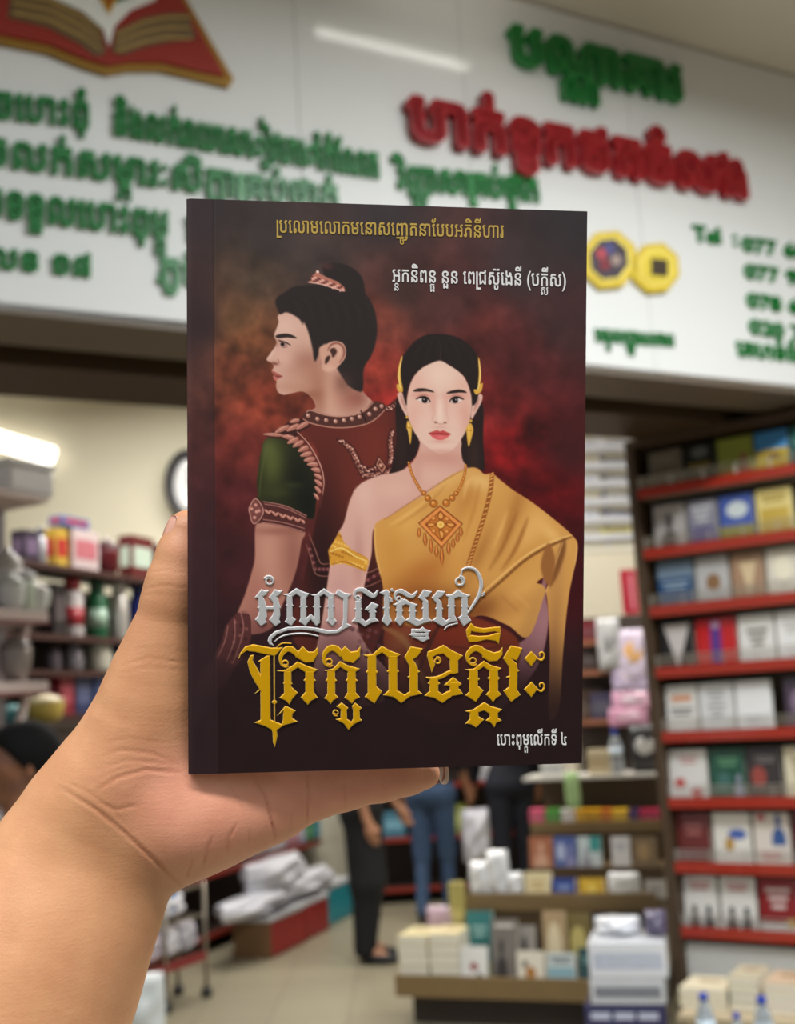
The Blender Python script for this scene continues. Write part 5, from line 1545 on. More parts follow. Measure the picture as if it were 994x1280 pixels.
for pp in ([(300, 766), (303, 790), (290, 830)], [(284, 782), (280, 802), (270, 824)], [(292, 774), (292, 800), (280, 832)], [(298, 766), (312, 769), (314, 792)]):
    stroke(pp, [1, 1.4, 1], (176, 124, 114), .4, .85)
poly([(268, 826), (290, 836), (276, 862), (252, 880), (240, 862)], (74, 46, 46), 2.0)

# woman: hair behind, neck, shoulders, arms
wh = (42, 30, 28)
poly(R4((110, 60), (210, 60), (310, 400), (322, 440), (285, 560), (222, 622), (160, 685), (55, 712), (85, 600), (110, 400)), wh, .7)
poly(R4((770, 60), (880, 100), (882, 400), (893, 668), (830, 660), (740, 655), (690, 600), (672, 450), (700, 380)), wh, .7)
dab(*R4((800, 550))[0], 6, 20, (64, 46, 40), .6)
dab(*R4((150, 480))[0], 5, 24, (60, 42, 36), .5)
ws_ = (214, 170, 154)
body_w = R4((312, 400), (322, 440), (305, 520), (270, 590), (225, 640), (160, 685), (60, 715)) + R5((880, 508), (785, 545), (732, 582), (692, 640), (655, 715)) + R7((772, 20), (732, 110), (702, 220), (665, 290), (630, 440), (612, 560)) + [(401, 780), (392, 830), (400, 870), (470, 880), (486, 845), (463, 815), (450, 794), (446, 772), (454, 735), (459, 713), (464, 692), (468, 660), (490, 700), (560, 690), (600, 610)] + R4((740, 655), (700, 590), (686, 500), (686, 415), (600, 300), (400, 300))
bw = poly(body_w, ws_, .6)
for d in ((548, 572, 26, 8, (196, 142, 126), .8), (540, 590, 14, 14, (222, 180, 162), .5), (455, 620, 10, 22, (226, 188, 172), .6), (436, 680, 12, 30, (206, 164, 152), .5), (425, 745, 14, 26, (190, 146, 140), .7), (424, 800, 30, 22, (140, 98, 98), .8), (440, 850, 40, 26, (96, 62, 66), .9),
          (496, 612, 14, 8, (226, 186, 168), .5), (530, 625, 22, 14, (214, 166, 152), .6), (500, 640, 22, 10, (206, 158, 146), .6), (586, 596, 8, 12, (190, 134, 118), .6), (522, 590, 4, 14, (196, 146, 130), .4), (448, 700, 5, 30, (176, 128, 120), .5)):
    dab(*d, clip=bw)
# right arm under the drape
ra = poly(OV((905, 120), (884, 255), (890, 330), (868, 430), (800, 520), (740, 560), (690, 520), (760, 420), (840, 370), (860, 300)), (150, 108, 112), .8)
dab(676, 800, 8, 40, (170, 126, 126), .6, 12, ra)
dab(650, 860, 30, 20, (84, 54, 60), .8, 0, ra)
# face
fw = poly(R3((500, 330), (420, 372), (340, 415), (275, 480), (235, 560), (214, 640)) + R4((204, 100), (215, 200), (245, 292), (300, 390), (370, 462), (440, 510), (500, 529), (560, 521), (620, 490), (690, 402), (740, 310), (766, 230), (784, 100)) + R3((780, 660), (755, 570), (715, 490), (650, 430), (560, 372)), (226, 192, 174), .6)
for z, d in ((R3((500, 480)), (16, 12, (234, 204, 186), .7)), (R3((300, 560)), (10, 12, (222, 168, 150), .5)), (R3((720, 580)), (10, 12, (220, 166, 148), .5)), (R4((300, 140)), (9, 10, (224, 176, 160), .6)), (R4((700, 150)), (9, 10, (222, 170, 154), .6)), (R4((260, 240)), (6, 12, (218, 164, 148), .5)),
             (R4((730, 240)), (6, 14, (210, 152, 136), .6)), (R4((440, 90)), (3.5, 10, (216, 162, 146), .7)), (R4((555, 90)), (3.5, 10, (216, 164, 148), .6)), (R4((500, 180)), (3, 14, (240, 210, 194), .7)), (R4((350, 20)), (10, 3.4, (204, 136, 122), .6)), (R4((645, 22)), (10, 3.4, (204, 136, 122), .6)),
             (R4((500, 470)), (9, 6, (234, 200, 184), .6)), (R4((350, 260)), (8, 8, (230, 190, 174), .5)), (R4((640, 260)), (8, 8, (230, 190, 174), .5)), (R4((500, 300)), (6, 2, (206, 150, 136), .5)), (R4((500, 428)), (8, 2, (206, 150, 134), .6)), (R4((500, 520)), (16, 3, (204, 152, 136), .6))):
    dab(z[0][0], z[0][1], *d, clip=fw)
dk = (48, 34, 30)
poly(R3((262, 622), (300, 600), (360, 597), (420, 611), (449, 631), (380, 623), (305, 627)), (46, 33, 29), .5)
poly(R3((558, 641), (590, 620), (660, 605), (712, 612), (739, 633), (680, 631), (610, 639)), (46, 33, 29), .5)
for ex, fl in ((365, 1), (635, -1)):
    P = lambda *q: R4(*[(ex + fl * a, b) for a, b in q])
    poly(P((-62, 60), (-30, 40), (5, 36), (34, 52), (50, 77), (5, 88), (-36, 80)), (228, 208, 200), .35)
    disc(*P((0, 61))[0], 3.7, (38, 26, 24), .4)
    disc(*P((0, 61))[0], 1.7, (16, 12, 12), .3)
    disc(*P((-6, 56))[0], .8, (220, 214, 210), .3)
    stroke(P((-80, 54), (-45, 40), (-5, 33), (30, 48), (52, 80)), [.6, 2.3, 2.4, 2.0, .8], (34, 24, 22), .35)
    stroke(P((-70, 34), (-30, 18), (10, 16), (40, 32)), [.3, .8, .8, .4], (150, 98, 86), .5, .8)
    stroke(P((-50, 74), (0, 88), (42, 80)), [.3, .9, .5], (150, 100, 90), .4, .8)
stroke(R4((448, 110), (452, 170), (432, 225), (440, 262)), [.4, .9, 1.2, .8], (206, 152, 136), .9, .7)
stroke(R4((560, 110), (556, 170), (574, 225), (566, 262)), [.4, .9, 1.2, .8], (208, 156, 140), .9, .6)
disc(*R4((462, 258))[0], 1.9, (126, 72, 62), .6, .9, 1.2)
disc(*R4((546, 260))[0], 1.9, (126, 72, 62), .6, .9, 1.2)
stroke(R4((470, 262), (505, 274), (540, 264)), [.8, 1, .8], (176, 116, 102), .6, .8)
poly(R4((398, 356), (450, 334), (480, 328), (500, 337), (525, 328), (560, 343), (597, 361), (540, 367), (500, 364), (440, 364)), (186, 82, 80), .45)
poly(R4((410, 364), (500, 364), (588, 365), (552, 400), (510, 414), (460, 406)), (206, 98, 98), .45)
dab(*R4((510, 388))[0], 4, 1.4, (224, 130, 126), .7)
stroke(R4((398, 356), (450, 362), (500, 360), (545, 364), (598, 360)), [.6, 1.2, 1.4, 1.2, .6], (120, 42, 46), .35)
# ears, hair over the head, ornaments
for pts, inn in ((R3((125, 645), (150, 630), (184, 660), (200, 745)) + R4((208, 110), (215, 195), (200, 205), (168, 150), (140, 90), (122, 25)), R4((150, 20), (175, 90), (200, 150))),
                 (R4((795, 75), (828, 15), (860, 2), (879, 22), (870, 72), (840, 132), (802, 200), (782, 228), (774, 180)), R4((850, 35), (830, 90), (798, 160)))):
    poly(pts, (220, 180, 164), .5)
    stroke(inn, [1, 2.6, 1], (176, 122, 108), .8, .8)
top = poly(R3((200, 745), (205, 690), (214, 640), (235, 560), (275, 482), (340, 416), (420, 374), (500, 350), (560, 374), (650, 430), (716, 490), (756, 570), (780, 660), (790, 745), (830, 700), (852, 560), (850, 400), (835, 310), (790, 238), (710, 170), (620, 130), (500, 115), (380, 125), (280, 180), (205, 268), (165, 330), (150, 450), (165, 620)), (40, 31, 29), .7)
for k in range(12):
    a = (k - 5.5) / 6
    stroke(R3((505 + a * 40, 130), (505 + a * 230, 220), (505 + a * 345, 420)), [.3, 1.2, .4], (54, 44, 40) if k % 2 else (30, 24, 23), .7, .5, top)
stroke(R3((508, 200), (506, 350)), [.5, .9], (84, 66, 60), .5, .7)
gold, gold_h, gold_dk = (214, 168, 80), (244, 214, 140), (150, 98, 40)
for pts in (R3((170, 308), (152, 338), (131, 420), (124, 500), (135, 558), (115, 568), (126, 622), (165, 632), (172, 600), (157, 520), (152, 430), (165, 350)), R3((840, 322), (853, 340), (863, 420), (866, 500), (858, 552), (881, 545), (871, 612), (840, 642), (815, 646), (800, 604), (830, 598), (840, 540), (845, 440))):
    poly(pts, gold, .4)
stroke(R3((165, 325), (143, 420), (138, 510), (150, 600)), [.5, 1.2, 1.2, 1], gold_h, .3)
stroke(R3((846, 340), (856, 420), (856, 500), (836, 610)), [.5, 1.2, 1.2, 1], gold_h, .3)
for pts in (R4((214, 244), (246, 290), (251, 320), (236, 456), (215, 342), (202, 306)), R4((770, 260), (796, 312), (786, 372), (753, 471), (735, 352), (735, 300))):
    poly(pts, gold, .4)
    c0_ = np.mean(np.array(pts), 0)
    stroke([(c0_[0] - 1, c0_[1] - 8), (c0_[0] - .6, c0_[1] + 6)], [1.2, .6], gold_h, .4)
    stroke([(c0_[0] - 3, c0_[1] - 3), (c0_[0] + 3, c0_[1] - 2)], [.9, .9], gold_dk, .3, .8)
disc(*R4((207, 215))[0], 1.8, gold, .4)
disc(*R4((775, 242))[0], 1.8, gold, .4)

# golden cloth
cl_c = (206, 154, 88)
cloth = R6((0, 302), (60, 262), (130, 216), (200, 176), (260, 130), (320, 86), (380, 60), (420, 47), (452, 54), (480, 78), (520, 76), (560, 108), (620, 155), (700, 205), (780, 265), (860, 330), (912, 380), (926, 412), (920, 480), (902, 560), (880, 680)) + OV((925, 400), (915, 540), (890, 560), (893, 400), (884, 262), (862, 240)) + R6((800, 560), (770, 640)) + OV((842, 370), (790, 342), (720, 320), (660, 370), (560, 400), (500, 345)) + R7((905, 560), (888, 480), (868, 400), (858, 300), (862, 235), (885, 208), (940, 182))
cm_ = poly(cloth, cl_c, .6)
for d in ((505, 655, 16, 10, (222, 172, 100), .7, -28), (490, 690, 12, 30, (196, 140, 70), .6, 0), (530, 714, 30, 14, (176, 112, 56), .8, -28), (520, 748, 36, 15, (134, 78, 38), .95, -8), (585, 620, 8, 22, (176, 118, 60), .5, 25), (560, 600, 22, 6, (226, 182, 118), .6, -32), (600, 600, 12, 8, (232, 192, 130), .7, 20),
          (640, 640, 8, 34, (160, 104, 54), .6, 22), (620, 660, 6, 30, (218, 166, 98), .6, 24), (665, 660, 10, 22, (226, 178, 110), .7, 30), (690, 665, 16, 6, (232, 186, 120), .7, 42), (650, 700, 6, 20, (196, 140, 74), .6, 40), (600, 690, 6, 30, (150, 96, 48), .5, 24), (575, 680, 8, 30, (214, 162, 92), .5, 22),
          (655, 735, 22, 8, (216, 164, 98), .7, -38), (640, 760, 26, 8, (190, 138, 80), .7, -30), (598, 762, 22, 12, (128, 78, 42), .9, -30), (556, 764, 20, 14, (118, 68, 34), .9, 0), (500, 770, 14, 14, (150, 96, 52), .8, 0), (665, 770, 8, 24, (176, 130, 80), .6, 20), (700, 700, 5, 26, (196, 146, 92), .7, 8), (692, 800, 8, 50, (150, 106, 70), .7, 4), (545, 650, 8, 8, (206, 150, 80), .4, 0)):
    dab(*d, clip=cm_)
stroke(R6((905, 372), (840, 398), (750, 440), (660, 500), (560, 590), (470, 670), (420, 720)), [1, 3, 3.4, 3, 3, 3, 2], (108, 66, 34), .9, .85, cm_)
stroke(R6((900, 366), (838, 385), (748, 424), (655, 484), (552, 572), (460, 655)), [1, 2.2, 2.6, 2.4, 2.2, 1.5], (234, 190, 124), .7, .8, cm_)
poly(R6((868, 392), (850, 400), (800, 560), (790, 620), (830, 560), (866, 450)), (112, 70, 38), 1.4, True, .8)
stroke(R6((858, 398), (820, 500), (775, 640), (745, 740)), [.8, 1.6, 1.6, 1.2], (222, 176, 116), .6, .8, cm_)
stroke(R6((920, 405), (924, 440), (905, 560), (880, 700)), [1, 2.4, 2.2, 1.4], (222, 176, 116), .7, .8, cm_)
for pts, c in ((((640, 250), (600, 350), (560, 440), (500, 540)), (150, 98, 50)), (((690, 280), (660, 360), (620, 450), (560, 540)), (146, 92, 46)), (((590, 250), (560, 340), (520, 440)), (226, 178, 110)), (((460, 120), (430, 250), (380, 400)), (186, 130, 68)), (((300, 130), (200, 230), (60, 330)), (186, 132, 72)), (((240, 180), (120, 270), (20, 330)), (228, 182, 112)), (((440, 90), (400, 120), (380, 200)), (228, 182, 118)),
               (((620, 640), (700, 720)), (226, 178, 116)), (((560, 660), (640, 735)), (138, 88, 50))):
    stroke(R6(*pts), [1] + [4.4] * (len(pts) - 2) + [1], c, 1.7, .8, cm_)
stroke(R6((0, 300), (130, 214), (260, 128), (380, 58)), [.8, 1.4, 1.4, .8], (146, 92, 50), .6, .6)
stroke(R7((866, 240), (862, 300), (872, 400), (892, 480)), [1, 1.6, 1.6, 1], (240, 200, 130), .7, .6)
poly([(684, 677), (691, 684), (694, 703), (688, 728), (681, 724), (676, 703)], (150, 100, 58), 1.2)
# waist: belt and skirt top
wst = poly([(484, 778), (520, 782), (570, 768), (612, 776), (648, 800), (640, 850), (600, 890), (540, 900), (498, 870), (480, 820)], (112, 52, 36), 1.2)
for d in ((500, 800, 10, 16, (140, 90, 60), .7, 30), (560, 800, 20, 12, (120, 44, 30), .7, 0), (600, 800, 26, 14, (130, 60, 34), .6, 0), (590, 850, 30, 20, (70, 36, 30), .7, 0), (520, 850, 20, 24, (84, 48, 40), .7, 0)):
    dab(*d, clip=wst)
for y in (806, 816, 826, 836):
    stroke([(560, y), (600, y + 4), (640, y - 2)], [1.4, 1.8, 1.4], (76, 34, 30), .6, .7, wst)
stroke([(478, 782), (505, 800), (520, 830), (535, 870)], [6, 8, 8, 5], (146, 104, 68), 1.2, .7)
stroke([(552, 775), (538, 800), (524, 835)], [3, 6, 5], (70, 36, 28), .8, .9)
for i in range(16):
    disc(440 + (i * 11) % 34, 786 + (i * 7) % 34, 3.0, (120, 78, 80) if i % 2 else (70, 40, 46), .8, .6)
# armlet, necklace, pendant, rope
al_ = poly(R7((680, 264), (702, 320), (742, 358), (820, 398), (833, 416), (816, 472), (760, 450), (700, 430), (650, 436), (630, 442), (620, 362), (640, 330), (664, 290)), (206, 150, 64), .4, False)
for i in range(60):
    u, v = R7((622 + (i * 37) % 214, 264 + (i * 53) % 210))[0]
    dab(u, v, 1.1, 1.1, (250, 214, 130) if i % 2 else (140, 86, 30), .8, 0, al_)
stroke(R7((626, 372), (690, 350), (760, 392), (826, 418)), [1, 1.8, 1.8, 1], (250, 220, 140), .4, .9)
stroke(R7((634, 436), (700, 420), (760, 440), (814, 468)), [.8, 1.4, 1.4, .8], (150, 92, 34), .4, .9)
# restore arm left of the armlet
nk, nk_h, nk_d = (190, 118, 52), (238, 178, 106), (120, 62, 26)
for pts in (((118, 22), (134, 80), (160, 132), (190, 180)), ((392, 32), (386, 80), (366, 140), (340, 180))):
    stroke(R6(*pts), [3.0, 3.2, 3.4, 3.4], nk_d, .5, .8)
    stroke(R6(*pts), [2.2, 2.4, 2.6, 2.6], nk, .4)
    ps = smooth(R6(*pts), 8, False)
    for i, (u, v) in enumerate(ps):
        if i % 2:
            disc(u - .3, v - .2, .8, nk_h, .3, .9)
for x, y, r in ((192, 172, 3), (210, 196, 4), (238, 222, 5), (298, 218, 4.8), (326, 194, 4), (345, 172, 3)):
    (u, v), = R6((x, y))
    disc(u, v, r, nk_d, .4)
    disc(u, v, r * .8, nk, .5)
    disc(u - r * .2, v - r * .3, r * .35, nk_h, .5)
for x0, y0, x1, y1 in ((200, 320, 195, 415), (255, 370, 265, 510), (318, 430, 325, 580), (375, 500, 380, 625), (430, 520, 435, 700), (500, 470, 505, 595), (550, 430, 550, 525), (595, 370, 595, 465), (630, 310, 632, 405)):
    mx, my = (x0 + x1) / 2, (y0 + y1) / 2 + 10
    stroke(R8((x0, y0), (mx, my), (x1, y1)), [2.4, 5.6, .8], nk_d, .5)
    stroke(R8((x0, y0), (mx, my), (x1, y1)), [1.2, 3.2, .4], (206, 128, 70), .4)
    stroke(R8((x0 - 4, y0 + 10), (mx - 6, my)), [.5, .9], nk_h, .4, .8)
poly(R8((415, 82), (652, 272), (430, 528), (188, 268)), nk_d, .5, False)
poly(R8((415, 96), (638, 276), (430, 512), (202, 272)), (222, 146, 84), .4, False)
poly(R8((415, 140), (590, 282), (430, 462), (254, 280)), (150, 84, 38), .4, False)
poly(R8((415, 156), (572, 283), (430, 444), (272, 282)), (196, 124, 60), .4, False)
for a, b, c, d in (((420, 140), (458, 200), (420, 240), (388, 195)), ((470, 270), (540, 262), (575, 290), (520, 312)), ((400, 350), (430, 335), (460, 380), (432, 445)), ((270, 285), (320, 262), (375, 280), (320, 310))):
    poly(R8(a, b, c, d), nk_d, .4)
    cx_, cy_ = np.mean([a, b, c, d], 0)
    poly(R8(*[(cx_ + (p[0] - cx_) * .72, cy_ + (p[1] - cy_) * .72) for p in (a, b, c, d)]), (224, 158, 88), .4)
for x, y in ((350, 220), (490, 225), (352, 350), (488, 355)):
    disc(*R8((x, y))[0], 3.4, (170, 98, 46), .5)
    disc(*R8((x - 4, y - 4))[0], 2.0, (226, 160, 92), .5)
disc(*R8((420, 282))[0], 6.2, (140, 80, 34), .5)
disc(*R8((420, 282))[0], 4.8, (222, 160, 76), .5)
for k in range(7):
    a = k * 2 * math.pi / 7
    disc(*R8((420 + 26 * math.cos(a), 282 + 26 * math.sin(a)))[0], 1.4, (244, 200, 120), .4)
rope = smooth(R6((518, 75), (511, 150), (482, 270), (450, 370), (420, 460), (400, 524)), 9, False)
stroke([tuple(p) for p in rope[::4]], 5.2, (136, 78, 34), .6, .9)
for i, (u, v) in enumerate(rope):
    if i % 2 == 0:
        stroke([(u - 2.1, v + 1.2), (u + 2.1, v - 1.4)], [1.3, 1.3], (236, 176, 106), .35)
g_ = ART.mean(-1, keepdims=True)
ART[:] = g_ + (ART - g_) * 1.10
ART[:] = np.clip(112 + (ART - 112) * 1.07, 4, 250)
# fade of the figures into the foot of the cover
a = np.clip((PY - 768) / 122, 0, 1)
a = (a * a * (3 - 2 * a) * .93)[..., None]
foot = np.array((36, 19, 20), np.float32) * (1 + .03 * nz[..., None])
ART[:] = ART * (1 - a) + foot * a
# strip left of the hinge line, its lighting difference mixed into the print
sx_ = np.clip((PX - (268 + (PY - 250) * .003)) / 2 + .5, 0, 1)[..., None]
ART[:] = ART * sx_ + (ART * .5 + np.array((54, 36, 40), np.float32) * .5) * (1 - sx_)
ART[:] = np.clip(ART, 6, 250)

# ---- book body
novel = thing('novel', 'dark red illustrated novel held upright in the hand, gold and silver title', 'book')
novel.matrix_world = BOOK_MAT
def lin(c):
    c = c / 255.0
    return np.where(c <= .04045, c / 12.92, ((c + .055) / 1.055) ** 2.4)
NX, NY = 640, 900
gx, gy = np.meshgrid(np.linspace(-BW / 2, BW / 2, NX), np.linspace(BH / 2, -BH / 2, NY))
P2 = hmap(H_FROM, np.stack([gx, gy], -1))
fx, fy = np.clip((P2[..., 0] - OX) * SC - .5, 0, PWD - 1.01), np.clip((P2[..., 1] - OY) * SC - .5, 0, PHT - 1.01)
ix, iy = fx.astype(int), fy.astype(int)
tx, ty = (fx - ix)[..., None], (fy - iy)[..., None]
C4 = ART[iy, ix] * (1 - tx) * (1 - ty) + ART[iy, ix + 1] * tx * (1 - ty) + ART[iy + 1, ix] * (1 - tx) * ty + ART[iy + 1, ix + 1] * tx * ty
hx = -BW / 2 + .0099
gz = -.00028 * np.exp(-((gx - hx) / .00035) ** 2) - .0009 * np.exp(-((gx + BW / 2) / .0011) ** 2)
gz += .00035 * np.exp(-(((gx + BW / 2 - .004) / .0022) ** 2 + ((gy + BH / 2 - .020) / .008) ** 2))
V = np.stack([gx, gy, gz], -1).reshape(-1, 3)
ii = np.arange(NX * NY).reshape(NY, NX)
Q = np.stack([ii[:-1, :-1], ii[1:, :-1], ii[1:, 1:], ii[:-1, 1:]], -1).reshape(-1, 4)
me = bpy.data.meshes.new('front_cover')
me.vertices.add(len(V))
me.vertices.foreach_set('co', V.astype(np.float32).ravel())
me.loops.add(Q.size)
me.loops.foreach_set('vertex_index', Q.astype(np.int32).ravel())
me.polygons.add(len(Q))
me.polygons.foreach_set('loop_start', np.arange(0, Q.size, 4, dtype=np.int32))
me.polygons.foreach_set('use_smooth', [True] * len(Q))
me.update(calc_edges=True)
at_ = me.color_attributes.new('print', 'FLOAT_COLOR', 'POINT')
cc = np.ones((NX * NY, 4), np.float32)
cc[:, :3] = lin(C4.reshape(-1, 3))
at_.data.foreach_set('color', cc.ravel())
cov_m = bpy.data.materials.new('printed_cover')
cov_m.use_nodes = True
nt = cov_m.node_tree
b = nt.nodes['Principled BSDF']
ca = nt.nodes.new('ShaderNodeVertexColor')
ca.layer_name = 'print'
nt.links.new(ca.outputs['Color'], b.inputs['Base Color'])
tcn = nt.nodes.new('ShaderNodeTexCoord')
nn = nt.nodes.new('ShaderNodeTexNoise')
nn.inputs['Scale'].default_value = 2600
bp = nt.nodes.new('ShaderNodeBump')
bp.inputs['Strength'].default_value = .05
bp.inputs['Distance'].default_value = .0002
nt.links.new(tcn.outputs['Object'], nn.inputs['Vector'])
nt.links.new(nn.outputs['Fac'], bp.inputs['Height'])
nt.links.new(bp.outputs['Normal'], b.inputs['Normal'])
b.inputs['Roughness'].default_value = .38
b.inputs['Specular IOR Level'].default_value = .5
me.materials.append(cov_m)
fc = bpy.data.objects.new('front_cover', me)
COL.objects.link(fc)
fc.parent = novel
fc['label'] = 'printed front cover with a crowned man and a woman in a golden sash'
dkc = M((44, 30, 34), .4, noise=.05, scale=30)
MB().box(-BW / 2, -BW / 2 + .0004, -BH / 2, BH / 2, -BT, -.0012).build('spine', dkc, novel)
MB().box(-BW / 2, BW / 2, -BH / 2, BH / 2, -BT - .0004, -BT).build('back_cover', dkc, novel)
MB().box(-BW / 2 + .0005, BW / 2 - .0006, -BH / 2 + .0004, BH / 2 - .0004, -BT + .0001, -.0011).build('page_block', PAPER, novel)

# ---- foil lettering
def foil_shapes(polys, name, mat, label, thick=.00022, bev=.00016, grow=None, z=.0003):
    mb = MB()
    for kk, pts in enumerate(polys):
        q = hmap(H_TO, np.array(pts))
        cu = bpy.data.curves.new('f', 'CURVE')
        cu.dimensions = '2D'
        cu.fill_mode = 'BOTH'
        sp = cu.splines.new('POLY')
        sp.points.add(len(q) - 1)
        for k, p in enumerate(q):
            sp.points[k].co = (p[0], p[1], 0, 1)
        sp.use_cyclic_u = True
        cu.extrude = thick / 2
        cu.bevel_depth = bev
        cu.bevel_resolution = 1
        cu.offset = -bev * 1.6 if grow is None else grow
        o = bpy.data.objects.new('f', cu)
        COL.objects.link(o)
        dg = bpy.context.evaluated_depsgraph_get()
        m2 = bpy.data.meshes.new_from_object(o.evaluated_get(dg))
        mb.add([(v.co.x, v.co.y, v.co.z + z + (kk % 6) * .000014) for v in m2.vertices], [tuple(p.vertices) for p in m2.polygons])
        bpy.data.objects.remove(o)
        bpy.data.curves.remove(cu)
        bpy.data.meshes.remove(m2)
    o = mb.build(name, mat, novel)
    o['label'] = label
    return o
def stem(x, y0, y1, w, spurs=(.45,), sp=9):
    l, r = x - w / 2, x + w / 2
    L, R_ = [(l, y0)], [(r, y0)]
    for t in spurs:
        y = y0 + (y1 - y0) * t
        L += [(l, y - sp), (l - sp, y), (l, y + sp)]
        R_ += [(r, y - sp), (r + sp, y), (r, y + sp)]
    L.append((l, y1))
    R_.append((r, y1))
    return L + R_[::-1]
def ringp(cx, cy, r, w, a0=0, turns=1.15):
    t = np.linspace(math.radians(a0), math.radians(a0) + turns * 2 * math.pi, 14)
    rr = np.linspace(r, r * .45, 14)
    return [tuple(p) for p in ribbon(list(zip(cx + rr * np.cos(t), cy + rr * np.sin(t))), list(np.linspace(w, w * .5, 14)), 2)]
rb = lambda pts, ws: [tuple(p) for p in ribbon(pts, ws, 5)]
T1, T2, T3, T4, T5, T6 = zr(310, 700, 6.2125), zr(460, 690, 6.2125), zr(290, 780, 7.1), zr(290, 860, 7.1), zr(400, 780, 6.2125), zr(540, 770, 6.2125)
S1 = [ringp(160, 162, 38, 18, 200, 1.4), [(50, 290), (75, 260), (100, 228), (125, 240), (155, 238), (135, 270), (110, 283), (122, 312), (135, 350), (140, 440), (130, 468), (140, 485), (95, 515), (50, 465), (75, 430), (82, 400), (80, 385), (68, 372), (80, 360), (78, 330), (72, 300)],
      [(158, 290), (185, 255), (205, 228), (230, 240), (262, 238), (240, 270), (216, 285), (230, 310), (240, 350), (248, 368), (240, 380), (243, 430), (235, 465), (245, 485), (205, 515), (158, 465), (185, 430), (195, 400), (190, 330)], [(134, 360), (196, 360), (196, 384), (134, 384)],
      stem(318, 272, 450, 40), [(280, 480), (300, 448), (338, 440), (365, 462), (330, 510)], [(273, 268), (310, 262), (370, 218), (415, 242), (470, 260), (450, 288), (405, 286), (370, 262), (340, 282), (300, 280)],
      stem(425, 280, 460, 42), [(392, 478), (405, 448), (445, 452), (482, 418), (520, 455), (555, 480), (525, 512), (482, 458), (440, 510)], stem(530, 275, 468, 42), [(488, 268), (530, 262), (585, 218), (625, 245), (668, 262), (658, 288), (612, 285), (585, 260), (560, 278), (520, 286)],
      stem(638, 280, 455, 42), [(605, 470), (622, 440), (658, 440), (682, 472), (648, 510)],
      [(672, 262), (695, 224), (740, 250), (797, 262), (772, 286), (766, 400), (762, 488), (796, 505), (742, 532), (690, 565), (600, 572), (500, 547), (400, 540), (300, 547), (218, 577), (180, 612), (174, 640), (190, 664), (160, 655), (148, 628), (156, 598), (200, 558), (300, 522), (420, 514), (520, 524), (620, 545), (690, 540), (724, 512), (736, 450), (736, 300), (700, 278)],
      rb([(198, 634), (260, 592), (350, 573), (450, 571), (542, 590)], [3, 9, 11, 10, 4]),
      ringp(850, 288, 24, 13, 0), rb([(850, 305), (822, 275), (835, 234), (885, 226), (930, 254), (972, 272), (1006, 228)], [10, 14, 26, 36, 38, 34, 6]), stem(852, 310, 455, 42), stem(962, 345, 460, 42), [(905, 378), (958, 322), (1008, 345), (985, 374), (925, 388)],
      [(802, 472), (832, 440), (875, 445), (908, 474), (940, 450), (985, 446), (1010, 468), (952, 482), (900, 512), (858, 482)]]
S2 = [[(88, 310), (138, 284), (166, 304), (160, 340), (182, 352), (187, 382), (164, 386), (158, 362), (158, 420), (166, 430), (158, 440), (158, 480), (180, 530), (145, 570), (103, 530), (122, 480), (122, 440), (112, 428), (122, 418), (122, 330)], ringp(183, 286, 11, 6, 0),
      ringp(238, 355, 24, 12, 0), rb([(232, 378), (206, 350), (216, 308), (258, 298), (300, 322), (342, 334), (380, 294)], [8, 14, 24, 34, 36, 32, 6]), [(193, 402), (280, 356), (320, 380), (380, 400), (360, 422), (290, 398), (240, 418)], stem(240, 405, 500, 44), [(203, 525), (222, 490), (262, 488), (287, 520), (245, 568)],
      stem(342, 405, 510, 42), [(288, 522), (322, 498), (365, 505), (395, 520), (430, 500), (466, 500), (492, 526), (425, 545), (375, 570), (330, 545)], [(388, 345), (430, 284), (492, 298), (466, 336), (434, 348), (464, 372), (466, 510), (424, 520), (424, 440), (414, 430), (424, 420), (424, 372)],
      [(493, 345), (540, 290), (597, 298), (572, 336), (538, 348), (568, 380), (572, 420), (580, 430), (572, 440), (572, 520), (530, 520), (530, 440), (520, 430), (530, 420), (530, 390)], [(496, 522), (530, 496), (575, 500), (604, 524), (640, 496), (668, 480), (692, 522), (630, 540), (575, 568)],
      stem(645, 335, 500, 46), [(603, 324), (650, 318), (695, 281), (740, 310), (788, 325), (762, 347), (702, 337), (670, 347), (620, 342)], stem(748, 340, 500, 44), [(698, 500), (728, 475), (768, 478), (797, 520), (740, 566)], rb([(590, 592), (622, 562), (694, 542)], [3, 13, 3]),
      ringp(708, 215, 40, 20, 270, 1.3), rb([(724, 170), (730, 130), (770, 110), (825, 122), (862, 172), (878, 240), (860, 320), (820, 390), (775, 455), (722, 496)], [6, 13, 16, 20, 25, 26, 24, 20, 14, 6]),
      [(335, 590), (400, 592), (420, 572), (440, 592), (482, 603), (470, 622), (430, 612), (350, 614)], [(318, 635), (345, 616), (400, 624), (470, 620), (462, 642), (400, 646), (345, 650)], [(340, 654), (400, 650), (466, 652), (474, 664), (420, 692), (385, 672)], [(334, 592), (356, 592), (356, 652), (334, 640)], [(440, 596), (464, 600), (464, 672), (440, 668)],
      rb([(880, 330), (905, 310)], [4, 2]), rb([(884, 314), (906, 296)], [4, 2])]
silver_m = M((222, 222, 220), .26, .4, noise=.05, scale=400, name='silver_foil')
gold_m = M((238, 178, 14), .3, .35, noise=.05, scale=400, name='gold_foil')
silver_r = M((244, 244, 242), .2, .3, noise=.02, scale=400, name='silver_edge_highlight')  # paler copies of the foil: embossed edge highlights put into the colour
gold_r = M((252, 214, 110), .2, .3, noise=.02, scale=400, name='gold_edge_highlight')
SS = [T1(*p) for p in S1] + [T2(*p) for p in S2]
sl_ = foil_shapes(SS, 'title_lettering', silver_m, 'silver foil title lettering')
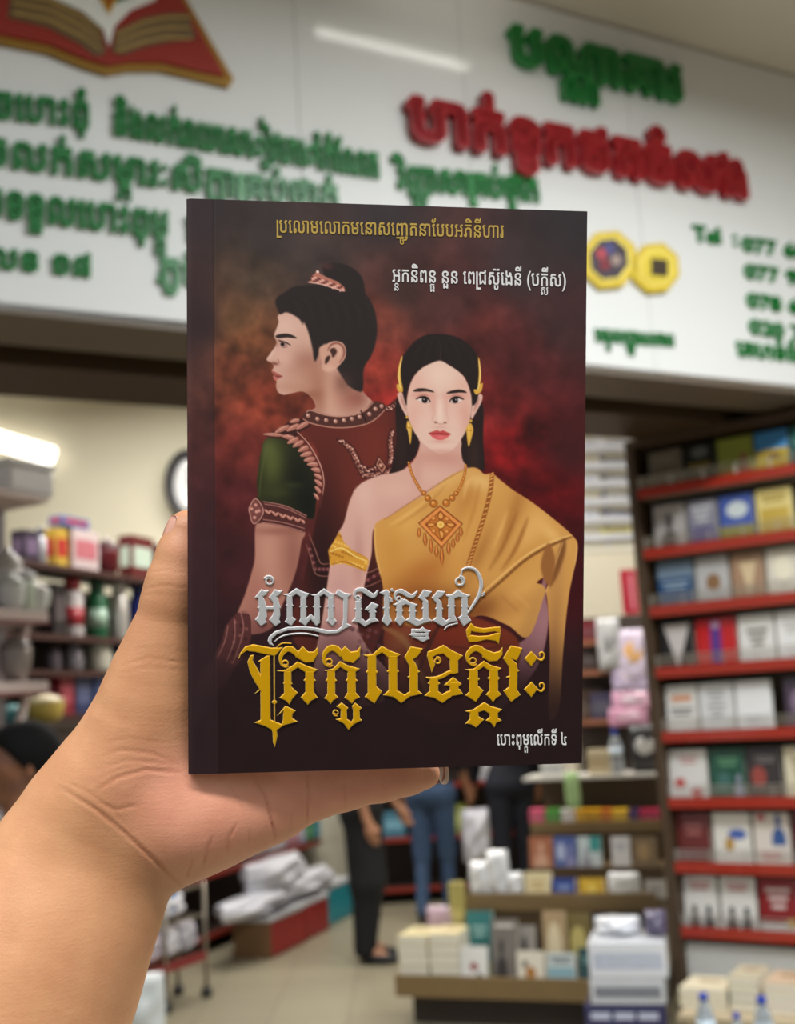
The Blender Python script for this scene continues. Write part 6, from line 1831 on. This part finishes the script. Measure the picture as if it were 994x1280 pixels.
o_ = foil_shapes(SS, 'highlight_rim', silver_r, 'pale silver rim coloured as the edge highlight of the title', .0001, .00005, .00004, .00012)
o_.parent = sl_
G3 = [[(52, 305), (68, 260), (110, 205), (180, 184), (260, 199), (340, 214), (438, 210), (395, 262), (372, 284), (300, 272), (200, 250), (120, 240), (76, 272)], [(155, 285), (130, 340), (150, 430), (190, 510), (240, 592), (256, 592), (256, 480), (215, 400), (175, 330), (182, 278)], [(228, 332), (300, 285), (328, 280), (328, 872), (244, 872), (244, 590), (200, 615), (244, 575), (244, 342)],
      stem(366, 290, 880, 9, (.69,), 20), ringp(466, 350, 34, 15, 40, 1.3), rb([(480, 388), (434, 365), (424, 295), (465, 232), (520, 226), (585, 285)], [8, 16, 32, 46, 52, 40]), [(572, 252), (620, 198), (668, 246), (718, 246), (753, 204), (756, 262), (712, 336), (640, 340), (555, 292)],
      [(400, 418), (465, 408), (530, 370), (575, 334), (640, 365), (748, 404), (716, 432), (640, 427), (575, 384), (520, 424), (440, 424)], stem(485, 418, 640, 62, (.5,)), [(412, 658), (452, 620), (516, 560), (573, 610), (522, 670), (500, 716), (468, 682)], stem(680, 418, 620, 72, (.4,), 16), [(602, 652), (645, 602), (716, 602), (748, 652), (692, 680), (662, 717), (630, 682)], rb([(390, 205), (440, 172), (520, 172)], [3, 7, 3])]
G4 = [[(192, 312), (242, 290), (246, 268), (330, 268), (330, 286), (428, 326), (442, 292), (446, 202), (402, 238), (465, 162), (553, 204), (526, 230), (521, 270), (568, 300), (450, 332), (384, 376), (388, 430), (377, 490), (368, 524), (354, 490), (350, 400), (340, 372), (268, 337)]]
G5 = [ringp(65, 295, 34, 14, 40, 1.3), rb([(75, 332), (28, 305), (28, 235), (70, 188), (120, 192), (165, 240)], [8, 16, 32, 44, 50, 40]), [(142, 222), (188, 170), (234, 213), (280, 206), (307, 173), (302, 250), (252, 298), (178, 284)], [(36, 360), (95, 345), (150, 288), (210, 320), (300, 344), (270, 368), (200, 362), (150, 330), (105, 368)], stem(80, 360, 560, 58, (.38,), 14), [(26, 578), (52, 540), (106, 540), (133, 570), (95, 590), (75, 620), (50, 590)],
      stem(238, 355, 545, 62, (.42,), 14), [(182, 572), (207, 530), (270, 530), (300, 565), (262, 585), (240, 617), (213, 590)], ringp(115, 688, 24, 11, 60, 1.3), [(122, 640), (160, 610), (210, 650), (198, 668), (200, 735), (235, 760), (250, 735), (250, 668), (242, 636), (265, 610), (314, 650), (298, 668), (300, 730), (315, 745), (252, 777), (212, 820), (178, 772), (118, 740), (152, 732), (155, 662)],
      [(336, 238), (405, 230), (475, 166), (545, 205), (617, 230), (588, 258), (522, 252), (475, 215), (432, 240), (365, 252)], stem(397, 235, 530, 64, (.45,), 14), [(342, 562), (382, 510), (430, 480), (474, 520), (415, 614)], stem(560, 240, 530, 64, (.42,), 14), [(486, 548), (528, 510), (590, 510), (652, 545), (690, 518), (755, 510), (788, 535), (692, 556), (625, 608), (560, 560)],
      [(652, 250), (700, 168), (792, 184), (756, 240), (716, 268), (752, 330), (754, 352), (770, 362), (754, 374), (754, 525), (692, 525), (690, 420), (676, 404), (690, 394), (690, 320)]]
G6 = [[(-42, 302), (-36, 270), (30, 245), (85, 216), (150, 258), (234, 298), (198, 336), (198, 430), (160, 442), (138, 425), (135, 330), (82, 282), (34, 290), (-2, 312), (12, 342), (18, 372), (-6, 428)], ringp(38, 338, 28, 12, 250, 1.3), rb([(-50, 470), (0, 476), (60, 466), (130, 430), (165, 432)], [6, 20, 28, 28, 12]), stem(10, 475, 590, 64, (.35,), 14),
      [(-62, 612), (-22, 575), (40, 575), (75, 600), (110, 580), (168, 560), (212, 560), (234, 596), (152, 612), (75, 667), (10, 627)], stem(168, 505, 590, 66, ()), [(92, 527), (160, 466), (224, 520), (196, 542), (130, 534)],
      [(262, 100), (300, 44), (332, 74), (400, 85), (480, 74), (526, 71), (529, 116), (482, 105), (400, 119), (332, 112), (302, 104), (292, 140), (270, 152)], [(268, 146), (300, 138), (360, 146), (440, 140), (490, 122), (529, 113), (515, 204), (490, 180), (420, 170), (350, 188), (285, 191)],
      ringp(315, 340, 34, 14, 40, 1.3), rb([(330, 377), (283, 352), (274, 292), (318, 243), (370, 248), (415, 295)], [8, 16, 32, 44, 50, 40]), [(378, 270), (400, 240), (436, 258), (480, 272), (520, 262), (543, 232), (542, 290), (505, 335), (440, 340), (390, 310)],
      [(258, 406), (320, 400), (400, 338), (450, 370), (533, 394), (502, 418), (432, 408), (396, 382), (350, 413), (290, 418)], stem(318, 405, 590, 66, (.4,), 14), [(258, 606), (292, 570), (350, 530), (394, 570), (335, 658)], stem(475, 400, 580, 66, (.4,), 14), [(416, 600), (442, 570), (508, 570), (533, 600), (492, 626), (470, 658), (443, 626)],
      [(258, 730), (320, 715), (400, 660), (450, 690), (538, 715), (506, 742), (506, 780), (534, 800), (492, 820), (480, 853), (453, 820), (415, 800), (445, 775), (440, 747), (400, 722), (355, 737), (355, 770), (397, 795), (335, 856), (300, 832), (258, 826), (290, 790), (290, 742)],
      [(550, 316), (610, 218), (698, 236), (656, 332), (612, 318), (655, 360), (660, 400), (674, 412), (660, 424), (656, 560), (682, 600), (610, 655), (552, 570), (594, 540), (598, 470), (574, 462), (598, 452), (594, 380), (560, 332)],
      [(716, 318), (768, 260), (817, 308), (768, 377)], rb([(808, 312), (845, 328), (868, 300), (856, 268), (834, 274), (836, 296)], [10, 13, 12, 11, 9, 4]), [(713, 556), (768, 498), (817, 550), (768, 617)], rb([(808, 552), (845, 570), (868, 540), (856, 508), (834, 514), (836, 536)], [10, 13, 12, 11, 9, 4])]
GS_ = [T3(*p) for p in G3] + [T4(*p) for p in G4] + [T5(*p) for p in G5] + [T6(*p) for p in G6]
gl_ = foil_shapes(GS_, 'title_lettering', gold_m, 'gold foil title lettering')
o_ = foil_shapes(GS_, 'highlight_rim', gold_r, 'pale gold rim coloured as the edge highlight of the title', .0001, .00005, .00004, .00012)
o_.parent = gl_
def cover_line(text, A, B, hpx, mat, label, off=.0095, ky=1.0):
    t = write(text, off, .0)
    kx = (B[0] - A[0]) / t.width
    em = hpx / .58
    p = np.array([(A[0] + x * kx, A[1] + (B[1] - A[1]) * x / t.width - y * em * ky) for x, y, z in t.v])
    q = hmap(H_TO, p)
    o = MB().add([(a, b, .00012 + .00008 * v[2]) for (a, b), v in zip(q, t.v)], t.f).build('cover_lettering', mat, novel)
    o['label'] = label
cover_line('{បេលាមេលាកមេនាសេញ_ចតនាែបបអភិនីហារ', (347, 291.5), (631, 296), 15, M((206, 172, 84), .35, .3, noise=.04), 'small gold lettering along the top of the cover')
cover_line('អ_នកនិពន_ធ នួន េព{ជស៊ូេងនី (បក_សីស)', (491, 351.5), (709, 356), 15, M((226, 224, 220), .4, noise=.02), 'small white lettering below the top line')
cover_line('េបាះពុម_ពេលីកទី ៤', (620, 930), (709, 929), 13, M((226, 224, 220), .4, noise=.02), 'small white lettering at the foot of the cover')
# ================================================================== the hand that holds the novel
def cpt(px, py, d):
    """joint of the arm: a spot in the view and its distance -> metres in camera axes"""
    return ((px - CX) / FPX * d, (CY - py) / FPX * d, -d)
def cap(a, b):
    (x0, y0, d0, r0), (x1, y1, d1, r1) = a, b
    return (cpt(x0, y0, d0), cpt(x1, y1, d1), r0 * d0 / FPX, r1 * d1 / FPX)
def chain(*n):
    return [cap(n[i], n[i + 1]) for i in range(len(n) - 1)]
HB = []
# forearm and wrist: two rails side by side give the flattened section
HB += chain((92, 1015, .438, 58), (62, 1075, .436, 64), (-6, 1210, .425, 88), (-130, 1450, .40, 118), (-260, 1720, .37, 128))
HB += chain((160, 1082, .438, 50), (130, 1135, .436, 62), (72, 1240, .425, 88), (-20, 1450, .40, 112), (-150, 1720, .37, 128))
HB += chain((118, 1040, .436, 66), (60, 1170, .43, 92), (0, 1300, .42, 110))
# palm heel, thenar mass and palm
HB += chain((126, 1000, .437, 62), (165, 955, .436, 66), (192, 890, .434, 58), (198, 840, .432, 50))
HB += chain((150, 980, .438, 60), (215, 965, .441, 60), (250, 900, .452, 60), (270, 800, .458, 48))
HB += chain((180, 1040, .438, 58), (232, 1020, .439, 62), (288, 1004, .441, 54), (336, 998, .443, 48))
HB += chain((220, 1010, .444, 62), (300, 950, .452, 58), (330, 880, .458, 50))
HB += chain((215, 985, .450, 60), (290, 880, .460, 52), (310, 810, .462, 46))
TH = chain((196, 860, .432, 52), (205, 800, .430, 43), (214, 752, .429, 36), (219, 728, .429, 34.5), (228, 694, .430, 31), (236, 664, .431, 27))
PK = chain((330, 998, .443, 48), (352, 995, .444, 43), (386, 988, .444, 37), (408, 983, .444, 33.5), (432, 979, .444, 32), (478, 972, .444, 28.5), (510, 968, .444, 24.5), (531, 967, .444, 19))
RG = chain((336, 880, .458, 38), (420, 862, .463, 31), (492, 852, .461, 28), (560, 840, .455, 24))
MD = chain((318, 820, .460, 38), (416, 770, .465, 32), (500, 728, .463, 29), (572, 694, .456, 24))
IX = chain((286, 780, .459, 36), (360, 700, .463, 30), (424, 632, .461, 27), (476, 580, .455, 23))
# creases of the skin, as lines in the view with a depth and a width
CREASE = [([(183, 716), (205, 713), (230, 716)], .00022, 1.6), ([(176, 737), (204, 731), (236, 735)], .0003, 2.0), ([(176, 745), (206, 741)], .00016, 1.6),
          ([(150, 833), (184, 822), (234, 829)], .00028, 2.2), ([(146, 842), (186, 834), (230, 838)], .00022, 1.8), ([(160, 812), (196, 808), (230, 813)], .00016, 1.8),
          ([(126, 946), (150, 937), (188, 941), (216, 952)], .0004, 2.4), ([(122, 962), (158, 950), (222, 956)], .00032, 2.2), ([(118, 990), (146, 972), (182, 962), (226, 966)], .00055, 3.0), ([(120, 975), (150, 962), (196, 950)], .00024, 1.8), ([(124, 930), (160, 922), (206, 928)], .0002, 2.0),
          ([(122, 1002), (146, 1012), (172, 1006)], .00045, 3.0), ([(76, 985), (119, 1011), (155, 1040), (193, 1075), (224, 1107)], .0009, 3.2), ([(80, 975), (110, 990), (140, 1012), (166, 1040)], .0003, 2.2),
          ([(316, 972), (331, 995), (338, 1021), (343, 1046)], .0009, 2.6), ([(383, 968), (385, 996), (383, 1028)], .0007, 2.2), ([(429, 970), (431, 1010)], .00035, 2.0), ([(480, 968), (481, 1000)], .0002, 1.8),
          ([(282, 976), (300, 1002), (306, 1024)], .00025, 2.0), ([(252, 1086), (258, 1064), (266, 1046)], .0005, 3.0), ([(282, 1070), (286, 1048), (296, 1030)], .0004, 3.0), ([(232, 1098), (240, 1074)], .0004, 3.0), ([(310, 1054), (312, 1036)], .0003, 2.4), ([(362, 1036), (364, 1016)], .0002, 2.0)]
def near_line(px, py, pts):
    d = np.full(px.shape, 1e9, np.float32)
    for (x0, y0), (x1, y1) in zip(pts[:-1], pts[1:]):
        dx, dy = x1 - x0, y1 - y0
        t = np.clip(((px - x0) * dx + (py - y0) * dy) / (dx * dx + dy * dy), 0, 1)
        d = np.minimum(d, (px - x0 - t * dx) ** 2 + (py - y0 - t * dy) ** 2)
    return d
def hand_base(P):
    d = sdf_caps(P, HB, .016)
    for fg, k in ((TH, .008), (PK, .007), (RG, .006), (MD, .006), (IX, .006)):
        e = sdf_caps(P, fg, .003)
        h = np.clip(.5 + .5 * (d - e) / k, 0, 1)
        d = d + (e - d) * h - k * h * (1 - h)
    return d
def hand_fine(P):
    d = hand_base(P)
    px = CX + FPX * P[..., 0] / -P[..., 2]
    py = CY - FPX * P[..., 1] / -P[..., 2]
    f = (P[..., 2] > -.452)
    for pts, dep, w in CREASE:
        q = near_line(px, py, pts)
        w = w * .75
        L = math.hypot(pts[-1][0] - pts[0][0], pts[-1][1] - pts[0][1])
        tt = ((px - pts[0][0]) * (pts[-1][0] - pts[0][0]) + (py - pts[0][1]) * (pts[-1][1] - pts[0][1])) / (L * L)
        dep = dep * np.clip(np.minimum(tt + .06, 1.12 - tt) * 3.2, 0, 1)
        d = d + np.where(f, .75 * dep * (np.exp(-q / (w * w)) - .25 * np.exp(-q / (9 * w * w))), 0)
    return d
lo, hi = (-.215, -.345, -.49), (.035, .062, -.325)
V, F = surface_nets(hand_base, lo, hi, .0032, 3)
def refine(V, F, fn, snap=2, h=.0016):
    e = np.concatenate([F[:, [0, 1]], F[:, [1, 2]], F[:, [2, 3]], F[:, [3, 0]]])
    es = np.sort(e, 1)
    key = es[:, 0].astype(np.int64) * len(V) + es[:, 1]
    u, inv = np.unique(key, return_inverse=True)
    mid = (V[u // len(V)] + V[u % len(V)]) / 2
    cen = V[F].mean(1)
    nV, nE, nF = len(V), len(u), len(F)
    em = (nV + inv).reshape(4, nF).T
    c = (nV + nE + np.arange(nF))
    Q = np.concatenate([np.stack([F[:, k], em[:, k], c, em[:, k - 1]], 1) for k in range(4)])
    V = np.concatenate([V, mid, cen]).astype(np.float32)
    for _ in range(snap):
        ee = h * .25
        d = fn(V)
        g = np.stack([fn(V + np.eye(3, dtype=np.float32)[i] * ee) - fn(V - np.eye(3, dtype=np.float32)[i] * ee) for i in range(3)], -1) / (2 * ee)
        V = (V - np.clip(d, -h, h)[:, None] * g / np.maximum((g * g).sum(-1), .2)[:, None]).astype(np.float32)
    return V, Q
V, F = refine(V, F, hand_base, 2, .0016)
V, F = refine(V, F, hand_fine, 3, .0009)
px, py = CX + FPX * V[:, 0] / -V[:, 2], CY - FPX * V[:, 1] / -V[:, 2]
# tan forearm, rosier palm and fingertips; thumb and crease shade put into the colour
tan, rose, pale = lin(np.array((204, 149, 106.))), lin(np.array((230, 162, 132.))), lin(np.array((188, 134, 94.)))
palm = np.clip((px * .62 + py * .78 - (1.0 * 119 * .62 + 1012 * .78)) / 1e9, 0, 1)
def blob_w(cx, cy, rx, ry):
    return np.exp(-.5 * (((px - cx) / rx) ** 2 + ((py - cy) / ry) ** 2))
wp = np.clip(1.1 * blob_w(255, 1020, 62, 52) + .9 * blob_w(350, 1000, 60, 40) + .9 * blob_w(470, 975, 90, 30) + .45 * blob_w(215, 975, 50, 30) + .5 * blob_w(232, 690, 12, 36), 0, 1)
side = 1 / (1 + np.exp(-((px - 75) * -.66 + (py - 985) * .75 - (px - 75) * .0) / -6.0))      # beyond the wrist line
wp = wp * np.where((py > 985) & (px < 240), np.clip(side, 0, 1), 1)
wd = np.clip(blob_w(205, 760, 60, 110), 0, 1) * .9  # thumb darkened in the colour, in place of its shade
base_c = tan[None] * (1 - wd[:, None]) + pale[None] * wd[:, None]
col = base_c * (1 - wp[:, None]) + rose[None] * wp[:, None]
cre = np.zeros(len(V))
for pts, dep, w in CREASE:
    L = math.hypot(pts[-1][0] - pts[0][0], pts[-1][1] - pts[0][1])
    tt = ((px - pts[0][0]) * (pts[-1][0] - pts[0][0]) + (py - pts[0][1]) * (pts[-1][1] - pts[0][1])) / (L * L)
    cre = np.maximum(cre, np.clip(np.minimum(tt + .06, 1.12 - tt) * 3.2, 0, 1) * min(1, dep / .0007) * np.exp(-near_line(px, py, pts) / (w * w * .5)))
col = col * (1 - cre[:, None] * np.array((.14, .24, .27)))  # darker, redder creases: shade in the folds put into the colour
me = bpy.data.meshes.new('person')
VW = V.astype(np.float32)
me.vertices.add(len(VW))
me.vertices.foreach_set('co', VW.ravel())
me.loops.add(F.size)
me.loops.foreach_set('vertex_index', F.astype(np.int32).ravel())
me.polygons.add(len(F))
me.polygons.foreach_set('loop_start', np.arange(0, F.size, 4, dtype=np.int32))
me.polygons.foreach_set('use_smooth', [True] * len(F))
me.update(calc_edges=True)
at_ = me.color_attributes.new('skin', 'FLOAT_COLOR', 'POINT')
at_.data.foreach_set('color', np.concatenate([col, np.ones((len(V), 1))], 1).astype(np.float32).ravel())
sk = bpy.data.materials.new('skin')
sk.use_nodes = True
nt = sk.node_tree
b = nt.nodes['Principled BSDF']
ca = nt.nodes.new('ShaderNodeVertexColor')
ca.layer_name = 'skin'
tcn = nt.nodes.new('ShaderNodeTexCoord')
def skn(scale, detail):
    n = nt.nodes.new('ShaderNodeTexNoise')
    n.inputs['Scale'].default_value = scale
    n.inputs['Detail'].default_value = detail
    nt.links.new(tcn.outputs['Object'], n.inputs['Vector'])
    return n
n1, n2 = skn(70, 4), skn(900, 5)
mx = nt.nodes.new('ShaderNodeMix')
mx.data_type = 'RGBA'
mx.blend_type = 'MULTIPLY'
mx.inputs['Factor'].default_value = 1
rp = nt.nodes.new('ShaderNodeValToRGB')
rp.color_ramp.elements[0].position = .3
rp.color_ramp.elements[0].color = (.90, .84, .82, 1)
rp.color_ramp.elements[1].position = .7
rp.color_ramp.elements[1].color = (1, 1, 1, 1)
nt.links.new(n1.outputs['Fac'], rp.inputs[0])
nt.links.new(ca.outputs['Color'], mx.inputs['A'])
nt.links.new(rp.outputs[0], mx.inputs['B'])
nt.links.new(mx.outputs['Result'], b.inputs['Base Color'])
vo = nt.nodes.new('ShaderNodeTexVoronoi')
vo.inputs['Scale'].default_value = 1100
nt.links.new(tcn.outputs['Object'], vo.inputs['Vector'])
mp = nt.nodes.new('ShaderNodeMapping')
mp.inputs['Rotation'].default_value = (0, 0, math.radians(-14))
mp.inputs['Scale'].default_value = (70, 620, 70)
n3 = nt.nodes.new('ShaderNodeTexNoise')
n3.inputs['Scale'].default_value = 1.0
n3.inputs['Detail'].default_value = 3
nt.links.new(tcn.outputs['Object'], mp.inputs['Vector'])
nt.links.new(mp.outputs['Vector'], n3.inputs['Vector'])
ad0 = nt.nodes.new('ShaderNodeMath')
ad = nt.nodes.new('ShaderNodeMath')
ad0.operation = 'MULTIPLY_ADD'
ad0.inputs[1].default_value = 1.3
nt.links.new(n2.outputs['Fac'], ad.inputs[0])
nt.links.new(vo.outputs['Distance'], ad.inputs[1])
bp = nt.nodes.new('ShaderNodeBump')
bp.inputs['Strength'].default_value = .16
bp.inputs['Distance'].default_value = .00035
nt.links.new(n3.outputs['Fac'], ad0.inputs[0])
nt.links.new(ad.outputs[0], ad0.inputs[2])
nt.links.new(ad0.outputs[0], bp.inputs['Height'])
nt.links.new(bp.outputs['Normal'], b.inputs['Normal'])
b.inputs['Roughness'].default_value = .46
b.inputs['Specular IOR Level'].default_value = .4
b.inputs['Subsurface Weight'].default_value = .12
b.inputs['Subsurface Radius'].default_value = (1, .35, .2)
b.inputs['Subsurface Scale'].default_value = .003
me.materials.append(sk)
arm_o = bpy.data.objects.new('person', me)
COL.objects.link(arm_o)
arm_o.matrix_world = CAM_MAT
tag(arm_o, 'bare forearm and open hand holding up the novel between thumb and little finger', 'person')
# nails: thin curved plates lying on the thumb and the little finger
def nail(name, c, along, out, L, W, mat, lift=.0004, tip=None):
    c, a, n = Vector(c), Vector(along).normalized(), Vector(out).normalized()
    n = (n - a * n.dot(a)).normalized()
    s = a.cross(n)
    v, f = [], []
    NU, NV = 12, 14
    for layer in (0, 1):
        for j in range(NV + 1):
            for i in range(NU + 1):
                u, w = i / NU * 2 - 1, j / NV * 2 - 1
                wd = W * math.sqrt(max(.0, 1 - max(0, abs(w) - .3) ** 2 / .62))
                ang = u * 1.0
                p = c + a * (w * L - .0 * u * u) + s * (math.sin(ang) * wd / math.sin(1.0)) + n * ((math.cos(ang) - 1) * wd * .85 - .0008 * w * w + (lift if layer else lift - .0005))
                v.append(p[:])
    N = (NU + 1) * (NV + 1)
    for layer in (0, 1):
        for j in range(NV):
            for i in range(NU):
                q = layer * N + j * (NU + 1) + i
                fc = (q, q + 1, q + NU + 2, q + NU + 1)
                f.append(fc if layer else fc[::-1])
    rim = [j * (NU + 1) for j in range(NV + 1)] + [NV * (NU + 1) + i for i in range(1, NU + 1)] + [j * (NU + 1) + NU for j in range(NV - 1, -1, -1)] + [i for i in range(NU - 1, 0, -1)]
    for i in range(len(rim)):
        p, q = rim[i], rim[(i + 1) % len(rim)]
        f.append((p, q, q + N, p + N))
    return MB().add(v, f).build(name, mat, arm_o, True)
nail_m = M((206, 150, 126), .22, noise=.03, scale=300, coat=.5)
tip_m = M((236, 222, 204), .25, noise=.02, scale=300, coat=.4)
c_t = Vector(cpt(232, 670, .431)) + Vector((-.86, .06, .50)).normalized() * .0084
nail('fingernail', c_t, (.30, .95, -.02), (-.86, .06, .50), .0082, .0046, nail_m)
c_p = Vector(cpt(541, 968, .444)) + Vector((0, -.0006, -.0040))
nail('fingernail', c_p, (1, .04, .06), (0, -.35, -1), .0050, .0042, nail_m)
nail('fingernail_tip', c_p + Vector((.0047, -.0001, .0010)), (1, .04, .10), (0, -.35, -1), .0020, .0040, tip_m)
